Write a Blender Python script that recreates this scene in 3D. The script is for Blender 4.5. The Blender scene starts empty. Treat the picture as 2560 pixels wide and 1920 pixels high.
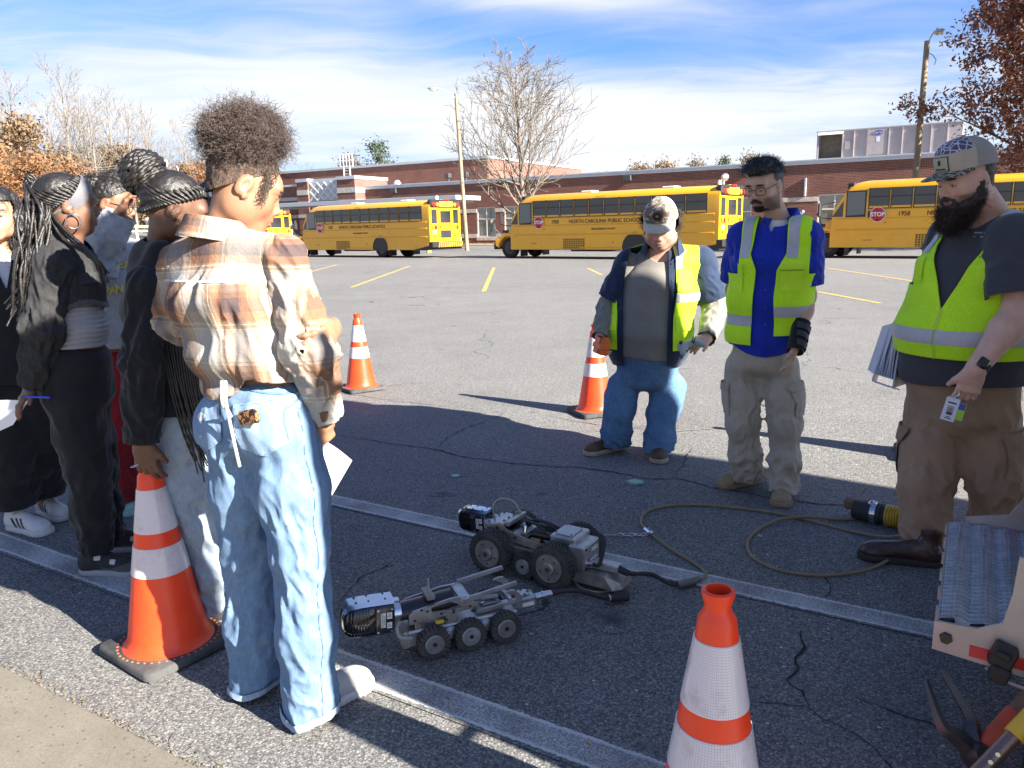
import bpy, math, random
import numpy as np
from mathutils import Vector, Matrix
from math import sin, cos
V3 = Vector
nlen = np.linalg.norm
MD = Matrix.Diagonal
MT, MR = Matrix.Translation, Matrix.Rotation
SC = bpy.context.scene
COL = SC.collection
rad = math.radians
cam_d = bpy.data.cameras.new('camera')
cam = bpy.data.objects.new('camera', cam_d)
COL.objects.link(cam)
cam_d.sensor_width = 36.0
cam_d.lens = 36.0 * 1923.0 / 2560.0
cam_d.clip_start = 0.05
cam_d.clip_end = 3000.0
cam.matrix_world = (MT((0, 0, 1.45)) @ MR(rad(90 - 11.45), 4, 'X') @ MR(rad(-1.2), 4, 'Z'))
SC.camera = cam
SUN_AZ, SUN_EL = -36.0, 27.5            # degrees from +X (towards the camera side), degrees above horizon
sd = V3((cos(rad(SUN_AZ)) * cos(rad(SUN_EL)), sin(rad(SUN_AZ)) * cos(rad(SUN_EL)), sin(rad(SUN_EL))))
sun_d = bpy.data.lights.new('sun', 'SUN')
sun_d.energy = 4.3
sun_d.angle = rad(0.53)
sun_d.color = (1.0, 0.93, 0.82)
sun = bpy.data.objects.new('sun', sun_d)
COL.objects.link(sun)
sun.rotation_euler = sd.to_track_quat('Z', 'Y').to_euler()
sun.location = (20, -15, 30)
world = bpy.data.worlds.new('World')
SC.world = world
world.use_nodes = True
SC.view_settings.view_transform = 'Standard'
SC.view_settings.look = 'None'
SC.view_settings.gamma = 1.0
SC.view_settings.use_curve_mapping = False
SC.view_settings.exposure = 2.4
SC.cycles.max_bounces = 6
SC.cycles.transparent_max_bounces = 8
class NT:
 """small helper to write node trees"""
 def __init__(s, tree):
  s.t = tree
  s.t.nodes.clear()
 def n(s, typ, **kw):
  nd = s.t.nodes.new(typ)
  for k, v in kw.items():
   if k.startswith('i_'):
    key = k[2:]
    key = int(key) if key.isdigit() else key.replace('_', ' ')
    s.put(nd.inputs[key], v)
   else:
    setattr(nd, k, v)
  return nd
 def put(s, sock, v):
  if isinstance(v, bpy.types.NodeSocket):
   s.t.links.new(v, sock)
  elif isinstance(v, bpy.types.Node):
   s.t.links.new(v.outputs[0], sock)
  else:
   if sock.type == 'RGBA' and not hasattr(v, '__len__'):
    v = (v, v, v, 1)
   elif sock.type == 'RGBA' and len(v) == 3:
    v = tuple(v) + (1,)
   sock.default_value = v
 def math(s, op, a, b=0.0, c=None, clamp=False):
  nd = s.n('ShaderNodeMath', operation=op, use_clamp=clamp)
  s.put(nd.inputs[0], a)
  s.put(nd.inputs[1], b)
  if c is not None:
   s.put(nd.inputs[2], c)
  return nd.outputs[0]
 def mix(s, f, a, b, blend='MIX'):
  nd = s.n('ShaderNodeMix', data_type='RGBA', blend_type=blend)
  s.put(nd.inputs[0], f)
  s.put(nd.inputs[6], a)
  s.put(nd.inputs[7], b)
  return nd.outputs[2]
 def ramp(s, f, stops, interp='LINEAR'):
  nd = s.n('ShaderNodeValToRGB')
  cr = nd.color_ramp
  cr.interpolation = interp
  while len(cr.elements) < len(stops):
   cr.elements.new(0.5)
  for e, (p, c) in zip(cr.elements, stops):
   e.position = p
   e.color = (c, c, c, 1) if not hasattr(c, '__len__') else tuple(c)[:3] + (1,)
  s.put(nd.inputs[0], f)
  return nd.outputs[0]
 def noise(s, vec, scale, detail=4, rough=0.55, dist=0.0):
  nd = s.n('ShaderNodeTexNoise')
  if vec is not None:
   s.put(nd.inputs['Vector'], vec)
  s.put(nd.inputs['Scale'], scale)
  nd.inputs['Detail'].default_value = detail
  nd.inputs['Roughness'].default_value = rough
  nd.inputs['Distortion'].default_value = dist
  return nd.outputs[0]
 def mapping(s, vec, loc=(0, 0, 0), rot=(0, 0, 0), scale=(1, 1, 1)):
  nd = s.n('ShaderNodeMapping')
  s.put(nd.inputs[0], vec)
  nd.inputs[1].default_value = loc
  nd.inputs[2].default_value = rot
  nd.inputs[3].default_value = scale
  return nd.outputs[0]
CL1 = (2.9, 1.7, 0)
CLOUDS = ((.07, .272, .27, .022, .17), (-.22, .20, .16, .05, .10), (.17, .135, .24, .045, .15), (.44, .155, .12, .03, .06), (.17, .215, .17, .03, -.13), (.44, .235, .14, .04, -.12), (-.08, .245, .06, .02, -.06), (-.5, .15, .16, .06, .04))
def build_world():
 w = NT(world.node_tree)
 sky = w.n('ShaderNodeTexSky', sky_type='NISHITA', sun_disc=False)
 sky.sun_elevation = rad(SUN_EL)
 sky.sun_rotation = math.atan2(sd.x, sd.y)
 sky.altitude = 200
 sky.air_density = 1.0
 sky.dust_density = 0.6
 sky.ozone_density = 2.5
 geo = w.n('ShaderNodeTexCoord')
 d = geo.outputs['Generated']
 x, y, z = w.n('ShaderNodeSeparateXYZ', i_0=d).outputs
 zz = w.math('ADD', w.math('MAXIMUM', z, 0.0), 0.13)
 comb = w.n('ShaderNodeCombineXYZ', i_0=w.math('DIVIDE', x, zz), i_1=w.math('DIVIDE', y, zz), i_2=0.0)
 wn = w.n('ShaderNodeTexNoise', i_Vector=comb, i_Scale=0.8, i_Detail=3.0)
 vec = w.n('ShaderNodeVectorMath', operation='ADD', i_0=comb, i_1=w.n('ShaderNodeVectorMath', operation='SCALE', i_0=wn.outputs['Color'], i_Scale=0.9).outputs[0]).outputs[0]
 big = w.noise(w.mapping(vec, loc=CL1, rot=(0, 0, rad(12)), scale=(0.34, 0.8, 1)), 1.0, 4, 0.5)
 fine = w.noise(w.mapping(vec, loc=(2.7, 5.1, 0), rot=(0, 0, rad(9)), scale=(0.5, 2.2, 1)), 1.9, 9, 0.62, 0.6)
 s2 = w.math('ADD', w.math('MULTIPLY', big, 0.70), w.math('MULTIPLY', fine, 0.34))
 s2 = w.math('ADD', s2, w.ramp(z, [(0.0, 0.22), (0.13, 0.13), (0.25, 0.03), (0.4, 0.0), (1.0, 0.0)]))
 p, q = w.math('DIVIDE', x, w.math('MAXIMUM', y, 0.05)), w.math('DIVIDE', z, w.math('MAXIMUM', y, 0.05))
 q = w.math('SUBTRACT', q, w.math('MULTIPLY', p, -0.05))
 for bx, bz, sx, sz, am in CLOUDS:
  e = w.math('ADD', w.math('POWER', w.math('ABSOLUTE', w.math('DIVIDE', w.math('SUBTRACT', p, bx), sx)), 2.0), w.math('POWER', w.math('ABSOLUTE', w.math('DIVIDE', w.math('SUBTRACT', q, bz), sz)), 2.0))
  s2 = w.math('MULTIPLY_ADD', w.math('EXPONENT', w.math('SUBTRACT', 0.0, e)), am, s2)
 cov = w.ramp(s2, [(0.0, 0.0), (0.44, 0.05), (0.55, 0.36), (0.65, 0.78), (0.77, 0.96), (1.0, 0.98)])
 cc = w.ramp(s2, [(0.45, (2.7, 3.0, 3.5)), (0.60, (3.3, 3.55, 3.9)), (0.72, (4.0, 4.15, 4.35)), (0.85, (4.3, 4.35, 4.5))])
 cc2 = w.n('ShaderNodeVectorMath', operation='SCALE', i_0=cc, i_Scale=0.47)
 skyc = w.mix(1.0, sky.outputs[0], (0.20, 0.285, 0.44, 1), 'MULTIPLY')
 col = w.mix(cov, skyc, cc2.outputs[0])
 bg = w.n('ShaderNodeBackground', i_0=col, i_1=0.10)
 out = w.n('ShaderNodeOutputWorld', i_0=bg.outputs[0])
build_world()
MATS = {}
def M(name, col, rough=0.6, metal=0.0, var=0.0, vs=8.0, bump=0.0, bs=60.0, spec=0.5, coat=0.0, coord='Object', col2=None, stretch=None):
 """procedural surface: base colour, broken up by noise, with a fine relief"""
 if name in MATS:
  return MATS[name]
 m = bpy.data.materials.new(name)
 m.use_nodes = True
 t = NT(m.node_tree)
 b = t.n('ShaderNodeBsdfPrincipled')
 out = t.n('ShaderNodeOutputMaterial', i_0=b.outputs[0])
 tc = t.n('ShaderNodeTexCoord')
 vec = tc.outputs[coord]
 if stretch:
  vec = t.mapping(vec, scale=stretch)
 c = tuple(col) + (1,)
 if var > 0 or col2 is not None:
  nz = t.noise(vec, vs, 5, 0.6)
  f = t.ramp(nz, [(0.3, 0.0), (0.7, 1.0)])
  if col2 is None:
   lo = tuple(max(0, k * (1 - var)) for k in col)
   hi = tuple(min(1, k * (1 + var)) for k in col)
  else:
   lo, hi = col, col2
  cc = t.mix(f, lo, hi)
  t.put(b.inputs['Base Color'], cc)
  rr = t.math('MULTIPLY_ADD', nz, 0.3, rough - 0.15, clamp=True)
  t.put(b.inputs['Roughness'], rr)
 else:
  b.inputs['Base Color'].default_value = c
  b.inputs['Roughness'].default_value = rough
 b.inputs['Metallic'].default_value = metal
 b.inputs['Specular IOR Level'].default_value = spec
 b.inputs['Coat Weight'].default_value = coat
 b.inputs['Coat Roughness'].default_value = 0.08
 if bump > 0:
  nb = t.noise(vec, bs, 6, 0.65)
  bn = t.n('ShaderNodeBump', i_Strength=bump, i_Distance=0.01, i_Height=nb)
  t.put(b.inputs['Normal'], bn.outputs[0])
 m.diffuse_color = c
 MATS[name] = m
 return m
def custom(name):
 m = bpy.data.materials.new(name)
 m.use_nodes = True
 t = NT(m.node_tree)
 b = t.n('ShaderNodeBsdfPrincipled')
 t.n('ShaderNodeOutputMaterial', i_0=b.outputs[0])
 MATS[name] = m
 return m, t, b
def Glass(name, col=(0.02, 0.025, 0.03), rough=0.05):
 return M(name, col, rough, 0.0, spec=0.8, coat=0.4)
class MB:
 def __init__(s):
  s.v, s.f, s.n = [], [], 0
 def add(s, vs, fs):
  s.v.extend([tuple(float(c) for c in p) for p in vs])
  s.f.extend([tuple(i + s.n for i in q) for q in fs])
  s.n += len(vs)
  return s
 def box(s, a, b, mat=None):
  """axis box between corners a and b, optionally moved by a matrix"""
  x0, y0, z0 = a
  x1, y1, z1 = b
  vs = [(x0, y0, z0), (x1, y0, z0), (x1, y1, z0), (x0, y1, z0), (x0, y0, z1), (x1, y0, z1), (x1, y1, z1), (x0, y1, z1)]
  if mat is not None:
   vs = [mat @ V3(p) for p in vs]
  return s.add(vs, [(0, 3, 2, 1), (4, 5, 6, 7), (0, 1, 5, 4), (1, 2, 6, 5), (2, 3, 7, 6), (3, 0, 4, 7)])
 def bbox(s, a, b, bev=0.01, mat=None, axis=2):
  """box with chamfered edges"""
  c = [(a[i] + b[i]) / 2 for i in range(3)]
  h = [abs(b[i] - a[i]) / 2 for i in range(3)]
  bev = min(bev, min(h) * 0.9)
  vs, idx = [], {}
  for sx in (-1, 1):
   for sy in (-1, 1):
    for sz in (-1, 1):
     for ax in range(3):
      p = [sx * (h[0] - bev), sy * (h[1] - bev), sz * (h[2] - bev)]
      p[ax] = (sx, sy, sz)[ax] * h[ax]
      idx[(sx, sy, sz, ax)] = len(vs)
      vs.append(tuple(c[i] + p[i] for i in range(3)))
  fs = []
  sg = (-1, 1)
  for ax in range(3):
   o = [i for i in range(3) if i != ax]
   for q in sg:
    ring = []
    for (e, g) in ((-1, -1), (1, -1), (1, 1), (-1, 1)):
     k = [0, 0, 0]
     k[ax], k[o[0]], k[o[1]] = q, e, g
     ring.append(idx[(k[0], k[1], k[2], ax)])
    fs.append(tuple(ring))
  for ax in range(3):
   o = [i for i in range(3) if i != ax]
   for e in sg:
    for g in sg:
     k0, k1 = [0, 0, 0], [0, 0, 0]
     k0[ax], k1[ax] = -1, 1
     for k in (k0, k1):
      k[o[0]], k[o[1]] = e, g
     fs.append((idx[(*k0, o[0])], idx[(*k1, o[0])], idx[(*k1, o[1])], idx[(*k0, o[1])]))
  for sx in sg:
   for sy in sg:
    for sz in sg:
     fs.append((idx[(sx, sy, sz, 0)], idx[(sx, sy, sz, 1)], idx[(sx, sy, sz, 2)]))
  cv = V3(c)
  fx = []
  for f in fs:
   p = [V3(vs[i]) for i in f]
   nrm = (p[1] - p[0]).cross(p[2] - p[0])
   m = sum(p, V3()) / len(p) - cv
   fx.append(f if nrm.dot(m) > 0 else f[::-1])
  if mat is not None:
   vs = [mat @ V3(p) for p in vs]
  return s.add(vs, fx)
 def cyl(s, p0, p1, r0, r1=None, n=16, caps=True):
  r1 = r0 if r1 is None else r1
  p0, p1 = V3(p0), V3(p1)
  z = (p1 - p0).normalized()
  x = z.orthogonal().normalized()
  y = z.cross(x)
  vs = []
  for p, r in ((p0, r0), (p1, r1)):
   for k in range(n):
    a = 2 * math.pi * k / n
    vs.append(p + x * (r * cos(a)) + y * (r * sin(a)))
  fs = [(k, (k + 1) % n, n + (k + 1) % n, n + k) for k in range(n)]
  if caps:
   fs += [tuple(range(n - 1, -1, -1)), tuple(range(n, 2 * n))]
  return s.add(vs, fs)
 def lathe(s, prof, n=32, mat=None, close=False):
  """profile of (r, z) turned about the local z axis"""
  vs, fs = [], []
  m = len(prof)
  for r, z in prof:
   for k in range(n):
    a = 2 * math.pi * k / n
    p = V3((r * cos(a), r * sin(a), z))
    vs.append(mat @ p if mat is not None else p)
  rows = m if close else m - 1
  for i in range(rows):
   j = (i + 1) % m
   for k in range(n):
    k2 = (k + 1) % n
    fs.append((i * n + k, i * n + k2, j * n + k2, j * n + k))
  if not close:
   if prof[0][0] > 1e-6:
    fs.append(tuple(range(n - 1, -1, -1)))
   if prof[-1][0] > 1e-6:
    fs.append(tuple((m - 1) * n + k for k in range(n)))
  return s.add(vs, fs)
 def tube(s, pts, r, n=8, caps=True, closed=False):
  pts = [V3(p) for p in pts]
  rs = r if hasattr(r, '__len__') else [r] * len(pts)
  N = len(pts)
  vs, fs = [], []
  up = None
  for i, p in enumerate(pts):
   if closed:
    t = (pts[(i + 1) % N] - pts[i - 1]).normalized()
   else:
    t = (pts[min(i + 1, N - 1)] - pts[max(i - 1, 0)]).normalized()
   if up is None:
    up = t.orthogonal().normalized()
   up = (up - t * up.dot(t))
   up = up.normalized() if up.length > 1e-6 else t.orthogonal().normalized()
   w = t.cross(up)
   for k in range(n):
    a = 2 * math.pi * k / n
    vs.append(p + up * (rs[i] * cos(a)) + w * (rs[i] * sin(a)))
  for i in range(N if closed else N - 1):
   j = (i + 1) % N
   for k in range(n):
    k2 = (k + 1) % n
    fs.append((i * n + k, i * n + k2, j * n + k2, j * n + k))
  if caps and not closed:
   fs += [tuple(range(n - 1, -1, -1)), tuple((N - 1) * n + k for k in range(n))]
  return s.add(vs, fs)
 def prism(s, poly, o, ux, uy, depth):
  """flat polygon (2D) in plane (o, ux, uy), thickened along ux x uy"""
  o, ux, uy = V3(o), V3(ux), V3(uy)
  nz = ux.cross(uy).normalized() * depth
  a = [o + ux * p[0] + uy * p[1] for p in poly]
  n = len(a)
  vs = a + [p + nz for p in a]
  fs = [tuple(range(n - 1, -1, -1)), tuple(range(n, 2 * n))]
  fs += [(k, (k + 1) % n, n + (k + 1) % n, n + k) for k in range(n)]
  return s.add(vs, fs)
 def quad(s, *p):
  return s.add(p, [tuple(range(len(p)))])
 def mesh(s, name, mat=None, sm=None):
  me = bpy.data.meshes.new(name)
  me.from_pydata(s.v, [], s.f)
  if mat is not None:
   me.materials.append(mat)
  if sm is not None:
   me.polygons.foreach_set('use_smooth', [True] * len(me.polygons))
   me.set_sharp_from_angle(angle=rad(sm))
  me.update()
  return me
 def bd(s, name, mat, parent=None, sm=35, loc=None, rot=None):
  return link(name, s.mesh(name, mat, sm), parent, loc, rot)
def link(name, me, parent=None, loc=None, rot=None):
 o = bpy.data.objects.new(name, me)
 COL.objects.link(o)
 if parent is not None:
  o.parent = parent
 if loc is not None:
  o.location = loc
 if rot is not None:
  o.rotation_euler = rot
 return o
def tag(o, label=None, cat=None, group=None, kind=None):
 if label:
  o['label'] = label
 if cat:
  o['category'] = cat
 if group:
  o['group'] = group
 if kind:
  o['kind'] = kind
 return o
def thing(name, label, cat, loc=(0, 0, 0), rz=0.0, group=None):
 o = bpy.data.objects.new(name, None)
 o.empty_display_size = 0.2
 COL.objects.link(o)
 o.location = loc
 o.rotation_euler = (0, 0, rz)
 return tag(o, label, cat, group)
def copy_tree(o, parent=None):
 c = o.copy()
 COL.objects.link(c)
 if parent is not None:
  c.parent = parent
 for ch in o.children:
  copy_tree(ch, c)
 return c
def np_mesh(name, V, F, mat=None, sm=True, attrs=None):
 """mesh from numpy arrays; F is (n,3) or (n,4)"""
 me = bpy.data.meshes.new(name)
 V = np.asarray(V, dtype=np.float32)
 F = np.asarray(F, dtype=np.int32)
 k = F.shape[1]
 me.vertices.add(len(V))
 me.vertices.foreach_set('co', V.ravel())
 me.loops.add(F.size)
 me.loops.foreach_set('vertex_index', F.ravel())
 me.polygons.add(len(F))
 me.polygons.foreach_set('loop_start', np.arange(0, F.size, k, dtype=np.int32))
 if sm:
  me.polygons.foreach_set('use_smooth', np.ones(len(F), dtype=bool))
 me.update(calc_edges=True)
 if attrs:
  for nm, val in attrs.items():
   val = np.asarray(val, dtype=np.float32)
   if val.ndim == 1:
    me.attributes.new(nm, 'FLOAT', 'POINT').data.foreach_set('value', val)
   else:
    me.attributes.new(nm, 'FLOAT_VECTOR', 'POINT').data.foreach_set('vector', val.ravel())
 if mat is not None:
  me.materials.append(mat)
 return me
_txt = {}
def text_mesh(s, size=1.0, mat=None, extrude=0.0, bold=0.0):
 key = (s, size, mat.name if mat else '', extrude, bold)
 if key not in _txt:
  c = bpy.data.curves.new('lettering', 'FONT')
  c.body = s
  c.size = size
  c.align_x, c.align_y = 'CENTER', 'CENTER'
  c.extrude = extrude
  c.offset = bold
  c.resolution_u = 3
  o = bpy.data.objects.new('lettering', c)
  COL.objects.link(o)
  bpy.context.view_layer.update()
  me = bpy.data.meshes.new_from_object(o.evaluated_get(bpy.context.evaluated_depsgraph_get()))
  me.materials.clear()
  if mat:
   me.materials.append(mat)
  bpy.data.objects.remove(o)
  bpy.data.curves.remove(c)
  _txt[key] = me
 return _txt[key]
def lettering(s, size, mat, parent, origin, ux, uy, sx=1.0, name='lettering', extrude=0.001, bold=0.0):
 """flat text centred at origin, reading along ux, upright along uy"""
 ux, uy = V3(ux).normalized(), V3(uy).normalized()
 uz = ux.cross(uy)
 o = link(name, text_mesh(s, size, mat, extrude, bold), parent)
 m = Matrix((ux * sx, uy, uz)).transposed().to_4x4()
 m.translation = V3(origin)
 o.matrix_local = m
 return o
def cmr(pts, n=8):
 P = [V3(p) for p in pts]
 P = [P[0] * 2 - P[1]] + P + [P[-1] * 2 - P[-2]]
 out = []
 for i in range(1, len(P) - 2):
  p0, p1, p2, p3 = P[i - 1:i + 3]
  for k in range(n):
   t = k / n
   out.append(0.5 * ((2 * p1) + (p2 - p0) * t + (2 * p0 - 5 * p1 + 4 * p2 - p3) * t * t + (3 * p1 - p0 - 3 * p2 + p3) * t ** 3))
 out.append(P[-2].copy())
 return out
# ================================================================ SETTING
LOT = rad(-31)                                    # direction of the painted lines, kerb and school wall
EL = V3((cos(LOT), sin(LOT), 0))    # along the lot
NL = V3((-sin(LOT), cos(LOT), 0))   # away from the camera
def lot(u, v, z=0.0):
 return EL * u + NL * v + V3((0, 0, z))
def asphalt_nodes(t, vec):
 """colour and height of weathered asphalt"""
 big = t.noise(vec, 0.11, 4, 0.6)
 mid = t.noise(vec, 1.3, 5, 0.6)
 grain = t.noise(vec, 55, 4, 0.75)
 vo = t.n('ShaderNodeTexVoronoi', i_Vector=vec, i_Scale=150.0)
 stone = t.n('ShaderNodeSeparateColor', i_0=vo.outputs['Color'])
 r = stone.outputs[0]
 base = t.ramp(r, [(0.0, (0.125, 0.124, 0.122)), (0.45, (0.185, 0.183, 0.177)), (0.8, (0.25, 0.246, 0.234)), (0.93, (0.30, 0.292, 0.272)), (1.0, (0.38, 0.365, 0.335))])
 edge = t.ramp(vo.outputs['Distance'], [(0.0, 1.0), (0.5, 0.85), (0.75, 0.45)])
 c = t.mix(1.0, base, edge, 'MULTIPLY')
 vo2 = t.n('ShaderNodeTexVoronoi', i_Vector=vec, i_Scale=34.0, i_Randomness=1.0)
 chip_r = t.n('ShaderNodeSeparateColor', i_0=vo2.outputs['Color'])
 chip = t.math('MULTIPLY', t.math('GREATER_THAN', chip_r.outputs[1], 0.92), t.math('LESS_THAN', vo2.outputs['Distance'], t.math('MULTIPLY_ADD', chip_r.outputs[2], 0.14, 0.05)))
 c = t.mix(chip, c, (0.5, 0.47, 0.42, 1))
 f = t.math('ADD', t.math('MULTIPLY', big, 0.55), t.math('MULTIPLY', mid, 0.45))
 c = t.mix(1.0, c, t.ramp(f, [(0.25, 0.72), (0.5, 1.0), (0.75, 1.25)]), 'MULTIPLY')
 c = t.mix(1.0, c, t.ramp(grain, [(0.25, 0.80), (0.5, 1.0), (0.75, 1.18)]), 'MULTIPLY')
 h = t.math('ADD', t.math('MULTIPLY', t.math('SUBTRACT', 1.0, vo.outputs['Distance']), 0.6), t.math('MULTIPLY', grain, 0.6))
 return c, h
def asphalt_mat():
 m, t, b = custom('asphalt')
 vec = t.n('ShaderNodeTexCoord').outputs['Object']
 c, h = asphalt_nodes(t, vec)
 sp = t.ramp(t.noise(vec, 2.6, 3, 0.5), [(0.66, 0.0), (0.74, 1.0)])
 c = t.mix(t.math('MULTIPLY', sp, 0.5), c, (0.05, 0.05, 0.052, 1))
 vw = t.n('ShaderNodeVectorMath', operation='ADD', i_0=vec, i_1=t.n('ShaderNodeVectorMath', operation='SCALE', i_0=t.n('ShaderNodeTexNoise', i_Vector=vec, i_Scale=2.0, i_Detail=6.0).outputs['Color'], i_Scale=0.5).outputs[0]).outputs[0]
 vc = t.n('ShaderNodeTexVoronoi', feature='DISTANCE_TO_EDGE', i_Vector=vw, i_Scale=0.22)
 cr = t.math('MULTIPLY', t.math('LESS_THAN', vc.outputs['Distance'], 0.0016), t.math('GREATER_THAN', t.noise(vec, 0.7, 2), 0.52))
 c = t.mix(t.math('MULTIPLY', cr, 0.8), c, (0.02, 0.02, 0.02, 1))
 t.put(b.inputs['Base Color'], c)
 b.inputs['Roughness'].default_value = 0.82
 b.inputs['Specular IOR Level'].default_value = 0.35
 bn = t.n('ShaderNodeBump', i_Strength=0.5, i_Distance=0.005, i_Height=h)
 t.put(b.inputs['Normal'], bn.outputs[0])
 return m
def paint_mat(name, col, edge_keep=0.02, amount=0.5, half=0.06):
 """worn road paint over asphalt: crisp at its edges, rubbed through in the middle"""
 m, t, b = custom(name)
 vec = t.n('ShaderNodeTexCoord').outputs['Object']
 c, h = asphalt_nodes(t, vec)
 y = t.n('ShaderNodeSeparateXYZ', i_0=vec).outputs[1]
 ed = t.math('SUBTRACT', half, t.math('ABSOLUTE', y))
 ed = t.math('ADD', ed, t.math('MULTIPLY', t.math('SUBTRACT', t.noise(vec, 60, 3), 0.5), 0.022))
 wear = t.math('ADD', t.math('MULTIPLY', t.noise(vec, 130, 5, 0.8), 0.65), t.math('MULTIPLY', t.noise(vec, 3.5, 4), 0.35))
 inner = t.ramp(wear, [(0.5 - amount * 0.25, 1.0), (0.62 - amount * 0.2, 0.12)])
 rim = t.ramp(t.math('DIVIDE', ed, edge_keep), [(0.0, 0.0), (0.08, 1.0), (0.55, 0.85), (1.0, 0.0)])
 f = t.math('MAXIMUM', t.math('MULTIPLY', inner, t.math('GREATER_THAN', ed, 0.0)), t.math('MULTIPLY', rim, t.ramp(wear, [(0.45, 1.0), (0.7, 0.3)])))
 t.put(b.inputs['Base Color'], t.mix(f, c, col + (1,)))
 b.inputs['Roughness'].default_value = 0.75
 bn = t.n('ShaderNodeBump', i_Strength=0.6, i_Distance=0.005, i_Height=h)
 t.put(b.inputs['Normal'], bn.outputs[0])
 return m
def ground():
 g = MB()
 xs = sorted(set([-900, -500, -300, -200] + list(range(-160, 121, 10)) + [200, 400, 900]))
 ys = sorted(set([-300, -100, -30] + list(range(0, 181, 10)) + [260, 400, 900]))
 def hgt(x, y):
  a = max(0.0, min(1.0, (-x - 24 - 0.1 * y) / 14.0)) * max(0.0, min(1.0, (y - 40) / 15.0))
  b = max(0.0, min(1.0, (y - 95) / 60.0)) * max(0.0, min(1.0, (-x - 10) / 30))
  return 1.9 * a * a * (3 - 2 * a) + 4.0 * b
 vs = [(x, y, hgt(x, y)) for y in ys for x in xs]
 n = len(xs)
 fs = [(j * n + i, j * n + i + 1, (j + 1) * n + i + 1, (j + 1) * n + i) for j in range(len(ys) - 1) for i in range(n - 1)]
 g.add(vs, fs)
 tag(g.bd('ground', asphalt_mat(), sm=60), kind='structure', label='weathered grey asphalt parking lot')
 s = MB()
 s.bbox((-14, -6, -0.05), (10, 1.15, 0.016), 0.008)
 m, t, b = custom('sidewalk_concrete')
 vec = t.n('ShaderNodeTexCoord').outputs['Object']
 nz = t.noise(vec, 3.0, 6, 0.65)
 c = t.ramp(nz, [(0.3, (0.140, 0.126, 0.098)), (0.7, (0.190, 0.172, 0.138))])
 vo = t.n('ShaderNodeTexVoronoi', i_Vector=vec, i_Scale=70.0)
 rr = t.n('ShaderNodeSeparateColor', i_0=vo.outputs['Color'])
 pit = t.math('MULTIPLY', t.math('GREATER_THAN', rr.outputs[0], 0.86), t.math('LESS_THAN', vo.outputs['Distance'], 0.3))
 c = t.mix(t.math('MULTIPLY', pit, 0.75), c, (0.07, 0.065, 0.06, 1))
 fine = t.noise(vec, 160, 4, 0.7)
 c = t.mix(1.0, c, t.ramp(fine, [(0.3, 0.78), (0.7, 1.2)]), 'MULTIPLY')
 t.put(b.inputs['Base Color'], c)
 b.inputs['Roughness'].default_value = 0.85
 t.put(b.inputs['Normal'], t.n('ShaderNodeBump', i_Strength=0.35, i_Distance=0.004, i_Height=fine).outputs[0])
 tag(s.bd('sidewalk', m, rot=(0, 0, LOT)), kind='structure')
 wm = paint_mat('white_road_paint', (0.62, 0.62, 0.60), 0.02, 0.45, 0.06)
 for v in (1.742, 2.942):
  l = MB()
  for u in np.arange(-16, 12, 1.0):
   l.quad((u, -0.075, 0), (u + 1, -0.075, 0), (u + 1, 0.075, 0), (u, 0.075, 0))
  o = l.bd('painted_line', wm, sm=None, loc=lot(0, v, 0.004), rot=(0, 0, LOT))
  tag(o, kind='structure')
 ym = paint_mat('yellow_road_paint', (0.62, 0.40, 0.05), 0.03, 0.25, 0.055)
 for a, b in (((-7.43, 28.3), (-7.75, 35)), ((-4.2, 20.5), (-4.12, 32)), ((-.62, 18.2), (-.59, 29.5)), ((2.8, 23.6), (2.77, 27.4)), ((9.72, 18.7), (10.1, 24.6)), ((6.6, 13.7), (6.5, 16.3)), ((13.4, 18.0), (13.6, 24)), ((-11.2, 24.5), (-11.4, 34))):
  d = V3(b) - V3(a)
  l = MB()
  l.quad((0, -0.06, 0), (d.length, -0.06, 0), (d.length, 0.06, 0), (0, 0.06, 0))
  tag(l.bd('parking_line', ym, sm=None, loc=(a[0], a[1], 0.004), rot=(0, 0, math.atan2(d.y, d.x))), kind='structure')
 rng = random.Random(4)
 cm = M('crack_shadow', (0.018, 0.018, 0.018), 0.95)
 cracks = [
  ([(-1.485, 5.55), (-0.95, 5.2), (-0.51, 4.99), (-0.37, 4.83), (0.06, 4.62), (0.33, 4.55), (0.6, 4.41), (0.75, 4.27), (0.95, 4.26), (1.07, 4.12), (1.26, 4.02), (1.4, 3.88), (1.75, 3.78), (2.1, 3.55), (2.5, 3.42)], 0.012),
  ([(-0.52, 5.0), (-0.46, 5.3), (-0.37, 5.5), (-0.05, 6.0)], 0.007),
  ([(0.93, 4.28), (1.0, 4.45), (1.06, 4.62), (1.2, 4.9)], 0.007),
  ([(1.02, 2.55), (0.99, 2.44), (0.93, 2.38), (0.9, 2.28), (0.86, 2.24), (0.89, 2.18), (0.87, 2.1)], 0.010),
  ([(0.48, 2.22), (0.63, 2.14), (0.76, 2.12), (0.87, 2.1), (1.0, 1.9), (1.05, 1.7)], 0.004),
  ([(1.02, 2.17), (1.08, 2.1), (1.2, 2.02), (1.33, 1.93)], 0.006),
  ([(1.3, 3.05), (1.27, 2.92), (1.19, 2.77), (1.13, 2.66)], 0.006),
  ([(-0.54, 3.25), (-0.57, 3.16), (-0.65, 3.08), (-0.68, 2.96), (-0.7, 2.8)], 0.006),
  ([(-0.95, 2.9), (-0.8, 2.8), (-0.62, 2.78), (-0.4, 2.9)], 0.004),
  ([(-0.52, 6.25), (-1.0, 6.5), (-1.6, 6.9)], 0.007),
  ([(1.6, 5.4), (1.2, 5.3), (0.7, 5.5), (0.2, 5.9)], 0.006),
  ([(2.0, 6.3), (2.02, 6.0), (1.98, 5.75), (1.9, 5.5)], 0.010),
 ]
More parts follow.
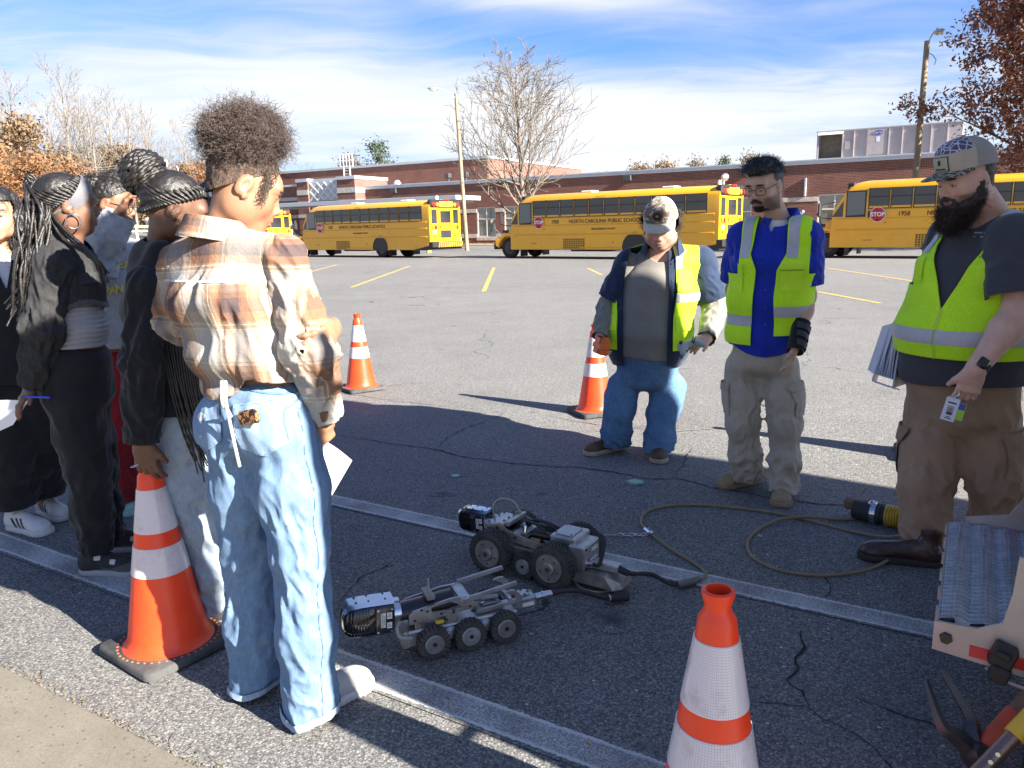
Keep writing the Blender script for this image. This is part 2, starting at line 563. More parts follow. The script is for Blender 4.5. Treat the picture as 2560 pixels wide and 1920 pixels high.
 for pts, w in cracks:
  k = MB()
  P = [V3((p[0], p[1], 0)) for p in pts]
  fine = []
  for a, b in zip(P, P[1:]):
   nseg = max(2, int((b - a).length / 0.03))
   fine += [a.lerp(b, i / nseg) for i in range(nseg)]
  fine.append(P[-1])
  L, R = [], []
  j = V3((0, 0, 0))
  for i, p in enumerate(fine):
   tdir = (fine[min(i + 1, len(fine) - 1)] - fine[max(i - 1, 0)]).normalized()
   nn = V3((-tdir.y, tdir.x, 0))
   j = j * 0.75 + nn * rng.uniform(-0.011, 0.011)
   ww = w * 0.5 * rng.uniform(0.35, 1.25) * min(1, 0.25 + 4 * min(i, len(fine) - 1 - i) / len(fine))
   L.append(p + j + nn * ww)
   R.append(p + j - nn * ww)
  n = len(L)
  k.add(L + R, [(i, n + i, n + i + 1, i + 1) for i in range(n - 1)])
  tag(k.bd('pavement_crack', cm, sm=None, loc=(0, 0, 0.003)), kind='structure')
 g = MB()
 for i in range(520):
  u = rng.uniform(-3.2, 0.4)
  v = 1.155 + abs(rng.gauss(0, 0.018))
  p = lot(u, v, 0.0)
  s = rng.uniform(0.0015, 0.0055)
  ax = V3((rng.uniform(-1, 1), rng.uniform(-1, 1), rng.uniform(-.3, .3))).normalized()
  if i % 4 == 0:
   L = rng.uniform(0.02, 0.06)
   g.tube([p + V3((0, 0, .004)), p + ax * L * .5 + V3((0, 0, .009)), p + ax * L + V3((0, 0, .004))], 0.0009, 4)
  else:
   g.lathe([(0, 0), (s, s * .3), (s * .7, s), (0, s * 1.1)], 5, MT(p))
 tag(g.bd('kerb_debris', M('dry_debris', (0.20, 0.155, 0.10), 0.9, col2=(0.06, 0.05, 0.04), vs=60), sm=60), kind='stuff')
 s = MB()
 s.box((-76, 56.6, -0.2), (30, 60.85, 0.10))
 tag(s.bd('path', M('pale_path', (0.36, 0.32, 0.25), 0.9, var=0.25, vs=1.2, bump=0.2, bs=20), rot=(0, 0, LOT)), kind='structure')
 s = MB()
 s.box((-76, 58.2, 0.0), (30, 60.9, 0.13))
 tag(s.bd('planting_bed', M('leaf_mulch', (0.17, 0.085, 0.045), 0.95, col2=(0.33, 0.19, 0.10), vs=5, bump=0.6, bs=14), rot=(0, 0, LOT)), kind='structure')
 lv = MB()
 for i in range(2600):
  u, v = rng.uniform(-66, 0), 58.3 + abs(rng.gauss(0, 1.3))
  if v > 60.8:
   continue
  p = lot(u, v, rng.uniform(0.13, 0.2))
  a, e = rng.uniform(0, 6.28), rng.uniform(-.5, .5)
  q = MT(p) @ MR(a, 4, 'Z') @ MR(e, 4, 'X')
  z = rng.uniform(.05, .10)
  lv.quad(*[q @ V3(c) for c in ((-z, 0, 0), (0, -z * .5, .02), (z, 0, 0), (0, z * .5, .02))])
 tag(lv.bd('fallen_leaves', M('dead_leaf', (0.22, 0.10, 0.05), 0.8, col2=(0.42, 0.24, 0.12), vs=3), sm=None), kind='stuff')
 lv = MB()
 near = [(-0.07, 4.15), (0.26, 4.2), (-1.35, 5.07), (-0.17, 3.85), (1.15, 3.4), (0.7, 2.4), (-0.2, 2.12), (0.2, 1.95), (0.05, 2.55), (-0.3, 2.75), (2.05, 5.0), (-0.9, 5.6), (1.7, 5.1), (0.5, 6.3)]
 for i in range(34):
  x, y = near[i] if i < len(near) else (rng.uniform(-6, 9), rng.uniform(7, 24))
  q = MT((x, y, 0.006)) @ MR(rng.uniform(0, 6.28), 4, 'Z') @ MR(rng.uniform(-.25, .25), 4, 'X')
  z = rng.uniform(.008, .020) * (1 if i < len(near) else 2)
  lv.add([q @ V3(c) for c in ((-z, 0, 0), (-z * .2, -z * .5, .004), (z * .3, -z * .3, .001), (z * 1.2, 0, .006), (z * .2, z * .45, .002), (-z * .4, z * .5, .005))], [(0, 1, 2, 3, 4, 5)])
 tag(lv.bd('leaf_scraps', M('pale_leaf', (0.33, 0.21, 0.11), 0.8, col2=(0.5, 0.42, 0.3), vs=9), sm=None), kind='stuff')
 def blot(name, x, y, r, mat, seed, n=26, sq=0.5):
  q = random.Random(seed)
  b = MB()
  ring = [(r * 1.25 * cos(6.283 * i / n), sq * 2.5 * r * sin(6.283 * i / n), 0) for i in range(n)]
  b.add(ring + [(0, 0, 0)], [(i, (i + 1) % n, n) for i in range(n)])
  tag(b.bd(name, mat, sm=None, loc=(x, y, .0025)), kind='structure')
 def spot_mat(name, col, lo, hi, sc):
  m, t, b = custom(name)
  vec = t.n('ShaderNodeTexCoord').outputs['Object']
  c, h = asphalt_nodes(t, vec)
  g = t.n('ShaderNodeVectorMath', operation='LENGTH', i_0=t.mapping(t.n('ShaderNodeTexCoord').outputs['Generated'], loc=(-1, -1, 0), scale=(2, 2, 0)))
  f = t.ramp(t.math('ADD', t.math('MULTIPLY', t.noise(vec, sc, 5, 0.7), 0.75), t.math('MULTIPLY', t.math('SUBTRACT', 1.0, g.outputs['Value']), 0.42)), [(lo, 0.0), (hi, 1.0)])
  t.put(b.inputs['Base Color'], t.mix(f, c, col + (1,)))
  b.inputs['Roughness'].default_value = 0.85
  return m
 gm = spot_mat('green_spray_paint', (0.33, 0.55, 0.36), 0.5, 0.58, 40)
 blot('paint_spot', 0.70, 4.24, 0.055, gm, 1)
 blot('paint_spot', -0.35, 4.42, 0.03, gm, 2)
 sm = spot_mat('sand_stain', (0.36, 0.27, 0.17), 0.55, 0.62, 30)
 blot('sand_stain', -0.37, 2.52, 0.07, sm, 3)
 om = spot_mat('oil_stain', (0.05, 0.05, 0.052), 0.40, 0.75, 16)
 blot('oil_stain', 0.36, 2.66, 0.085, om, 5)
 blot('oil_stain', -0.40, 4.1, 0.07, om, 6, sq=0.25)
 blot('oil_stain', 0.15, 4.07, 0.035, om, 7, sq=0.3)
ground()
def brick_mat(name, c1, c2, mortar, sc=1.0):
 m, t, b = custom(name)
 vec = t.n('ShaderNodeTexCoord').outputs['Object']
 sep = t.n('ShaderNodeSeparateXYZ', i_0=vec)
 g = t.n('ShaderNodeNewGeometry')
 u = t.math('ADD', sep.outputs[0], sep.outputs[1])
 v = t.n('ShaderNodeCombineXYZ', i_0=u, i_1=sep.outputs[2], i_2=0.0)
 br = t.n('ShaderNodeTexBrick', i_Vector=v, i_Color1=c1 + (1,), i_Color2=c2 + (1,), i_Mortar=mortar + (1,), i_Scale=1.0)
 br.inputs['Mortar Size'].default_value = 0.013 * sc
 br.inputs['Brick Width'].default_value = 0.305 * sc
 br.inputs['Row Height'].default_value = 0.107 * sc
 br.inputs['Mortar Smooth'].default_value = 0.2
 br.inputs['Bias'].default_value = -0.1
 nz = t.noise(vec, 0.5, 5, 0.6)
 c = t.mix(1.0, br.outputs[0], t.ramp(nz, [(0.3, 0.82), (0.7, 1.15)]), 'MULTIPLY')
 t.put(b.inputs['Base Color'], c)
 b.inputs['Roughness'].default_value = 0.85
 t.put(b.inputs['Normal'], t.n('ShaderNodeBump', i_Strength=0.5, i_Distance=0.012, i_Height=t.math('SUBTRACT', 1.0, br.outputs['Fac'])).outputs[0])
 return m
def school():
 WY, UO = 60.95, -36.62           # the long wall: lot(UO, WY) is its reference point
 brick = brick_mat('dark_red_brick', (0.175, 0.055, 0.037), (0.115, 0.036, 0.027), (0.26, 0.20, 0.17))
 stone = M('cast_stone_band', (0.45, 0.43, 0.39), 0.85, var=0.22, vs=3.5, bump=0.2, bs=12)
 metal = M('pale_coping_metal', (0.50, 0.54, 0.58), 0.45, 0.3, var=0.1, vs=1.2)
 white = M('white_window_frame', (0.60, 0.60, 0.58), 0.5)
 roofm = M('flat_roof_membrane', (0.35, 0.35, 0.34), 0.9)
 root = thing('school_building', 'long single storey red brick school wing with pale metal roof edge behind the buses', 'building', lot(UO, WY), LOT)
 def panel(u0, u1, z0, z1, holes, y0=0.0, d=0.3):
  us = sorted({u0, u1, *[h[0] for h in holes], *[h[1] for h in holes]})
  zs = sorted({z0, z1, *[h[2] for h in holes], *[h[3] for h in holes]})
  w = MB()
  for a, b in zip(us, us[1:]):
   for c, e in zip(zs, zs[1:]):
    if any(h[0] <= a and b <= h[1] and h[2] <= c and e <= h[3] for h in holes):
     continue
    w.box((a, y0, c), (b, y0 + d, e))
  return w
 wins = [(-11.5, -9.4), (-7.4, -5.3), (-3.4, -1.4), (-0.45, 1.6), (6.2, 8.2), (10.2, 12.2), (14.9, 16.9), (19.8, 21.6), (26.35, 28.6), (31.2, 33.2)]
 Z0, Z1 = 0.7, 3.4
 holes = [(a, b, Z0, Z1) for a, b in wins]
 panel(-18.6, 60, -0.1, 5.6, holes).bd('wall', brick, root)
 glass = M('school_window_glass', (0.10, 0.12, 0.12), 0.08, spec=0.9, coat=0.5, col2=(0.20, 0.21, 0.17), vs=0.6)
 for a, b in wins:
  f = MB()
  y = 0.07
  for (p, q, r, s) in ((a, a + .09, Z0, Z1), (b - .09, b, Z0, Z1), (a, b, Z1 - .09, Z1), (a, b, Z0, Z0 + .09), ((a + b) / 2 - .045, (a + b) / 2 + .045, Z0, Z1), (a, b, 2.28, 2.38)):
   f.bbox((p, y + (0.002 if r == Z0 else 0), r), (q, y + .08, s), 0.01)
  w = f.bd('window', white, root)
  for (p, q) in ((a + .09, (a + b) / 2 - .045), ((a + b) / 2 + .045, b - .09)):
   for (r, s) in ((Z0 + .09, 2.28), (2.38, Z1 - .09)):
    g = MB()
    g.box((p - .01, y + .04, r - .01), (q + .01, y + .055, s + .01))
    g.bd('pane', glass, w)
 edges = [-18.6] + [e for w in wins for e in w] + [60]
 for z0, z1 in ((2.92, 3.24), (0.62, 0.98)):
  for a, b in zip(edges[::2], edges[1::2]):
   k = MB()
   k.bbox((a + .004, -0.03, z0), (b - .004, 0.05, z1), .01)
   k.bd('stone_band', stone, root)
 for a, b in wins:
  k = MB()
  k.bbox((a - .08, -0.07, Z0 - .32), (b + .08, 0.08, Z0 - .003), .02)
  k.bd('window_sill', stone, root)
 k = MB()
 k.box((-18.75, -0.12, 5.55), (60, 0.36, 5.85))
 k.box((-18.75, -0.16, 5.80), (60, 0.40, 5.88))
 k.bd('coping', metal, root, sm=None)
 k = MB()
 k.box((-40, 0.36, 5.2), (60, 30, 5.5))
 k.bd('roof', roofm, root, sm=None)
 dark = M('dark_fixture', (0.05, 0.055, 0.06), 0.5)
 for u in (11.5, 21.0, -13.0):
  k = MB()
  k.bbox((u - .35, -0.28, 5.05), (u + .35, 0.0, 5.5), .03)
  k.bd('wall_light', dark, root)
 k = MB()
 k.bbox((25.35, -0.13, 3.3), (25.5, -0.01, 4.6), .02)
 k.bd('conduit', M('conduit_grey', (0.5, 0.52, 0.53), 0.4, 0.4), root)
 gb = brick_mat('gym_red_brick', (0.205, 0.070, 0.045), (0.145, 0.048, 0.034), (0.24, 0.18, 0.15))
 gym = thing('gymnasium', 'taller flat roofed red brick gymnasium block rising behind the school wing', 'building', lot(UO, WY + 14), LOT)
 k = MB()
 k.box((-62, 0, 0), (-11, 24, 9.15))
 k.bd('wall', gb, gym, sm=None)
 k = MB()
 k.box((-62.1, -0.12, 9.12), (-10.88, 24.1, 9.4))
 k.bd('coping', metal, gym, sm=None)
 for u, h in ((-32.0, 7.1), (-16.0, 7.4), (-13.6, 8.8)):
  k = MB()
  k.cyl((u, -0.5, 5.3), (u, -0.5, 7.3), .13, n=10)
  k.bbox((u - .3, -0.9, 7.2), (u + .3, -0.25, 7.75), .05)
  k.bd('vent_pipe', dark, gym)
 tw = thing('entry_tower', 'brick entry tower with grey panel of raised diamond lattice above the canopy', 'building', lot(UO, WY - 1.5), LOT)
 k = MB()
 k.box((-28.5, 0.4, 0), (-24.6, 9, 6.2))
 k.box((-24.7, 0, 0), (-23.15, 5, 6.55))
 k.box((-19.1, 0, 0), (-16.75, 5, 6.55))
 k.box((-23.15, 0.35, 0), (-19.1, 5, 4.55))
 k.box((-23.15, 0.6, 4.55), (-19.1, 5, 6.5))
 k.bd('wall', brick, tw, sm=None)
 k = MB()
 k.box((-24.78, -0.08, 6.55), (-23.1, 5.05, 6.86))
 k.box((-19.15, -0.08, 6.55), (-16.68, 5.05, 6.86))
 k.box((-23.1, 0.3, 6.5), (-19.15, 5.0, 6.8))
 k.box((-28.6, 0.32, 6.2), (-24.78, 9, 6.4))
 k.bd('coping', metal, tw, sm=None)
 for a, b, y in ((-24.72, -23.13, 0), (-19.12, -16.73, 0), (-28.5, -24.72, .4)):
  for z in ((5.25, 5.75), (4.55, 4.6), (2.95, 3.3), (0.9, 1.25)):
   if z == (5.25, 5.75) and y > 0:
    z = (4.75, 5.1)
   k = MB()
   k.box((a, y - .03, z[0]), (b + (.03 if b > -17 else 0), y + .02, z[1]))
   if b > -17:
    k.box((b - .02, y - .03, z[0]), (b + .03, y + 3, z[1]))
   k.bd('stone_band', stone, tw, sm=None)
 k = MB()
 k.box((-23.12, 0.25, 4.6), (-19.12, 0.34, 6.48))
 pan = k.bd('lattice_panel', M('lattice_panel_grey', (0.42, 0.44, 0.45), 0.7, var=0.12, vs=2), tw, sm=None)
 bar = M('lattice_bar_white', (0.62, 0.63, 0.62), 0.6)
 cx, cz = -21.12, 5.54
 for px in (-23.1, -22.1, -21.12, -20.12):
  for up in (1, -1):
   for q in (0,):
    x0, x1 = px, px + 1.0
    zl, zh = 4.66, 6.42
    pts = ((x0, zl if up > 0 else zh), (x1, cz)) if True else None
    a, b = V3((x0, 0.2, zl if up > 0 else zh)), V3((x1, 0.2, cz))
    for a, b in ((V3((x0, .2, cz)), V3((x1, .2, zh if up > 0 else zl))), (V3((x0, .2, zl if up > 0 else zh)), V3((x1, .2, cz)))):
     k = MB()
     d = (b - a).normalized()
     nrm = V3((-d.z, 0, d.x)) * .065
     yo = V3((0, .006 * up, 0))
     k.prism([(0, 0), (1, 0), (1, 1), (0, 1)], a - nrm + yo, b - a, nrm * 2, -.09)
     k.bd('lattice_bar', bar, pan, sm=None)
 lad = MB()
 for u in (-25.3, -24.4):
  lad.cyl((u, 6.4, 6.2), (u, 6.4, 9.9), .07, n=8)
 for z in np.arange(6.4, 8.6, .35):
  lad.cyl((-25.3, 6.4, z), (-24.4, 6.4, z), .035, n=6)
 for z in (8.6, 9.25, 9.9):
  lad.cyl((-25.75, 6.4, z), (-23.95, 6.4, z), .07, n=6)
 for u in (-25.75, -23.95, -24.85):
  lad.cyl((u, 6.4, 8.6), (u, 6.4, 9.9), .07, n=6)
 tag(lad.bd('roof_ladder', M('white_ladder', (0.72, 0.72, 0.70), 0.5), loc=lot(UO, WY), rot=(0, 0, LOT)), 'white metal ladder with caged top standing on the school roof', 'ladder')
 for u, v, r, h in ((-26.9, 3.5, .45, 1.0), (-16.0, 4.2, .42, .9)):
  k = MB()
  k.lathe([(r * .8, 0), (r * .8, h * .5), (r, h * .5), (r, h * .7), (r * .5, h)], 16)
  k.bd('roof_vent', M('galvanised', (0.55, 0.57, 0.58), 0.4, 0.6, var=.1), None, loc=lot(UO + u, WY + v, 6.2 if u < -20 else 5.7), rot=(0, 0, LOT))
  o = COL.objects[-1] if False else None
 for i, o in enumerate([o for o in COL.objects if o.name.startswith('roof_vent')]):
  tag(o, ('round metal roof vent at the left of the ladder', 'round metal roof vent right of the lattice tower')[i], 'roof vent')
 cn = thing('bus_canopy', 'long flat grey metal canopy on posts in front of the school entry', 'canopy', lot(UO, WY - 6), LOT)
 k = MB()
 k.box((-34, -1.4, 3.92), (-0.6, 2.2, 4.0))
 k.bd('roof_deck', M('canopy_underside', (0.30, 0.32, 0.34), 0.6), cn, sm=None)
 for a, b in (((-34, -1.46, 3.86), (-0.6, -1.38, 4.22)), ((-34, 2.2, 3.9), (-0.6, 2.28, 4.22)), ((-0.6, -1.46, 3.86), (-0.52, 2.28, 4.22))):
  k = MB()
  k.bbox(a, b, .015)
  k.bd('fascia', M('canopy_fascia', (0.42, 0.46, 0.50), 0.5, 0.2), cn)
 for u in (-31, -26, -21, -16, -11, -6, -1.2):
  k = MB()
  k.bbox((u - .07, -0.4, 0), (u + .07, -0.26, 3.92), .01)
  k.bd('post', metal, cn)
  k = MB()
  k.bbox((u - .06, -1.36, 3.7), (u + .06, 2.1, 3.915), .01)
  k.bd('beam', metal, cn)
 hv = thing('rooftop_air_unit', 'long grey sheet metal air handling unit with open intake on the school roof', 'air unit', lot(UO + 25.7, WY + 2, 5.5), LOT)
 body = M('air_unit_paint', (0.40, 0.36, 0.37), 0.55, 0.1, var=0.1, vs=1.0)
 k = MB()
 k.box((1.75, 0, .55), (9.4, 3, 2.42))
 k.box((0, 0, .55), (.12, 3, 2.42))
 k.box((.12, 0.9, .55), (1.75, 3, 2.42))
 k.bd('casing', body, hv, sm=None)
 k = MB()
 k.box((-.05, -.05, 2.42), (9.45, 3.05, 2.5))
 k.bd('lid', body, hv, sm=None)
 k = MB()
 k.box((0.12, 0.8, .56), (1.75, 0.88, 2.4))
 k.bd('intake_grille', M('rusty_intake', (0.13, 0.12, 0.10), 0.9, col2=(0.24, 0.21, 0.17), vs=5, bump=.5, bs=30), hv, sm=None)
 k = MB()
 k.quad((0.05, -.02, 2.42), (1.85, -.02, 2.42), (1.78, -.35, 2.2), (0.12, -.35, 2.2))
 k.quad((0.05, -.0, 2.4), (1.85, 0., 2.4), (1.78, -.33, 2.18), (0.12, -.33, 2.18))
 k.bd('intake_hood', M('hood_white', (0.62, 0.62, 0.60), 0.5), hv, sm=None)
 for u in (1.78, 2.55, 3.45, 3.5, 4.85, 5.7, 6.6, 7.5, 8.5):
  k = MB()
  k.box((u - .03, -.07, .57), (u + .03, 0, 2.4))
  k.bd('rib', body, hv, sm=None)
 k = MB()
 k.bbox((3.55, -.045, .62), (4.75, -.002, 2.36), .01)
 dr = k.bd('access_door', body, hv)
 k = MB()
 k.lathe([(0, 0), (.36, 0), (.36, .01), (0, .012)], 24, MT((4.15, -.05, 2.13)) @ MR(rad(90), 4, 'X') @ MD((1, .42, 1, 1)))
 k.bd('oval_badge', M('badge_blue', (0.04, 0.07, 0.38), 0.4), dr, sm=None)
 lettering('Carrier', 0.24, M('badge_white', (0.7, 0.7, 0.75), 0.5), dr, (4.15, -.066, 2.13), (1, 0, 0), (0, 0, 1))
 k = MB()
 k.box((4.03, -.052, 1.5), (4.27, -.046, 1.85))
 k.bd('notice', M('badge_white', (0.7, 0.7, 0.75), 0.5), dr, sm=None)
 k = MB()
 k.bbox((1.95, -.05, 1.1), (2.4, -.002, 1.65), .01)
 k.bd('access_hatch', body, hv)
 k = MB()
 k.box((-.3, -.1, .0), (9.6, 3.2, .55))
 k.bd('roof_curb', metal, hv, sm=None)
school()
def segs_mesh(P0, P1, R0, R1, n=4):
 """many tapered sticks in one go: arrays (k,3) and (k,)"""
 P0, P1, R0, R1 = (np.asarray(a, float) for a in (P0, P1, R0, R1))
 d = P1 - P0
 d /= nlen(d, axis=1)[:, None] + 1e-9
 ref = np.where(np.abs(d[:, 2:3]) < 0.9, [[0, 0, 1.0]], [[1.0, 0, 0]])
 x = np.cross(d, ref)
 x /= nlen(x, axis=1)[:, None] + 1e-9
 y = np.cross(d, x)
 k = len(P0)
 V = np.zeros((k, 2 * n, 3))
 for i in range(n):
  a = 2 * math.pi * i / n
  o = x * cos(a) + y * sin(a)
  V[:, i] = P0 + o * R0[:, None]
  V[:, n + i] = P1 + o * R1[:, None]
 base = (np.arange(k) * 2 * n)[:, None]
 F = np.concatenate([base + np.array([[i, (i + 1) % n, n + (i + 1) % n, n + i]]) for i in range(n)])
 return V.reshape(-1, 3), F
def grow(rng, h, r0, spec, seg=0.35, up=0.12, wob=0.10):
 """a branching skeleton. spec: list per level of dict(n, ang, len, start)"""
 out, tips = [], []
 def branch(p, d, L, r, lev):
  n = max(2, int(L / (seg * (1 if lev < 2 else .7))))
  n = min(n, 14)
  s = L / n
  pts = [(p, r)]
  d = d.copy()
  for i in range(n):
   d = d + V3((rng.gauss(0, wob), rng.gauss(0, wob), rng.gauss(0, wob * .6))) * (1 if lev else .35) + V3((0, 0, up * (1 if lev else .4)))
   d.normalize()
   q = p + d * s
   rr = r * (1 - (i + 1) / n * (.82 if lev < len(spec) - 0 else .6))
   out.append((p, q, pts[-1][1], max(rr, .004), lev))
   p = q
   pts.append((p, max(rr, .004)))
  if lev >= len(spec):
   tips.append((p, d))
   return
  sp = spec[lev]
  k = sp['n'] if isinstance(sp['n'], int) else rng.randint(*sp['n'])
  a0 = rng.uniform(0, 6.28)
  for j in range(k):
   t = sp['start'] + (1 - sp['start']) * (j + rng.uniform(0, .8)) / k
   f = t * n
   i = min(int(f), n - 1)
   pa, ra = pts[i]
   pb, rb = pts[i + 1]
   b = pa.lerp(pb, f - i)
   dd = (pb - pa).normalized()
   az = a0 + j * 2.4 + rng.uniform(-.4, .4)
   side = dd.orthogonal().normalized()
   side = MR(az, 3, dd) @ side
   an = rad(rng.uniform(*sp['ang']))
   nd = dd * cos(an) + side * sin(an)
   shape = sp.get('shape', 1.0)
   LL = L * sp['len'] * rng.uniform(.75, 1.15) * (1 - t * shape * .62)
   branch(b, nd, LL, max((ra + (rb - ra) * (f - i)) * sp.get('r', .55), .005), lev + 1)
 branch(V3((0, 0, 0)), V3((0, 0, 1)), h, r0, 0)
 return out, tips
def stick_obj(name, segs, mat, parent, n=4):
 if not segs:
  return None
 V, F = segs_mesh([tuple(s[0]) for s in segs], [tuple(s[1]) for s in segs], [s[2] for s in segs], [s[3] for s in segs], n)
 return link(name, np_mesh(name, V, F, mat, True), parent)
def leaf_cloud(pts, size, rs, spread):
 """small bent leaf faces around points"""
 pts = np.asarray(pts, float)
 k = len(pts)
 c = pts + rs.normal(0, 1, (k, 3)) * spread
 a = rs.normal(0, 1, (k, 3))
 a /= nlen(a, axis=1)[:, None]
 b = np.cross(a, rs.normal(0, 1, (k, 3)))
 b /= nlen(b, axis=1)[:, None]
 s = size * rs.uniform(.6, 1.3, (k, 1))
 V = np.stack([c - a * s, c - b * s * .45, c + a * s, c + b * s * .45], axis=1).reshape(-1, 3)
 F = np.arange(4 * k).reshape(k, 4)
 return V, F
def leaf_mat(name, c1, c2, c3, sc=1.2):
 m, t, b = custom(name)
 vec = t.n('ShaderNodeTexCoord').outputs['Object']
 r = t.n('ShaderNodeNewGeometry').outputs['Random Per Island']
 f = t.math('ADD', t.math('MULTIPLY', r, 0.6), t.math('MULTIPLY', t.noise(vec, sc, 3), 0.4))
 c = t.ramp(f, [(0.2, c1), (0.5, c2), (0.85, c3)])
 t.put(b.inputs['Base Color'], c)
 b.inputs['Roughness'].default_value = 0.6
 b.inputs['Subsurface Weight'].default_value = 0.0
 tr = t.n('ShaderNodeBsdfTranslucent', i_0=c)
 mx = t.n('ShaderNodeMixShader', i_0=0.3, i_1=b.outputs[0], i_2=tr.outputs[0])
 out = [n for n in t.t.nodes if n.type == 'OUTPUT_MATERIAL'][0]
 t.put(out.inputs[0], mx.outputs[0])
 return m
bark_pale = M('pale_bark', (0.155, 0.128, 0.10), 0.9, var=0.35, vs=6, bump=0.4, bs=20)
bark_dark = M('dark_bark', (0.12, 0.10, 0.085), 0.9, var=0.3, vs=6, bump=0.4, bs=20)
def bare_tree():
 rng = random.Random(11)
 segs, tips = grow(rng, 12.4, 0.23, [
  dict(n=46, ang=(40, 80), len=.70, start=.15, shape=1.2, r=.42),
  dict(n=(8, 11), ang=(22, 50), len=.42, start=.18, shape=.7, r=.6),
  dict(n=(4, 6), ang=(22, 52), len=.50, start=.25, shape=.5, r=.7)], seg=.5, up=.075, wob=.075)
 segs = [(a, b, max(r, .016), max(q, .013), l) for a, b, r, q, l in segs]
 t = thing('bare_tree', 'tall bare leafless tree with spreading twigs behind the middle bus', 'tree', (1.15, 56.0, 0))
 stick_obj('trunk', [s for s in segs if s[4] == 0], bark_pale, t, 8)
 stick_obj('crown', [s for s in segs if s[4] > 0], bark_pale, t, 3)
 rs = np.random.RandomState(3)
 tp = [p for p, d in tips if p.x > 2.2 and p.z < 8.5 and rng.random() < .4] + [p for p, d in tips if rng.random() < .03]
 V, F = leaf_cloud([tuple(p) for p in tp], .085, rs, .06)
 tag(link('dead_leaves', np_mesh('dead_leaves', V, F, M('last_leaves', (0.20, 0.11, 0.07), .8), False), t), kind='stuff')
def oak_tree():
 rng = random.Random(5)
 segs, tips = grow(rng, 14.5, 0.32, [
  dict(n=34, ang=(42, 84), len=.60, start=.12, shape=1.0, r=.45),
  dict(n=(6, 9), ang=(25, 55), len=.45, start=.2, shape=.6, r=.55),
  dict(n=(3, 5), ang=(25, 60), len=.5, start=.2, shape=.4, r=.6)], seg=.6, up=.05, wob=.10)
 t = thing('oak_tree', 'large oak tree full of rust red autumn leaves above the right bus', 'tree', (27.5, 36.8, 0))
 stick_obj('trunk', [s for s in segs if s[4] == 0], bark_dark, t, 8)
 stick_obj('limbs', [s for s in segs if s[4] > 0], bark_dark, t, 3)
 rs = np.random.RandomState(8)
 pts = []
 for s in segs:
  if s[4] >= 2:
   k = 15 if s[0].z < 9 else (11 if s[0].z < 11.5 else 8)
   for q in range(k):
    pts.append(tuple(s[0].lerp(s[1], rng.random())))
 for i in range(520):          # leafy clumps filling the crown
  d = rs.normal(0, 1, 3)
  c = d / nlen(d) * np.array([5.9, 5.9, 6.6]) * rs.uniform(.25, 1) ** .5
  q = c + np.array([0, 0, 8.6])
  if q[2] > 2.6:
   k = int((34 if q[2] < 9 else 20) * rs.uniform(.4, 1.3))
   pts += [tuple(q + rs.normal(0, .42, 3)) for _ in range(k)]
 V, F = leaf_cloud(pts, .12, rs, .20)
 tag(link('crown', np_mesh('crown', V, F, leaf_mat('rust_oak_leaf', (0.12, 0.042, 0.024), (0.23, 0.085, 0.045), (0.38, 0.18, 0.10), .7), False), t), kind='stuff')
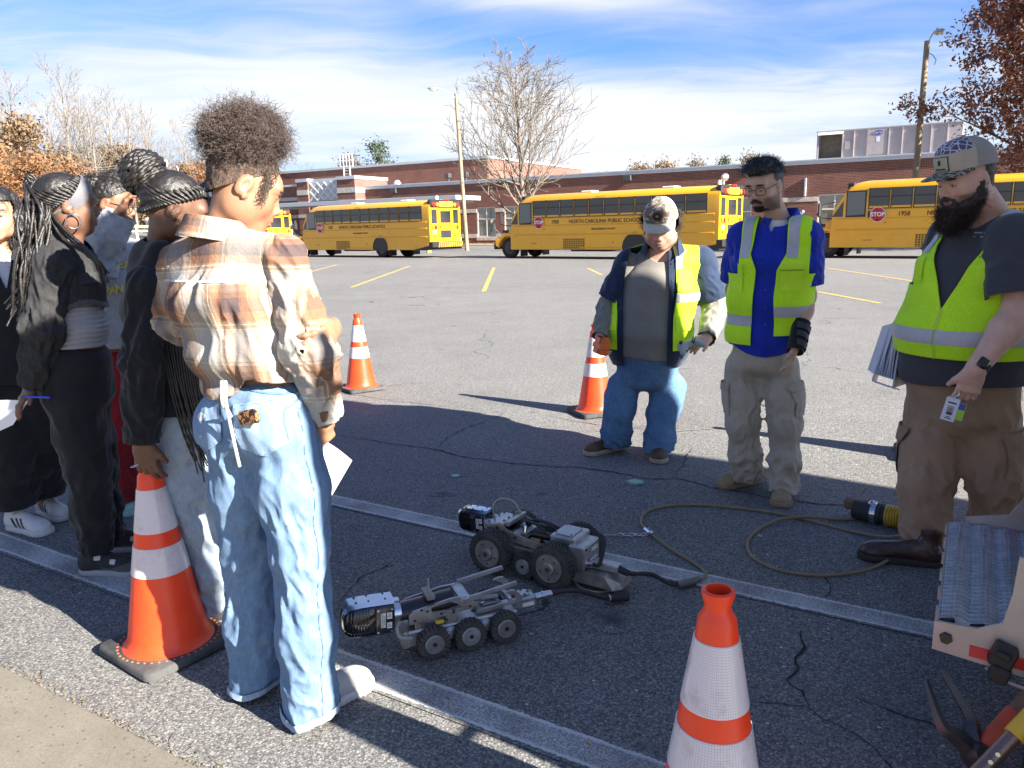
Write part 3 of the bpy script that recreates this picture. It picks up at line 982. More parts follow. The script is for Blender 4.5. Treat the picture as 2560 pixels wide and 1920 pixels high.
def far_trees():
 rng = random.Random(21)
 rs = np.random.RandomState(4)
 gold = leaf_mat('golden_brown_leaf', (0.14, 0.088, 0.045), (0.21, 0.135, 0.07), (0.27, 0.19, 0.11), .25)
 rust = leaf_mat('orange_leaf', (0.17, 0.080, 0.034), (0.25, 0.12, 0.05), (0.31, 0.17, 0.08), .25)
 olive = leaf_mat('olive_leaf', (0.10, 0.085, 0.03), (0.17, 0.14, 0.055), (0.26, 0.20, 0.09), .25)
 pine = leaf_mat('pine_needle', (0.03, 0.05, 0.022), (0.05, 0.08, 0.03), (0.09, 0.12, 0.05), .25)
 tan = leaf_mat('tan_twig', (0.14, 0.108, 0.078), (0.19, 0.15, 0.11), (0.24, 0.20, 0.15), .25)
 twig = M('far_twig', (0.20, 0.17, 0.14), .9, var=.2, vs=1)
 protos = {}
 def bare(key, h):
  segs, tips = grow(rng, h, .26, [
   dict(n=22, ang=(22, 48), len=.36, start=.38, shape=.8, r=.45),
   dict(n=(5, 7), ang=(20, 45), len=.45, start=.2, shape=.5, r=.6),
   dict(n=(2, 3), ang=(20, 45), len=.5, start=.3, shape=.4, r=.8)], seg=.9, up=.08, wob=.08)
  segs = [(a, b, max(r, .022), max(q, .016), l) for a, b, r, q, l in segs]
  protos[key] = (segs, None)
 def leafy(key, h, w, n, mat, zlo=.12):
  segs, tips = grow(rng, h * .9, .24, [
   dict(n=12, ang=(35, 70), len=.42, start=.2, shape=.8, r=.5),
   dict(n=(3, 4), ang=(25, 50), len=.5, start=.3, shape=.5, r=.6)], seg=1.0, up=.06)
  pts = []
  lumps = [(rs.uniform(-1, 1), rs.uniform(-1, 1), rs.uniform(zlo, .98)) for i in range(46)]
  for lx, ly, lz in lumps:
   prof = sin(min(1, (lz - zlo + .12) / (1.02 - zlo)) * math.pi * .93) ** .7
   c = np.array([lx * w * prof * .8, ly * w * prof * .8, lz * h])
   pts.append(c + rs.normal(0, 1, (n // 46, 3)) * w * .17)
  V, F = leaf_cloud(np.concatenate(pts), .23, rs, .1)
  protos[key] = (segs, (V, F, mat))
 bare('bare1', 19)
 bare('bare2', 17)
 bare('bare3', 15)
 leafy('gold', 11, 4.6, 6500, gold)
 leafy('rust', 8.5, 4.4, 6000, rust, .04)
 leafy('olive', 10, 4.4, 5500, olive)
 leafy('pine', 15, 3.6, 5000, pine, .3)
 leafy('tan', 13, 4.2, 4200, tan, .2)
 made = {}
 words = {'bare1': ('bare_tree', 'tall bare pale trunked tree'), 'bare2': ('bare_tree', 'bare slender tree with fan of twigs'), 'bare3': ('bare_tree', 'shorter bare tree with pale twigs'),
             'gold': ('autumn_tree', 'golden brown leafy tree'), 'rust': ('autumn_tree', 'low bright orange leafy tree'), 'olive': ('autumn_tree', 'olive tan leafy tree'), 'pine': ('pine_tree', 'dark green pine'), 'tan': ('autumn_tree', 'thin tan twiggy tree')}
 def put(key, x, y, z, s, label, rz):
  nm, _ = words[key]
  if key not in made:
   t = thing(nm, label, 'tree', (x, y, z), rz, 'trees at the far edge of the lot')
   segs, lv = protos[key]
   if lv is None:
    stick_obj('trunk', [q for q in segs if q[4] == 0], twig, t, 5)
    stick_obj('crown', [q for q in segs if q[4] > 0], twig, t, 3)
   else:
    stick_obj('trunk', [q for q in segs if q[4] == 0], twig, t, 5)
    stick_obj('limbs', [q for q in segs if q[4] > 0], twig, t, 3)
    tag(link('crown', np_mesh('crown', lv[0], lv[1], lv[2], False), t), kind='stuff')
   made[key] = t
  else:
   t = copy_tree(made[key])
   t.location = (x, y, z)
   t.rotation_euler = (0, 0, rz)
   t['label'] = label
  t.scale = (s, s, s)
 hero = [('bare1', -.545, 112, 1.10, 'tallest bare tree, fan shaped, above the denim jacket girl'), ('bare2', -.615, 106, 1.10, 'bare tree rising at the left edge of the picture'),
   ('bare2', -.49, 112, 1.03, 'bare tree right of the tallest fan shaped one'), ('bare3', -.44, 112, 1.02, 'bare tree above the golden tree in the wood'),
   ('bare1', -.40, 118, .80, 'bare tree behind the braided bun'), ('bare3', -.37, 120, .92, 'slim bare tree left of the hanging lamp head'),
   ('gold', -.475, 108, 1.0, 'broad golden brown tree in the middle of the wood'), ('gold', -.405, 108, .8, 'golden tree behind the raised paper'),
   ('gold', -.60, 92, 1.15, 'golden brown tree at the left edge above the orange ones'),
   ('rust', -.60, 76, .85, 'bright orange tree at the far left edge'), ('rust', -.545, 80, .78, 'bright orange tree left of the denim jacket girl'), ('rust', -.66, 82, 1.1, 'orange tree just outside the left edge'),
   ('rust', -.37, 86, .82, 'small orange tree behind the raised hand'), ('rust', -.335, 88, .7, 'small orange tree between raised hand and braided bun'), ('rust', -.30, 96, .6, 'low orange tree beside the plaid shirt woman\'s neck'),
   ('pine', -.298, 132, .74, 'dark green pine at the right end of the wood'), ('tan', -.34, 124, .9, 'thin tan tree behind the braided bun'), ('tan', -.31, 124, .82, 'tan tree left of the pine')]
 for key, r, y, s, lab in hero:
  put(key, r * y, y, 1.7, s, lab, rng.uniform(0, 6.28))
 for i in range(15):
  k = ('bare1', 'bare2', 'bare3')[i % 3]
  r = -.64 + .34 * (i + rng.random() * .8) / 15
  put(k, r * 102, rng.uniform(98, 106), 1.8, rng.uniform(.62, .8) * (1.25 if r < -.45 else .95), 'bare pale trunked tree at the front of the wood, %s from the left' % ('first', 'second', 'third', 'fourth', 'fifth', 'sixth', 'seventh', 'eighth', 'ninth', 'tenth', 'eleventh', 'twelfth', 'thirteenth', 'fourteenth', 'fifteenth')[i], rng.uniform(0, 6.28))
 kinds = ['tan', 'bare3', 'tan', 'tan', 'bare2', 'olive', 'tan', 'bare1']
 for i in range(46):
  r = -.66 + .42 * (i + rng.random()) / 46
  y = rng.uniform(118, 140)
  k = kinds[i % 8]
  s = (1.0 if r < -.48 else .85 - (r + .48) * .9) * rng.uniform(.78, .98) * (.9 if k.startswith('bare') else 1.0)
  put(k, r * y, y, 3.0, s, words[k][1] + ' deep in the wood on the left', rng.uniform(0, 6.28))
 for i, (r, y, s, k) in enumerate([(.075, 128, 1.25, 'olive'), (.115, 132, 1.12, 'olive'), (.165, 130, 1.2, 'gold'), (.20, 128, 1.22, 'gold'), (.235, 132, 1.1, 'tan'), (.27, 130, .98, 'pine'), (.30, 128, 1.12, 'tan'), (.335, 128, 1.05, 'olive'), (-.16, 150, 1.22, 'pine'), (-.178, 152, 1.2, 'olive'), (-.20, 150, 1.2, 'tan')]):
  put(k, r * y, y, 0, s * (.80 if y < 145 else .95), words[k][1] + ' showing over the school roof, number %s from the gymnasium' % ('first', 'second', 'third', 'fourth', 'fifth', 'sixth', 'seventh', 'eighth', 'ninth', 'tenth', 'eleventh')[i], rng.uniform(0, 6.28))
bare_tree()
oak_tree()
far_trees()
def light_pole(loc, h, lean, lamp_dir, arm, label, r=.15, head=1.0):
 t = thing('light_pole', label, 'light pole', loc)
 wood = M('weathered_pole', (0.24, 0.195, 0.13), .9, var=.35, vs=5, bump=.5, bs=20, stretch=(1, 1, .12))
 top = V3((lean[0], lean[1], h))
 k = MB()
 k.tube([top * s for s in (0, .25, .5, .75, 1)], [r, r * .93, r * .86, r * .8, r * .74], 12)
 k.bd('pole', wood, t)
 d = V3(lamp_dir)
 steel = M('lamp_steel', (0.42, 0.43, 0.43), .35, .7)
 a = top + V3((0, 0, -.35))
 pts = cmr([a, a + d * arm * .35 + V3((0, 0, .38)), a + d * arm * .8 + V3((0, 0, .62)), a + d * arm + V3((0, 0, .62))], 5)
 k = MB()
 k.tube(pts, .035, 8)
 k.bd('arm', steel, t)
 e = pts[-1]
 rot = d.to_track_quat('X', 'Z').to_matrix().to_4x4()
 k = MB()
 k.lathe([(0, -.28), (.10, -.26), (.17, -.1), (.19, .1), (.15, .3), (.06, .42), (0, .44)], 16, MT(e + d * .25 * head) @ rot @ MR(rad(90), 4, 'Y') @ MD((.55 * head, head, head, 1)))
 k.cyl(e + d * .2 + V3((0, 0, .08 * head)), e + d * .2 + V3((0, 0, .2 * head)), .05, n=8)
 hd = k.bd('lamp_head', steel, t)
 k = MB()
 k.lathe([(0, -.07), (.11, -.05), (.155, .0), (.15, .02), (0, .03)], 16, MT(e + d * .32 * head + V3((0, 0, -.09 * head))) @ rot @ MD((1.6 * head, head, head, 1)))
 k.bd('lens', M('lamp_lens', (0.7, 0.68, 0.6), .2), hd)
 k = MB()
 k.tube([top + V3((.1, 0, -.6)), top + V3((.35, 0, -.7)), top + V3((.55, 0, -.95)), top + V3((.5, 0, -1.2))], .02, 5)
 k.bd('wire', M('black_wire', (0.02, 0.02, 0.02), .6), t)
 return t
light_pole((-2.92, 54.1, 0), 10.3, (-.42, 0, 0), (-.93, -.35, 0), 1.25, 'leaning wooden light pole with lamp arm beside the bare tree')
light_pole((22.4, 43.6, 0), 10.75, (.05, .0, 0), (.15, -1, 0), .5, 'wooden light pole with lamp in front of the oak tree', r=.19, head=1.1)
def far_lot():
 steel = M('lamp_steel', (0.42, 0.43, 0.43), .35, .7)
 for (x, y, z, h, L, lab) in ((-25.3, 70, 0, 10.75, 2.6, 'grey metal lamp post behind the woman with puffed hair'), (-41.3, 100, 1.9, 8.2, 2.4, 'small far metal lamp post behind the braided bun')):
  t = thing('lamp_post', lab, 'lamp post', (x, y, z))
  k = MB()
  k.tube([(0, 0, 0), (0, 0, h * .5), (0, 0, h - .5)], [.11, .09, .07], 10)
  k.bd('pole', steel, t)
  k = MB()
  k.tube(cmr([(0, 0, h - .5), (-.25, 0, h - .05), (-L * .6, 0, h + .1), (-L * .8, 0, h)], 4), .035, 6)
  k.bd('arm', steel, t)
  k = MB()
  k.lathe([(0, -.38), (.12, -.34), (.16, 0), (.1, .32), (0, .36)], 12, MT((-L, 0, h - .02)) @ MR(rad(90), 4, 'Y') @ MD((.5, 1, 1, 1)))
  k.bd('lamp_head', M('lamp_white', (0.62, 0.63, 0.64), .4), t)
 t = thing('utility_pole', 'utility pole with white transformer rack in front of the wood', 'utility pole', (-40.6, 92, 1.9))
 k = MB()
 k.cyl((0, 0, 0), (0, 0, 8.0), .16, .12, 8)
 k.bd('pole', bark_dark, t)
 k = MB()
 k.box((-1.5, -.08, 7.2), (1.5, .08, 7.36))
 k.bd('crossarm', bark_dark, t, sm=None)
 w = M('insulator_white', (0.7, 0.72, 0.74), .4)
 for u in (-1.2, -.4, .6, 1.3):
  k = MB()
  k.lathe([(.16, 0), (.2, .2), (.2, .55), (.08, .7)], 8, MT((u, 0, 7.36)))
  k.bd('insulator', w, t)
 k = MB()
 k.lathe([(.25, 0), (.27, .1), (.27, .8), (.1, .95)], 10, MT((.3, -.35, 5.6)))
 k.bd('transformer', w, t)
 for i, z in enumerate((7.9, 7.6, 7.3)):
  k = MB()
  P = [V3((-90, 84, 9.6 + .25 * i)).lerp(V3((-40.6, 92, z + 1.9)), s) - V3((0, 0, 1.4 * 4 * s * (1 - s))) for s in np.linspace(0, 1, 10)]
  k.tube(P, .022, 4)
  tag(k.bd('power_line', M('wire_grey', (0.3, 0.28, 0.26), .6), None), ('highest', 'middle', 'lowest')[i] + ' power line strung across the front of the wood', 'power line', 'power lines by the wood')
 f = thing('rail_fence', 'long low white rail fence at the edge of the upper lot', 'fence', (0, 0, 0))
 k = MB()
 for z in (1.75, 2.1):
  k.box((-56, 61.0, z), (-17.0, 61.08, z + .14))
 k.bd('rail', M('fence_white', (0.62, 0.62, 0.58), .6), f, sm=None)
 for x in range(-56, -16, 3):
  p = MB()
  p.box((x, 61.08, 0.5), (x + .14, 61.2, 2.3))
  p.bd('post', M('fence_white', (0.62, 0.62, 0.58), .6), f, sm=None)
 h = MB()
 rs = np.random.RandomState(2)
 P = np.stack([rs.uniform(-56, -18, 5200), 62 + rs.normal(0, .35, 5200), 1.75 + np.abs(rs.normal(0, .28, 5200))], 1)
 V, F = leaf_cloud(P, .1, rs, .06)
 tag(link('hedge', np_mesh('hedge', V, F, leaf_mat('hedge_leaf', (0.05, 0.07, 0.02), (0.10, 0.12, 0.035), (0.2, 0.2, 0.07), .5), False)), kind='stuff')
 tyre = M('tyre_rubber', (0.022, 0.022, 0.023), .85)
 def car(x, y, z, rz, col, suv, label):
  t = thing('parked_car', label, 'car', (x, y, z), rz, 'cars parked in the upper lot')
  paint = M('car_paint_%s' % label.split()[0], col, .3, .1, coat=.6)
  h = 1.72 if suv else 1.45
  k = MB()
  prof = [(-2.35, .45), (-2.4, .85), (-2.2, 1.02), (2.1, 1.08), (2.4, .8), (2.35, .42)]
  w = .92
  for s0, s1 in ((-w, w),):
   n = len(prof)
   k.add([(p, s0, q) for p, q in prof] + [(p, s1, q) for p, q in prof], [tuple(range(n)), tuple(range(2 * n - 1, n - 1, -1))] + [(i, n + i, n + (i + 1) % n, (i + 1) % n) for i in range(n)])
  k.bd('body', paint, t, sm=None)
  cab = [(-1.35 if suv else -1.0, 1.04), (-.75 if suv else -.3, h - .06), (-.5, h), (1.7 if suv else 1.0, h), (2.1 if suv else 1.8, 1.05)]
  k = MB()
  n = len(cab)
  k.add([(p, -.86 + (.14 if q > 1.1 else 0), q) for p, q in cab] + [(p, .86 - (.14 if q > 1.1 else 0), q) for p, q in cab], [tuple(range(n)), tuple(range(2 * n - 1, n - 1, -1))] + [(i, n + i, n + (i + 1) % n, (i + 1) % n) for i in range(n)])
  k.bd('windows', Glass('car_glass'), t, sm=None)
  k = MB()
  k.box((-.62, -.73, h - .04), (1.72 if suv else 1.02, .73, h + .03))
  for px in (-.55, .35, 1.35):
   for s in (-1, 1):
    k.tube([(px, s * .74, h - .02), (px + (.06 if px > 0 else -.42), s * .87, 1.06)], .045, 5)
  k.bd('roof', paint, t, sm=None)
  for px in (-1.45, 1.45):
   for s in (-1, 1):
    k = MB()
    k.cyl((px, s * .7, .34), (px, s * .95, .34), .34, n=18)
    k.bd('wheel', tyre, t)
  for s in (-.62, .62):
   k = MB()
   k.bbox((-2.42, s - .2, .72), (-2.3, s + .2, .9), .03)
   k.bd('headlight', M('headlight_glass', (.75, .75, .72), .2), t)
  k = MB()
  k.box((-2.43, -.4, .55), (-2.33, .4, .9))
  k.bd('radiator_grille', M('grille_black', (.02, .02, .02), .5), t, sm=None)
 car(-27.7, 66, 1.9, rad(60), (.72, .72, .71), True, 'white sport utility car parked behind the raised hand')
 car(-25.3, 69.5, 1.9, rad(60), (.10, .12, .14), True, 'dark grey car parked right of the white one')
 car(-22.4, 66, 1.9, rad(62), (.03, .03, .035), True, 'black car nearest to the girl with the braided bun')
 car(-34.2, 66, 1.9, rad(60), (.42, .45, .47), False, 'silver sedan parked behind the ponytail braids')
 car(-38.6, 67, 1.9, rad(60), (.05, .06, .09), False, 'dark blue sedan parked left of the silver one')
 car(-43.2, 67, 1.9, rad(60), (.6, .6, .6), False, 'pale sedan parked at the far left of the upper lot')
far_lot()
# ================================================================ SCHOOL BUSES
def bus_parts():
 pass
YEL = M('bus_yellow', (0.76, 0.37, 0.012), .32, var=.06, vs=.8, coat=.35)
BLK = M('bus_black', (0.018, 0.018, 0.018), .5)
LETB = M('bus_lettering_black', (0.015, 0.014, 0.012), .6)
BGLASS = M('bus_window_glass', (0.012, 0.014, 0.016), .07, spec=.5, coat=.25, col2=(0.04, 0.045, 0.048), vs=.7)
RUB = M('bus_tyre', (0.02, 0.02, 0.021), .9, var=.3, vs=6)
HUB = M('bus_hub', (0.05, 0.045, 0.042), .6)
RUST = M('rusty_wheel_nut', (0.22, 0.09, 0.05), .8)
REDL = M('tail_light_red', (0.55, 0.02, 0.015), .25, coat=.5)
AMB = M('amber_light', (0.75, 0.22, 0.02), .25, coat=.5)
CHR = M('mirror_chrome', (0.75, 0.77, 0.78), .12, 1.0)
SRED = M('stop_sign_red', (0.45, 0.012, 0.02), .45)
SWHT = M('stop_sign_white', (0.75, 0.75, 0.75), .5)
WHT = M('decal_white', (0.7, 0.7, 0.68), .5)
def school_bus(loc, heading, number, label, rear_only=False):
 t = thing('school_bus', label, 'bus', loc, rad(heading), 'yellow school buses parked in a row')
 HW = 1.2
 sec = [(HW, .42), (HW, 1.0), (HW + .005, 1.86), (HW, 2.60), (HW - .06, 2.76), (HW - .2, 2.89), (HW - .45, 2.97), (0, 3.03)]
 ring = sec + [(-y, z) for y, z in sec[-2::-1]]
 st = [(-.78, .90), (-1.25, 1.0), (-10.7, 1.0), (-10.95, .985)]
 m = len(ring)
 k = MB()
 vs = []
 for i, (x, s) in enumerate(st):
  for y, z in ring:
   zz = z
   if i == 0 and z > 1.7:
    zz = 1.7 + (z - 1.7) * .93
   xx = x + (.0 if i else (0.62 * max(0, (2.75 - z)) if z > 1.6 else .62))
   vs.append((xx, y * s if i in (0,) and z > 2.6 else y * (1 if i < 3 else .985), zz))
 fs = []
 for i in range(len(st) - 1):
  for j in range(m - 1):
   fs.append((i * m + j, i * m + j + 1, (i + 1) * m + j + 1, (i + 1) * m + j))
 fs.append(tuple(range(m)))
 fs.append(tuple((len(st) - 1) * m + j for j in range(m - 1, -1, -1)))
 fs.append(tuple([0] + [i * m for i in range(len(st))][1:] + [(len(st) - 1) * m + m - 1] + [i * m + m - 1 for i in range(len(st) - 2, -1, -1)]))
 k.add(vs, fs)
 body = k.bd('body', YEL, t, sm=30)
 for x in (-7.1,):
  for s in (1, -1):
   k = MB()
   pts = [(x + .66 * cos(a), s * (HW + .006), .52 + .66 * sin(a)) for a in np.linspace(-.2, math.pi + .2, 16)]
   k.add([(x, s * (HW + .006), .41)] + pts, [tuple(range(17)) if s < 0 else tuple(range(16, -1, -1))])
   k.bd('wheel_arch', BLK, t, sm=None)
   k = MB()
   k.tube([(p[0], s * (HW + .01), p[2]) for p in pts], .03, 6)
   k.bd('arch_trim', YEL, t)
 xs = [(-1.58 - .795 * i, -1.58 - .795 * i - .70) for i in range(10)] + [(-9.53, -10.4)]
 zt, zb = 2.70, 1.93
 for s in (1, -1):
  for a, b in xs:
   k = MB()
   y = s * (HW + .004)
   for (p, q, r, u) in ((a + .03, a, zb - .03, zt), (b, b - .03, zb - .03, zt), (a, b, zb - .03, zb), (a, b, 2.34, 2.375)):
    k.box((min(p, q), y - .03, r), (max(p, q), y + .012, u))
   f = k.bd('window', BLK, t, sm=None)
   k = MB()
   yo = -.012 * s
   for (r, u, d) in ((zb, 2.35, 0.0), (2.36, zt - .01, .0)):
    q = [(a, y, r), (b, y, r), (b, y - s * (.0 if u < 2.5 else .04), u), (a, y - s * (.0 if u < 2.5 else .04), u)]
    if u > 2.5:
     q = [(a, y, r), (b, y, r), (b, y + s * .003, u), (a, y + s * .003, u)]
    k.quad(*(q if s < 0 else q[::-1]))
   k.bd('pane', BGLASS, f, sm=None)
 for s in (1, -1):
  y = s * (HW + .006)
  k = MB()
  k.box((-1.47, y - .03, 1.6), (-.72, y + .01, 2.62))
  f = k.bd('driver_window', BLK, t, sm=None)
  k = MB()
  q = [(-.76, y + s * .013, 1.66), (-1.42, y + s * .013, 1.7), (-1.42, y + s * .013, 2.57), (-.76, y + s * .013, 2.57)]
  k.quad(*(q if s < 0 else q[::-1]))
  k.bd('pane', Glass('cab_glass', (.05, .065, .07)), f, sm=None)
  k = MB()
  q = [(-.2, y, 1.62), (-.62, y, 1.62), (-.62, y, 2.25)]
  k.quad(*(q if s < 0 else q[::-1]))
  k.bd('quarter_window', BGLASS, t, sm=None)
 k = MB()
 k.quad((-.13, -1.08, 1.66), (-.13, 1.08, 1.66), (-.68, 1.02, 2.55), (-.68, -1.02, 2.55))
 k.bd('windscreen', BGLASS, t, sm=None)
 k = MB()
 k.bbox((-.95, -.95, 2.66), (-.66, .95, 2.95), .05)
 k.bd('front_light_bar', BLK, t)
 k = MB()
 hs = [(-.2, 1.08, 1.02, 1.56), (.25, 1.02, .98, 1.42), (.72, .92, .85, 1.22), (.98, .8, .72, .98), (1.03, .75, .7, .62)]
 vs = []
 for x, w, wt, z in hs:
  vs += [(x, w, .62), (x, w, z * .62 + .3), (x, wt, z - .06), (x, wt * .6, z), (x, -wt * .6, z), (x, -wt, z - .06), (x, -w, z * .62 + .3), (x, -w, .62)]
 fs = [(i * 8 + j, (i + 1) * 8 + j, (i + 1) * 8 + j + 1, i * 8 + j + 1) for i in range(4) for j in range(7)]
 fs += [tuple(range(8)), tuple(32 + j for j in range(7, -1, -1))]
 k.add(vs, fs)
 hood = k.bd('hood', YEL, t, sm=40)
 for s in (1, -1):
  k = MB()
  arc = [(.0 + .66 * cos(a), .52 + .66 * sin(a)) for a in np.linspace(0, math.pi, 15)]
  inn = [(.56 * cos(a), .52 + .56 * sin(a)) for a in np.linspace(0, math.pi, 15)]
  n = 15
  V = [(x, s * (HW - .005), z) for x, z in arc] + [(x, s * (HW - .005), z) for x, z in inn] + [(x, s * .78, z + .02) for x, z in arc]
  k.add(V, [(i, i + 1, n + i + 1, n + i) for i in range(n - 1)] + [(i, 2 * n + i, 2 * n + i + 1, i + 1) for i in range(n - 1)])
  k.add([(.56, s * (HW - .005), .52), (.66, s * (HW - .005), .52), (.98, s * 1.0, .62), (.98, s * 1.0, .9), (.8, s * 1.1, 1.0), (.5, s * (HW - .005), .98)], [(0, 1, 2, 3, 4, 5)])
  k.bd('fender', YEL, t, sm=40)
  k = MB()
  k.bbox((.82, s * .78 - .17, .82), (1.04, s * .78 + .17, 1.04), .05)
  k.bd('headlight', M('headlight_glass', (.75, .75, .72), .2), t)
  k = MB()
  k.bbox((.1, s * 1.02 - .02, 1.22), (.5, s * 1.02 + .02, 1.36), .015, MT((0, 0, .0)))
  k.bd('hood_vent', BLK, hood)
  k = MB()
  k.tube([(-.15, s * 1.1, 1.55), (.2, s * 1.35, 1.6), (.25, s * 1.4, 2.1), (-.3, s * 1.22, 2.2)], .022, 6)
  k.bbox((.17, s * 1.4 - .12, 1.62), (.29, s * 1.4 + .12, 2.18), .04)
  k.bd('side_mirror', BLK, t)
  k = MB()
  k.tube([(.7, s * .85, 1.1), (.95, s * 1.05, 1.45), (1.0, s * 1.1, 1.75)], .02, 6)
  k.lathe([(0, -.07), (.13, -.06), (.17, 0), (.12, .08), (0, .11)], 14, MT((1.0, s * 1.1, 1.8)) @ MR(rad(70), 4, 'Y'))
  k.bd('crossover_mirror', CHR if s > 0 else BLK, t)
 k = MB()
 k.bbox((.98, -.95, .42), (1.18, .95, .72), .05)
 k.bd('front_bumper', BLK, t)
 k = MB()
 k.bbox((1.0, -.5, .74), (1.06, .5, 1.02), .02)
 k.bd('radiator_grille', BLK, t)
 for s in (1, -1):
  for z in (1.86, 1.53, 1.10, .50):
   x0 = -.35 if z in (1.53, 1.10) else (-1.5 if z > 1.6 else -5.0)
   x1 = -10.75
   if z == .5:
    x0, x1 = -4.2, -6.35
   k = MB()
   k.cyl((x0, s * (HW + .008), z), (x1, s * (HW + .008), z), .028, n=8)
   k.bd('rub_rail', YEL, t)
  for (a, b, z0, z1, mm) in ((-1.15, -2.05, .44, .92, YEL), (-2.45, -3.0, .44, .92, YEL)):
   k = MB()
   k.bbox((b, s * HW - .01, z0), (a, s * HW + .012, z1), .006)
   k.bd('access_door', mm, t)
  k = MB()
  k.box((-4.5, s * HW - .01, .44), (-3.3, s * HW + .012, .92))
  g = k.bd('engine_grille', M('grille_brown', (0.10, 0.055, 0.012), .7), t, sm=None)
  k = MB()
  for i in range(13):
   k.box((-4.5 + i * .1 - .012, s * HW + (.010 if s > 0 else -.014), .44), (-4.5 + i * .1 + .012, s * HW + (.014 if s > 0 else -.010), .92))
  for z in np.arange(.48, .92, .09):
   k.box((-4.5, s * HW + (.010 if s > 0 else -.016), z - .008), (-3.3, s * HW + (.016 if s > 0 else -.010), z + .008))
  k.bd('mesh', YEL, g, sm=None)
  k = MB()
  for x, z in ((-2.2, 1.36), (-6.0, .74), (-10.55, .62)):
   k.lathe([(0, 0), (.045, 0), (.04, .02), (0, .03)], 10, MT((x, s * HW, z)) @ MR(rad(-90 * s), 4, 'X'))
  k.bd('side_marker', AMB, t)
  k = MB()
  k.tube([(-9.6, s * (HW + .005), .46), (-10.8, s * (HW + .005), .72)], .022, 6)
  k.bd('skirt_trim', YEL, t)
 k = MB()
 k.add([(-9.6, -HW - .002, .40), (-9.6, HW + .002, .40), (-11.0, HW + .002, .40), (-11.0, -HW - .002, .40), (-11.0, -HW - .002, .66), (-11.0, HW + .002, .66)], [(0, 1, 2, 3), (2, 5, 4, 3), (0, 4, 5, 1), (1, 5, 2), (0, 3, 4)])
 k.bd('rear_underside', BLK, t, sm=None)
 for s in (1, -1):
  ux = (-s, 0, 0)
  y = s * (HW + .012)
  lettering('NORTH CAROLINA PUBLIC SCHOOLS', .235, LETB, t, (-5.6, y, 1.69), ux, (0, 0, 1), sx=.98, bold=.003)
  lettering('MECKLENBURG COUNTY', .11, LETB, t, (-5.5, y, 1.34), ux, (0, 0, 1), sx=1.0, bold=.002)
  lettering(number, .24, LETB, t, (-2.85, y, 1.69), ux, (0, 0, 1), sx=.9, bold=.004)
  lettering('BATTERY', .075, LETB, t, (-1.6, s * (HW + .016), .7), ux, (0, 0, 1))
  lettering('EMERGENCY EXIT', .06, LETB, t, (-5.3, s * (HW - .045), 2.765), ux, (0, 0, 1))
 so = MB()
 so.bbox((-1.95, HW, 1.58), (-1.55, HW + .05, 1.82), .02)
 arm = so.bd('stop_arm', BLK, t)
 for r, mt, d, nm in ((.30, SWHT, .06, 'stop_sign_border'), (.277, SRED, .064, 'stop_sign')):
  k = MB()
  k.prism([(r * cos(rad(22.5 + 45 * i)), r * sin(rad(22.5 + 45 * i))) for i in range(8)], (-1.93, HW + d, 1.68), (-1, 0, 0), (0, 0, 1), .012)
  sg = k.bd(nm, mt, arm, sm=None)
 lettering('STOP', .22, SWHT, arm, (-1.93, HW + .079, 1.68), (-1, 0, 0), (0, 0, 1), sx=.95, bold=.006)
 for z in (1.89, 1.47):
  k = MB()
  k.lathe([(0, 0), (.055, 0), (.05, .025), (0, .04)], 12, MT((-1.93, HW + .076, z)) @ MR(rad(-90), 4, 'X'))
  k.bd('stop_light', M('stop_lamp_dark', (.2, .01, .012), .25), arm)
 for x, dual in ((0, False), (-7.1, True)):
  for s in (1, -1):
   k = MB()
   o = MT((x, s * (HW - .06), .5)) @ MR(rad(-90 * s), 4, 'X')
   W = .5 if dual else .27
   k.lathe([(.3, -W), (.46, -W), (.5, -W + .05), (.5, -.05), (.46, 0), (.36, .01), (.30, -.02)], 36, o, close=True)
   ty = k.bd('wheel', RUB, t)
   k = MB()
   if dual:
    k.lathe([(.30, -.02), (.28, -.14), (.16, -.16), (.14, -.05), (.09, -.03), (0, -.03)], 24, o)
   else:
    k.lathe([(.30, -.02), (.28, -.06), (.20, -.02), (.18, .03), (.12, .05), (.10, .09), (0, .1)], 24, o)
   rm = k.bd('rim', HUB, ty)
   k = MB()
   for i in range(10):
    a = i * .628
    p = o @ V3((.16 * cos(a), .16 * sin(a), .02 if not dual else -.14))
    q = o @ V3((.16 * cos(a), .16 * sin(a), .055 if not dual else -.09))
    k.cyl(p, q, .024, n=6)
   k.bd('wheel_nuts', RUST, ty)
 for x in (-7.75, -.75):
  for s in (1, -1):
   k = MB()
   k.bbox((x - .02, s * .9 - .28, .1), (x + .02, s * .9 + .28, .62), .008)
   k.bd('mud_flap', BLK, t)
 k = MB()
 k.box((-9.5, -.55, .4), (.9, .55, .6))
 k.cyl((-7.1, -1, .5), (-7.1, 1, .5), .12, n=10)
 k.cyl((0, -1, .5), (0, 1, .5), .09, n=10)
 k.bbox((-5.4, -.8, .33), (-3.4, .8, .6), .05)
 k.bd('chassis', BLK, t, sm=None)
 X = -10.955
 k = MB()
 k.bbox((X - .10, -1.13, 2.58), (X + .25, 1.13, 3.0), .09)
 k.bd('rear_light_housing', BLK, t)
 k = MB()
 k.bbox((X - .115, -.5, 2.62), (X - .09, .5, 2.9), .01)
 sb = k.bd('school_bus_sign', M('sign_yellow', (.72, .40, .03), .5), t)
 lettering('SCHOOL BUS', .19, LETB, sb, (X - .118, 0, 2.75), (0, -1, 0), (0, 0, 1), sx=.8, bold=.003)
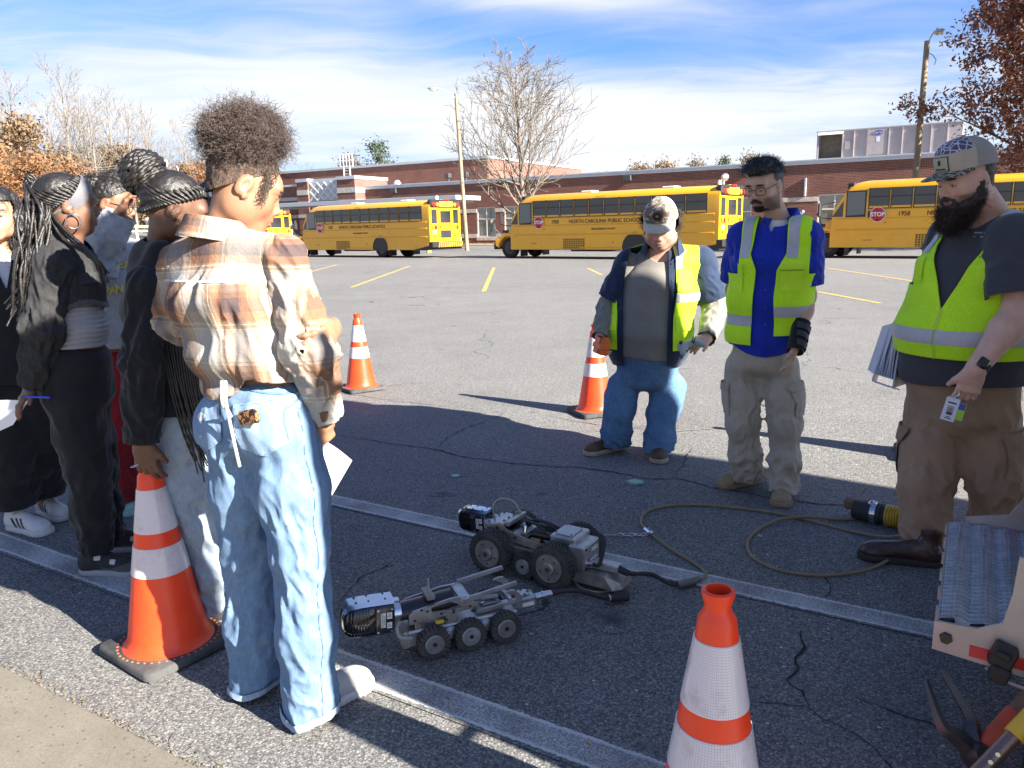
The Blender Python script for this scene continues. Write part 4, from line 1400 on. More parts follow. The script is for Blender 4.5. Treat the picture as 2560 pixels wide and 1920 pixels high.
 for y, mt in ((.66, AMB), (.92, REDL), (-.66, AMB), (-.92, REDL)):
  k = MB()
  k.lathe([(0, 0), (.11, 0), (.10, .03), (0, .05)], 14, MT((X - .1, y, 2.74)) @ MR(rad(-90), 4, 'Y'))
  k.bd('warning_light', mt, t)
 k = MB()
 for y in (-.16, 0, .16):
  k.bbox((X - .12, y - .06, 2.95), (X - .05, y + .06, 3.02), .01)
 k.bd('marker_lights', REDL, t)
 for a, b, z0, z1 in ((.62, 1.02, 1.78, 2.5), (-1.02, -.62, 1.78, 2.5)):
  k = MB()
  k.box((X - .008, a, z0), (X + .02, b, z1))
  k.bd('rear_window', BGLASS, t, sm=None)
 k = MB()
 k.bbox((X - .03, -.52, .95), (X + .02, .52, 2.53), .01)
 dr = k.bd('emergency_door', YEL, t)
 for z0, z1 in ((1.8, 2.42), (1.02, 1.42)):
  k = MB()
  k.box((X - .036, -.40, z0), (X - .025, .40, z1))
  k.bd('door_window', BGLASS, dr, sm=None)
 k = MB()
 k.bbox((X - .07, .38, 1.5), (X - .03, .43, 1.68), .01)
 k.bd('handle', BLK, dr)
 lettering(number, .2, M('rear_number_brown', (.30, .06, .01), .6), dr, (X - .032, 0, 1.56), (0, -1, 0), (0, 0, 1), sx=.9)
 lettering('EMERGENCY DOOR', .06, M('rear_number_brown', (.30, .06, .01), .6), dr, (X - .032, 0, 1.72), (0, -1, 0), (0, 0, 1))
 for s in (1, -1):
  k = MB()
  k.bbox((X - .05, s * .82 - .16, 1.48), (X + .01, s * .82 + .02 * s, 1.68), .01)
  k.bd('tail_light', REDL if s > 0 else AMB, t)
  k = MB()
  k.bbox((X - .05, s * .82 + .03 * s - (.0 if s > 0 else .15), 1.48), (X + .01, s * .82 + .03 * s + (.15 if s > 0 else 0), 1.68), .01)
  k.bd('turn_light', AMB if s > 0 else REDL, t)
  k = MB()
  k.lathe([(0, 0), (.07, 0), (.06, .02), (0, .03)], 14, MT((X, s * .8, 1.12)) @ MR(rad(-90), 4, 'Y'))
  k.bd('reflector', M('reflector_brown', (.22, .07, .02), .4), t)
 for y, w, z, mt in ((.82, .13, 1.32, WHT), (-.85, .15, 1.36, M('decal_orange', (.65, .16, .03), .5))):
  k = MB()
  k.box((X - .006, y - w, z - .08), (X + .002, y + w, z + .08))
  k.bd('decal', mt, t, sm=None)
 k = MB()
 k.bbox((X - .22, -1.2, .52), (X + .12, 1.2, .84), .04)
 bp = k.bd('rear_bumper', BLK, t)
 for i in range(13):
  y = -1.06 + i * .145
  k = MB()
  k.prism([(0, 0), (.06, 0), (.12, .26), (.06, .26)], (X - .224, y + .1, .55), (0, -1, 0), (0, 0, 1), -.008)
  k.bd('warning_stripe', M('stripe_yellow', (.7, .36, .02), .5), bp, sm=None)
 for x in (-4.0, -8.2):
  k = MB()
  k.bbox((x - .3, -.3, 3.0), (x + .3, .3, 3.09), .03)
  k.bd('roof_hatch', WHT, t)
 k = MB()
 k.lathe([(.09, 0), (.09, .1), (.07, .18), (0, .22)], 12, MT((-10.4, 0, 3.02)))
 k.bd('strobe_light', M('strobe_clear', (.75, .75, .75), .15), t)
 return t
BA = 141
def bus_at(x, y):
 l = V3((cos(rad(BA + 90)), sin(rad(BA + 90)), 0))
 return V3((x, y, 0)) - l * 1.14
b1 = school_bus(bus_at(-12.6, 47.8), BA, '1187', 'yellow school bus 1187 with its striped rear beside the light pole')
b2 = school_bus(bus_at(0.0, 38.6), BA, '1950', 'yellow school bus 1950 in the middle, behind the man in the camouflage cap')
b3 = school_bus(bus_at(12.9, 31.8), BA, '1958', 'yellow school bus 1958 at the right, behind the bearded man')
b0 = school_bus(bus_at(-24.2, 56.6), BA, '1778', 'yellow school bus 1778, mostly hidden by the woman in the plaid shirt')
k = MB()
k.cyl((-10.7, .3, 3.0), (-10.7, .3, 3.2), .05, n=8)
k.lathe([(.05, -.15), (.1, -.05), (.17, .12), (.15, .13), (.05, .0)], 14, MT((-10.7, .3, 3.32)) @ MR(rad(90), 4, 'X'))
k.bd('siren_horn', M('lamp_steel', (0.42, 0.43, 0.43), .35, .7), b2)
for x, y, lab in ((-5.2, 50.5, 'yellow bollard stub beside the rear of bus 1187'), (-8.6, 51.5, 'yellow bollard stub under bus 1187')):
 k = MB()
 k.lathe([(.16, 0), (.16, .42), (.12, .47), (0, .48)], 14)
 tag(k.bd('bollard', M('bollard_yellow', (.7, .45, .08), .6), None, loc=(x, y, 0)), lab, 'bollard', 'yellow bollard stubs')
# ================================================================ TRAFFIC CONES
def cone_mats():
 m, t, b = custom('cone_orange')
 vec = t.n('ShaderNodeTexCoord').outputs['Object']
 nz = t.noise(vec, 9, 5, .65)
 c = t.mix(t.ramp(nz, [(.3, 0), (.75, 1)]), (.86, .046, .010, 1), (.93, .072, .013, 1))
 v2 = t.mapping(vec, scale=(1, 1, .22))
 scuff = t.ramp(t.noise(v2, 34, 3, .5), [(.70, 0.0), (.735, .75)])
 c = t.mix(scuff, c, (.16, .035, .02, 1))
 t.put(b.inputs['Base Color'], c)
 b.inputs['Roughness'].default_value = .38
 m2, t, b = custom('cone_reflective_collar')
 vec = t.n('ShaderNodeTexCoord').outputs['UV']
 s = t.n('ShaderNodeSeparateXYZ', i_0=vec)
 hexv = t.n('ShaderNodeTexVoronoi', feature='DISTANCE_TO_EDGE', i_Vector=t.mapping(vec, scale=(1, 1, 1)), i_Scale=1.0, i_Randomness=0.0)
 cell = t.n('ShaderNodeTexVoronoi', feature='DISTANCE_TO_EDGE', i_Vector=vec, i_Scale=1.0, i_Randomness=.18)
 f = t.ramp(cell.outputs['Distance'], [(0.03, 0.0), (.13, 1.0)])
 ob = t.n('ShaderNodeTexCoord').outputs['Object']
 c = t.mix(f, (.50, .42, .43, 1), (.72, .66, .67, 1))
 dirt = t.ramp(t.noise(ob, 14, 5, .7), [(.52, 0.0), (.72, .7)])
 c = t.mix(dirt, c, (.42, .33, .32, 1))
 sc = t.ramp(t.noise(t.mapping(ob, scale=(1, 1, .3)), 26, 3), [(.69, 0), (.73, .8)])
 c = t.mix(sc, c, (.2, .17, .16, 1))
 t.put(b.inputs['Base Color'], c)
 b.inputs['Roughness'].default_value = .28
 b.inputs['Coat Weight'].default_value = .4
 return m, m2
CONE_O, CONE_W = cone_mats()
CONE_B = M('cone_base_rubber', (.055, .055, .055), .85, var=.5, vs=14, bump=.3, bs=60)
CONE_B2 = M('cone_base_rubber_red', (.05, .045, .045), .8, col2=(.22, .05, .045), vs=5)
def traffic_cone(loc, rz, label, tilt=0.0):
 t = thing('traffic_cone', label, 'traffic cone', (loc[0], loc[1], 0), rz, 'orange traffic cones around the demonstration')
 R = lambda z: .135 + (.040 - .135) * (z - .05) / (.64 - .05)
 k = MB()
 prof = [(.155, .036), (.150, .040), (.138, .05)]
 for z in np.linspace(.08, .61, 12):
  prof.append((R(z), z))
 prof += [(.042, .63), (.040, .648), (.030, .664), (.027, .674), (.031, .690), (.034, .700), (.034, .709), (.031, .711), (.026, .711), (.024, .69), (.03, .6), (.05, .5)]
 k.lathe(prof, 48)
 o = k.bd('cone_body', CONE_O, t, sm=50)
 if tilt:
  pass
 for z0, z1 in ((.457, .606), (.306, .407)):
  k = MB()
  k.lathe([(R(z0) + .0005, z0), (R(z0) + .0025, z0 + .001), (R(z1) + .0025, z1 - .001), (R(z1) + .0005, z1)], 48, close=True)
  me = k.mesh('reflective_collar', CONE_W, 50)
  uv = me.uv_layers.new(name='UVMap')
  co = [v.co for v in me.vertices]
  for p in me.polygons:
   an = [math.atan2(co[v].y, co[v].x) for v in p.vertices]
   if max(an) - min(an) > math.pi:
    an = [a + 2 * math.pi if a < 0 else a for a in an]
   for li, v, a in zip(p.loop_indices, p.vertices, an):
    uv.data[li].uv = (a / (2 * math.pi) * 84, co[v].z * 170)
  link('reflective_collar', me, t)
 k = MB()
 h, cc = .178, .035
 base = []
 for sx, sy in ((1, 1), (-1, 1), (-1, -1), (1, -1)):
  for i in range(5):
   a = math.atan2(sy, sx) - math.pi / 4 + i * math.pi / 8
   base.append((sx * (h - cc) + cc * cos(a), sy * (h - cc) + cc * sin(a)))
 n = len(base)
 lev = [(1.0, .010), (1.0, .026), (.985, .034), (.95, .038)]
 vs = [(x * s, y * s, z) for s, z in lev for x, y in base]
 fs = [(i * n + j, i * n + (j + 1) % n, (i + 1) * n + (j + 1) % n, (i + 1) * n + j) for i in range(3) for j in range(n)]
 fs += [tuple(range(n - 1, -1, -1)), tuple(3 * n + j for j in range(n))]
 k.add(vs, fs)
 for sx in (-1, 1):
  for sy in (-1, 1):
   k.bbox((sx * .14 - .03, sy * .14 - .03, 0), (sx * .14 + .03, sy * .14 + .03, .012), .004)
 bs = k.bd('base', CONE_B, t, sm=40)
 k = MB()
 for i in range(44):
  a = i * 2 * math.pi / 44
  k.lathe([(0, .0), (.0042, 0), (.0036, .0012), (0, .0015)], 7, MT((.167 * cos(a), .167 * sin(a), .0382)))
 k.bd('rivet_dots', M('cone_rivet_orange', (.80, .16, .05), .5), bs, sm=None)
 return t
traffic_cone((-1.247, 2.526), rad(-36.5), 'large orange and white traffic cone that the girl in the black hoodie leans on')
traffic_cone((0.417, 1.470), rad(-20), 'orange and white traffic cone closest to the camera, cut off by the bottom edge')
traffic_cone((-1.41, 7.05), rad(35), 'orange traffic cone standing alone in the sun behind the plaid shirt woman')
traffic_cone((0.655, 5.93), rad(20), 'orange traffic cone behind the man in the camouflage cap')
traffic_cone((2.58, 4.60), rad(-20), 'traffic cone hidden behind the bearded man, its shadow showing')
# ================================================================ PIPE INSPECTION CRAWLERS
ALU = M('machined_aluminium', (.50, .49, .47), .38, .85, var=.22, vs=14, bump=.08, bs=90)
ALUD = M('dirty_aluminium', (.34, .32, .29), .5, .7, var=.35, vs=16, bump=.15, bs=80)
STEEL = M('polished_steel', (.62, .63, .65), .16, 1.0, var=.08, vs=20)
BKGL = M('gloss_black_housing', (.010, .010, .011), .12, spec=.6, coat=.7)
BKMT = M('satin_black_tube', (.022, .018, .018), .35)
RUBB = M('knobbly_rubber', (.030, .030, .030), .85, col2=(.085, .078, .07), vs=22, bump=.4, bs=90)
CBL = M('black_cable', (.018, .018, .019), .6)
BOLT = M('bolt_dark', (.07, .065, .06), .4, .7)
YTAG = M('yellow_tape', (.65, .45, .03), .5)
LABEL = M('white_sticker', (.72, .72, .70), .5)
def bolts(name, pts, axis, r, h, parent, mat=BOLT):
 k = MB()
 a = V3(axis).normalized()
 for p in pts:
  p = V3(p)
  k.cyl(p - a * .001, p + a * h, r, r * .9, 6)
 return tag(k.bd(name, mat, parent, sm=30), kind='stuff' if len(pts) > 1 else None)
def camera_head(t, M0, L=.185, R=.062):
 """ribbed black inspection camera pointing along local +x of M0, with chromed guards"""
 k = MB()
 vs, fs = [], []
 n, st = 24, []
 for x, s in ((0, .92), (.006, 1), (L * .55, 1), (L * .72, .985), (L * .86, .9), (L * .95, .72), (L, .4)):
  st.append((x, s))
 for x, s in st:
  for i in range(n):
   a = 2 * math.pi * i / n
   c, q = cos(a), sin(a)
   e = .62
   yy = math.copysign(abs(c) ** e, c) * R * .86 * s
   zz = math.copysign(abs(q) ** e, q) * R * .95 * s
   vs.append(M0 @ V3((x, yy, zz)))
 m = len(st)
 fs = [(i * n + j, (i + 1) * n + j, (i + 1) * n + (j + 1) % n, i * n + (j + 1) % n) for i in range(m - 1) for j in range(n)]
 fs += [tuple(range(n)), tuple((m - 1) * n + j for j in range(n - 1, -1, -1))]
 k.add(vs, fs)
 hd = k.bd('camera_head', BKGL, t, sm=40)
 k = MB()
 for i in range(8):           # curved cooling ribs round the nose
  x = L * (.50 + .055 * i)
  s = 1.03 if x < L * .72 else (1.03 - .9 * ((x / L - .72) / .28) ** 2 * .5)
  pts = []
  for j in range(22):
   a = 2 * math.pi * j / 22
   c, q = cos(a), sin(a)
   pts.append(M0 @ V3((x + .004 * cos(2 * a), math.copysign(abs(c) ** .62, c) * R * .88 * s, math.copysign(abs(q) ** .62, q) * R * .90 * s)))
  k.tube(pts, .0026, 5, closed=True)
 k.bd('cooling_ribs', BKGL, hd)
 for sg in (1, -1):
  k = MB()
  prof = [(.0, .0), (L * .62, .0), (L * .86, -.004), (L * .96, -.018)]
  top = [M0 @ V3((x, y, sg * (R + .006 + z))) for x, z in prof for y in (-R * .46, R * .46)]
  bot = [M0 @ V3((x, y, sg * (R - .008 + z))) for x, z in prof for y in (-R * .66, R * .66)]
  v = top + bot
  f = []
  for i in range(3):
   a = 2 * i
   f += [(a, a + 1, a + 3, a + 2), (8 + a, 8 + a + 2, 8 + a + 3, 8 + a + 1), (a, a + 2, 8 + a + 2, 8 + a), (a + 1, 8 + a + 1, 8 + a + 3, a + 3)]
  f += [(0, 8, 9, 1), (6, 7, 15, 14)]
  k.add(v, f)
  g = k.bd('guard_plate', STEEL, hd, sm=40)
  if sg > 0:
   bolts('guard_screws', [M0 @ V3((x, y, R + .006)) for x in (.03, .09, .135) for y in (-.022, .022)], M0.to_3x3() @ V3((0, 0, 1)), .004, .002, g)
 for sg in (1, -1):
  k = MB()
  k.bbox((.004, sg * R * .86 - .003, -R * .8), (.07, sg * R * .86 + .003, R * .8), .002, M0)
  sp = k.bd('side_plate', BKGL, hd)
  if sg > 0:
   bolts('side_screws', [M0 @ V3((x, R * .86 + .003, z)) for x in (.012, .062) for z in (-.042, .042)], M0.to_3x3() @ V3((0, 1, 0)), .0045, .002, sp, STEEL)
   for (x0, x1, z0, z1) in ((.035, .052, -.026, .03), (.012, .030, .006, .030), (.012, .030, -.03, -.008)):
    k = MB()
    k.box((x0, R * .86 + .003, z0), (x1, R * .86 + .0045, z1), M0)
    k.bd('sticker', LABEL, sp, sm=None)
   for zc in (.018, -.019):
    k = MB()
    for tri, dz in (((0, .007), (-.006, -.004), (.006, -.004)), .0), :
     o = [M0 @ V3((.021 - p[0], R * .86 + .0049, zc + p[1])) for p in tri]
     for i in range(3):
      k.tube([o[i], o[(i + 1) % 3]], .0006, 4)
    k.cyl(M0 @ V3((.021, R * .86 + .0049, zc + .003)), M0 @ V3((.021, R * .86 + .0049, zc - .002)), .0006, n=4)
    k.bd('warning_mark', CBL, sp)
   lettering('CAUTION: HOT', .0085, CBL, sp, M0 @ V3((.047, R * .86 + .0052, .002)), M0.to_3x3() @ V3((0, 0, 1)), M0.to_3x3() @ V3((1, 0, 0)), extrude=.0001)
   lettering('SURFACE', .0085, CBL, sp, M0 @ V3((.0395, R * .86 + .0052, .002)), M0.to_3x3() @ V3((0, 0, 1)), M0.to_3x3() @ V3((1, 0, 0)), extrude=.0001)
 return hd
def tread_wheel(t, c, r, w, side, kind):
 """kind 'slot': small wheels with slotted rubber; kind 'knob': pneumatic tyre with diamond knobs"""
 o = MT(c) @ MR(rad(-90 * side), 4, 'X')
 k = MB()
 if kind == 'slot':
  k.lathe([(r * .55, -w), (r * .93, -w), (r * .93, 0), (r * .72, .002), (r * .60, 0), (r * .55, -.003)], 40, o, close=True)
  for i in range(22):
   a = 2 * math.pi * i / 22
   m = o @ MR(a, 4, 'Z')
   k.bbox((r * .66, -r * .105, -w * 1.02), (r * 1.0, r * .105, .004), .0018, m)
 else:
  q = w / 2
  k.lathe([(r * .60, -w * .92), (r * .80, -w), (r * .93, -w * .86), (r * .965, -q), (r * .93, -w * .14), (r * .80, 0), (r * .60, -w * .08)], 44, o, close=True)
  for row in range(5):
   z = -w * (.14 + .18 * row)
   rr = r * (.972 if row in (1, 2, 3) else .945)
   for i in range(34):
    a = 2 * math.pi * (i + .5 * (row % 2)) / 34
    m = o @ MR(a, 4, 'Z') @ MT((rr, 0, z)) @ MR(rad(45), 4, 'X')
    k.box((-r * .03, -r * .05, -r * .05), (r * .028, r * .05, r * .05), m)
 wh = k.bd('wheel', RUBB, t, sm=30)
 k = MB()
 if kind == 'slot':
  k.lathe([(r * .60, -.004), (r * .60, .002), (r * .57, .004), (r * .22, .004), (r * .21, .002), (0, .002)], 32, o)
  hb = k.bd('hub', ALU, wh)
  bolts('hub_bolt', [o @ V3((0, 0, .002))], o.to_3x3() @ V3((0, 0, 1)), r * .15, .004, hb)
  bolts('hub_holes', [o @ V3((r * .38 * cos(a), r * .38 * sin(a), .0035)) for a in (.7, 2.8, 4.9)], o.to_3x3() @ V3((0, 0, 1)), r * .04, .001, hb)
 else:
  k.lathe([(r * .62, -w * .10), (r * .62, -.002), (r * .60, .003), (r * .30, .003), (r * .29, .010), (r * .24, .014), (r * .11, .014), (r * .10, -.01), (0, -.012)], 36, o)
  hb = k.bd('hub', ALUD, wh)
  bolts('hub_holes', [o @ V3((r * .44 * cos(a), r * .44 * sin(a), .0028)) for a in (.4, 1.6, 2.9, 4.0, 5.2)], o.to_3x3() @ V3((0, 0, 1)), r * .05, .0012, hb)
 return wh
def plate(t, poly, y, th, mat, name='side_plate', M0=Matrix()):
 """flat plate in the local xz plane, thickness th towards +y"""
 k = MB()
 k.prism([(p[0], p[1]) for p in poly], M0 @ V3((0, y + th, 0)), M0.to_3x3() @ V3((1, 0, 0)), M0.to_3x3() @ V3((0, 0, 1)), th)
 return k.bd(name, mat, t, sm=None)
def small_crawler():
 t = thing('pipe_crawler', 'small silver six wheeled pipe inspection robot with black camera head, nearest the camera', 'inspection robot', (-.200, 2.558, 0), rad(180 + 21.5))
 k = MB()
 k.bbox((-.155, -.062, .035), (.215, .062, .095), .006)
 k.bbox((-.20, -.05, .045), (-.15, .05, .085), .004)
 k.bd('chassis', ALU, t)
 k = MB()
 k.bbox((.205, -.058, .03), (.232, .058, .092), .005)
 k.bd('front_cap', ALUD, t)
 for s in (1, -1):
  for x in (.132, 0, -.132):
   k = MB()
   k.cyl((x, s * .055, .058), (x, s * .085, .058), .03, n=14)
   k.bd('axle', ALUD, t)
   tread_wheel(t, V3((x, s * .110, .057)), .057, .036, s, 'slot')
  for x in (.066, -.066):
   k = MB()
   k.lathe([(.03, .05), (.026, .066), (.016, .078), (0, .08)], 16, MT((x, 0, .062)) @ MR(rad(-90 * s), 4, 'X'))
   k.bd('gear_cover', ALU, t)
  y0 = s * .052 - .004
  out = [(.205, .128), (.205, .185), (.19, .20), (.055, .232), (.01, .232), (-.03, .200), (-.033, .155), (.195, .128)]
  hole = [(.125, .182), (.125, .202), (.06, .214), (.028, .196), (.012, .178)]
  top = plate(t, [(.205, .128), (.205, .185), (.19, .20), (.055, .232), (.055, .216), (.125, .204), (.125, .178), (.06, .172), (.06, .143)], y0, .008, ALU)
  k = MB()
  k.prism([(.06, .143), (.06, .172), (.012, .172), (.030, .196), (.055, .216), (.055, .232), (.01, .232), (-.03, .200), (-.033, .155)], (0, y0 + .008, 0), (1, 0, 0), (0, 0, 1), .008)
  k.bd('side_plate', ALU, t, sm=None)
  yy = y0 + .008 if s > 0 else y0
  bolts('plate_bolts', [(.185, yy, .15), (.16, yy, .205 - .004), (.09, yy, .16), (.045, yy, .165), (.045, yy, .152), (-.015, yy, .17), (0, yy, .222), (.14, yy, .188)], (0, s, 0), .006, .004, t)
  k = MB()
  a, b = V3((-.01, s * .07, .225)), V3((-.19, s * .07, .19))
  d = b - a
  k.bbox((0, -.005, -.013), (d.length, .005, .013), .003, MT(a) @ MR(-math.atan2(d.z, -d.x), 4, 'Y') @ MR(math.pi, 4, 'Z'))
  k.bd('link_bar', ALU, t)
  plate(t, [(-.145, .205), (-.165, .215), (-.185, .212), (-.205, .185), (-.215, .150), (-.20, .135), (-.04, .118), (-.04, .135), (-.19, .155), (-.175, .185)], s * .058 - .004, .007, ALU)
  bolts('plate_bolts', [(-.172, s * .075, .19), (-.02, s * .075, .155)], (0, s, 0), .008, .005, t)
  k = MB()
  k.bbox((.03, s * .05 - .008, .09), (.075, s * .05 + .008, .15), .003)
  k.bd('post', ALUD, t)
  k = MB()
  k.bbox((.16, s * .05 - .006, .09), (.185, s * .05 + .006, .14), .003)
  k.bd('post', ALUD, t)
 k = MB()
 k.bbox((-.02, -.07, .205), (.02, .07, .226), .004)
 k.bd('cross_bar', ALU, t)
 k = MB()
 k.bbox((-.18, -.06, .14), (-.165, .06, .165), .004)
 k.bd('cross_bar', ALU, t)
 k = MB()
 k.bbox((.105, -.045, .235), (.135, .045, .255), .003)
 k.bbox((.11, -.008, .2), (.13, .008, .24), .003)
 br = k.bd('mount_bracket', ALUD, t)
 k = MB()
 k.tube(cmr([(.118, .04, .255), (.125, .035, .30), (.118, .0, .322), (.108, -.03, .30), (.108, -.035, .25)], 6), .0035, 6)
 k.bd('lifting_wire', M('braided_wire', (.36, .33, .27), .5, .5), t)
 k = MB()
 k.tube(cmr([(.21, .02, .165), (.245, .045, .13), (.24, .06, .085), (.20, .066, .075)], 6), .007, 8)
 k.bd('hose', M('grey_hose', (.30, .30, .28), .6), t)
 k = MB()
 k.cyl((.03, 0, .196), (.235, 0, .172), .045, .045, 24)
 k.bd('camera_arm', BKMT, t)
 k = MB()
 k.cyl((.228, 0, .1877), (.252, 0, .189), .049, n=24)
 k.bbox((.225, -.016, .23), (.262, .016, .25), .003)
 k.bd('lock_ring', STEEL, t)
 k = MB()
 k.cyl((.06, -.01, .2), (.09, -.008, .202), .028, n=12)
 k.bd('green_tube', M('green_plastic', (.10, .22, .12), .5), t)
 camera_head(t, MT((.252, 0, .150)) @ MR(rad(-3), 4, 'Y') @ Matrix.Scale(.95, 4))
 k = MB()
 k.cyl((.085, .06, .118), (.115, .06, .118), .011, n=10)
 k.bd('tape_wrap', YTAG, t)
 k = MB()
 k.cyl((.07, .06, .118), (.15, .06, .118), .007, n=8)
 k.bd('rod', BKMT, t)
 k = MB()
 k.bbox((-.15, -.04, .095), (-.05, .04, .128), .005)
 k.bbox((-.13, -.03, .128), (-.07, .03, .14), .004)
 k.cyl((-.14, 0, .15), (-.05, 0, .158), .012, n=10)
 k.bd('drive_unit', ALUD, t)
 k = MB()
 k.tube([(-.07 + .016 * cos(a), .03, .17 + .016 * sin(a)) for a in np.linspace(0, 6.0, 16)], .0015, 5)
 k.cyl((-.065, .02, .15), (-.065, .03, .186), .004, n=8)
 k.bd('pull_ring', STEEL, t)
 k = MB()
 k.bbox((-.285, -.034, .07), (-.20, .034, .13), .01)
 k.cyl((-.24, 0, .13), (-.24, 0, .14), .026, n=16)
 k.bd('tail_block', ALU, t)
 bolts('tail_bolts', [(-.24 + .02 * cos(a), .02 * sin(a), .14) for a in (0, 1.57, 3.14, 4.71)], (0, 0, 1), .006, .004, t)
 k = MB()
 k.box((-.27, .034, .085), (-.225, .0355, .1))
 k.bd('sticker', LABEL, t, sm=None)
 k = MB()
 k.cyl((-.28, 0, .098), (-.315, 0, .10), .016, n=14)
 k.cyl((-.315, 0, .10), (-.325, 0, .10), .020, n=14)
 k.cyl((-.325, 0, .10), (-.355, 0, .10), .017, n=14)
 k.bd('connector', STEEL, t)
 k = MB()
 pts = cmr([(-.35, 0, .10), (-.40, 0, .098), (-.47, .004, .085), (-.55, .01, .05), (-.60, .012, .03), (-.66, .012, .022)], 6)
 k.tube(pts, [.013 if p.x > -.40 else .0095 for p in pts], 10)
 k.cyl((-.60, .012, .03), (-.68, .012, .020), .015, .017, 12)
 k.bd('cable', CBL, t)
 k = MB()
 k.cyl((-.592, .012, .031), (-.598, .012, .030), .0165, n=12)
 k.bd('cable_band', STEEL, t)
 for o in t.children:           # the upper works sit low over the wheels
  if o.name.split('.')[0] not in ('wheel', 'camera_head', 'axle'):
   for v in o.data.vertices:
    if v.co.z > .095:
     v.co.z = .095 + (v.co.z - .095) * .66
def big_crawler():
 t = thing('pipe_crawler', 'larger dirty silver pipe inspection robot on four big knobbly tyres with grey box on top', 'inspection robot', (.09, 3.11, 0), rad(180 - 32.5))
 r = .098
 for s in (1, -1):
  for x in (.15, -.15):
   tread_wheel(t, V3((x, s * .158, r)), r, .062, s, 'knob')
   k = MB()
   k.cyl((x, s * .06, r), (x, s * .11, r), .028, n=14)
   k.bd('axle', ALUD, t)
  tread_wheel(t, V3((.0, s * .115, .056)), .056, .036, s, 'slot')
  k = MB()
  k.bbox((-.02, s * .06 - .008, .04), (.02, s * .06 + .008, .15), .004)
  k.bd('bracket', BOLT, t)
  plate(t, [(.16, .205), (.16, .185), (.10, .150), (-.16, .12), (-.20, .12), (-.20, .145), (-.10, .158), (.02, .175), (.09, .19), (.13, .215)], s * .085 - .004, .008, ALUD)
  bolts('plate_bolts', [(.11, s * .09, .18), (.09, s * .09, .155), (.05, s * .09, .168), (-.12, s * .09, .138), (-.17, s * .09, .13), (.14, s * .09, .195)], (0, s, 0), .0065, .005, t)
 k = MB()
 k.bbox((-.20, -.075, .055), (.20, .075, .12), .006)
 k.bd('chassis', ALUD, t)
 k = MB()
 k.bbox((.135, -.075, .175), (.215, .075, .20), .006)
 k.bbox((.215, -.045, .15), (.245, .045, .195), .006)
 k.bd('front_block', ALU, t)
 k = MB()
 k.bbox((.02, -.06, .145), (.10, .06, .162), .004)
 k.bbox((.09, -.075, .20), (.108, .075, .222), .004)
 k.bbox((.02, -.05, .162), (.05, .05, .178), .004)
 k.bd('deck_plate', ALU, t)
 bolts('deck_bolts', [(x, y, .2) for x in (.15, .2) for y in (-.06, -.02, .02, .06)], (0, 0, 1), .005, .004, t)
 k = MB()
 k.bbox((-.11, -.05, .12), (.02, .05, .150), .004)
 k.cyl((.0, .02, .17), (-.10, .025, .175), .018, n=12)
 k.cyl((.02, -.02, .165), (-.02, -.02, .165), .012, n=12)
 k.bd('motor', BKMT, t)
 k = MB()
 k.cyl((-.005, .045, .152), (-.05, .045, .152), .012, n=10)
 k.bd('copper_coil', M('dull_brass', (.38, .30, .13), .4, .8), t)
 for y0, y1, z in ((.0, .05, .205), (-.03, -.02, .2), (-.05, -.04, .195)):
  k = MB()
  k.tube(cmr([(.06, y0, .165), (.05, y0, z), (-.02, (y0 + y1) / 2, z + .01), (-.09, y1, .19), (-.13, y1, .17)], 6), .006, 8)
  k.bd('cable', CBL, t)
 k = MB()
 k.tube(cmr([(.19, .03, .2), (.20, .03, .26), (.18, 0, .29), (.13, -.03, .275), (.10, -.04, .22)], 6), .0035, 6)
 k.bd('lifting_wire', M('braided_wire', (.36, .33, .27), .5, .5), t)
 k = MB()
 k.tube([(.03, .04, .178), (.03, .035, .20), (.045, .02, .205), (.06, .02, .19)], .009, 8)
 k.bd('clamp', STEEL, t)
 k = MB()
 k.bbox((-.225, -.07, .15), (-.105, .07, .205), .006)
 bx = k.bd('electronics_box', ALU, t)
 k = MB()
 k.bbox((-.20, -.05, .205), (-.12, .05, .212), .003)
 k.bd('lid', M('pale_lid', (.52, .53, .50), .5, .3, var=.1), bx)
 bolts('lid_screws', [(x, y, .212) for x in (-.195, -.125) for y in (-.045, .045)], (0, 0, 1), .004, .003, bx)
 k = MB()
 k.bbox((-.275, -.055, .085), (-.20, .085, .185), .006)
 b2 = k.bd('connector_box', ALU, t)
 bolts('corner_screws', [(-.276, y, z) for y in (-.045, .075) for z in (.095, .175)], (-1, 0, 0), .006, .004, b2)
 k = MB()
 k.box((-.277, -.03, .15), (-.2755, .02, .165))
 k.bd('sticker', LABEL, b2, sm=None)
 k = MB()
 k.cyl((-.275, .055, .11), (-.30, .055, .11), .011, n=12)
 k.bd('socket', STEEL, b2)
 k = MB()
 k.tube(cmr([(-.30, .055, .11), (-.325, .055, .115), (-.33, .03, .16), (-.32, .0, .205), (-.29, -.01, .215)], 6), .008, 8)
 k.bd('cable', CBL, t)
 k = MB()
 vs = [(-.19, -.06, .035), (-.19, .085, .035), (-.19, .085, .085), (-.19, -.06, .085), (-.40, -.06, .03), (-.40, .085, .03), (-.36, .085, .085), (-.36, -.06, .085), (-.43, -.035, .035), (-.43, .06, .035), (-.42, .06, .06), (-.42, -.035, .06)]
 k.add(vs, [(0, 1, 2, 3), (0, 4, 5, 1), (1, 5, 6, 2), (3, 2, 6, 7), (0, 3, 7, 4), (4, 8, 9, 5), (5, 9, 10, 6), (6, 10, 11, 7), (7, 11, 8, 4), (8, 11, 10, 9)])
 k.bd('tail_skid', ALUD, t, sm=None)
 k = MB()
 k.bbox((-.40, -.005, .087), (-.27, .045, .118), .005)
 k.bbox((-.29, -.01, .087), (-.275, .05, .13), .003)
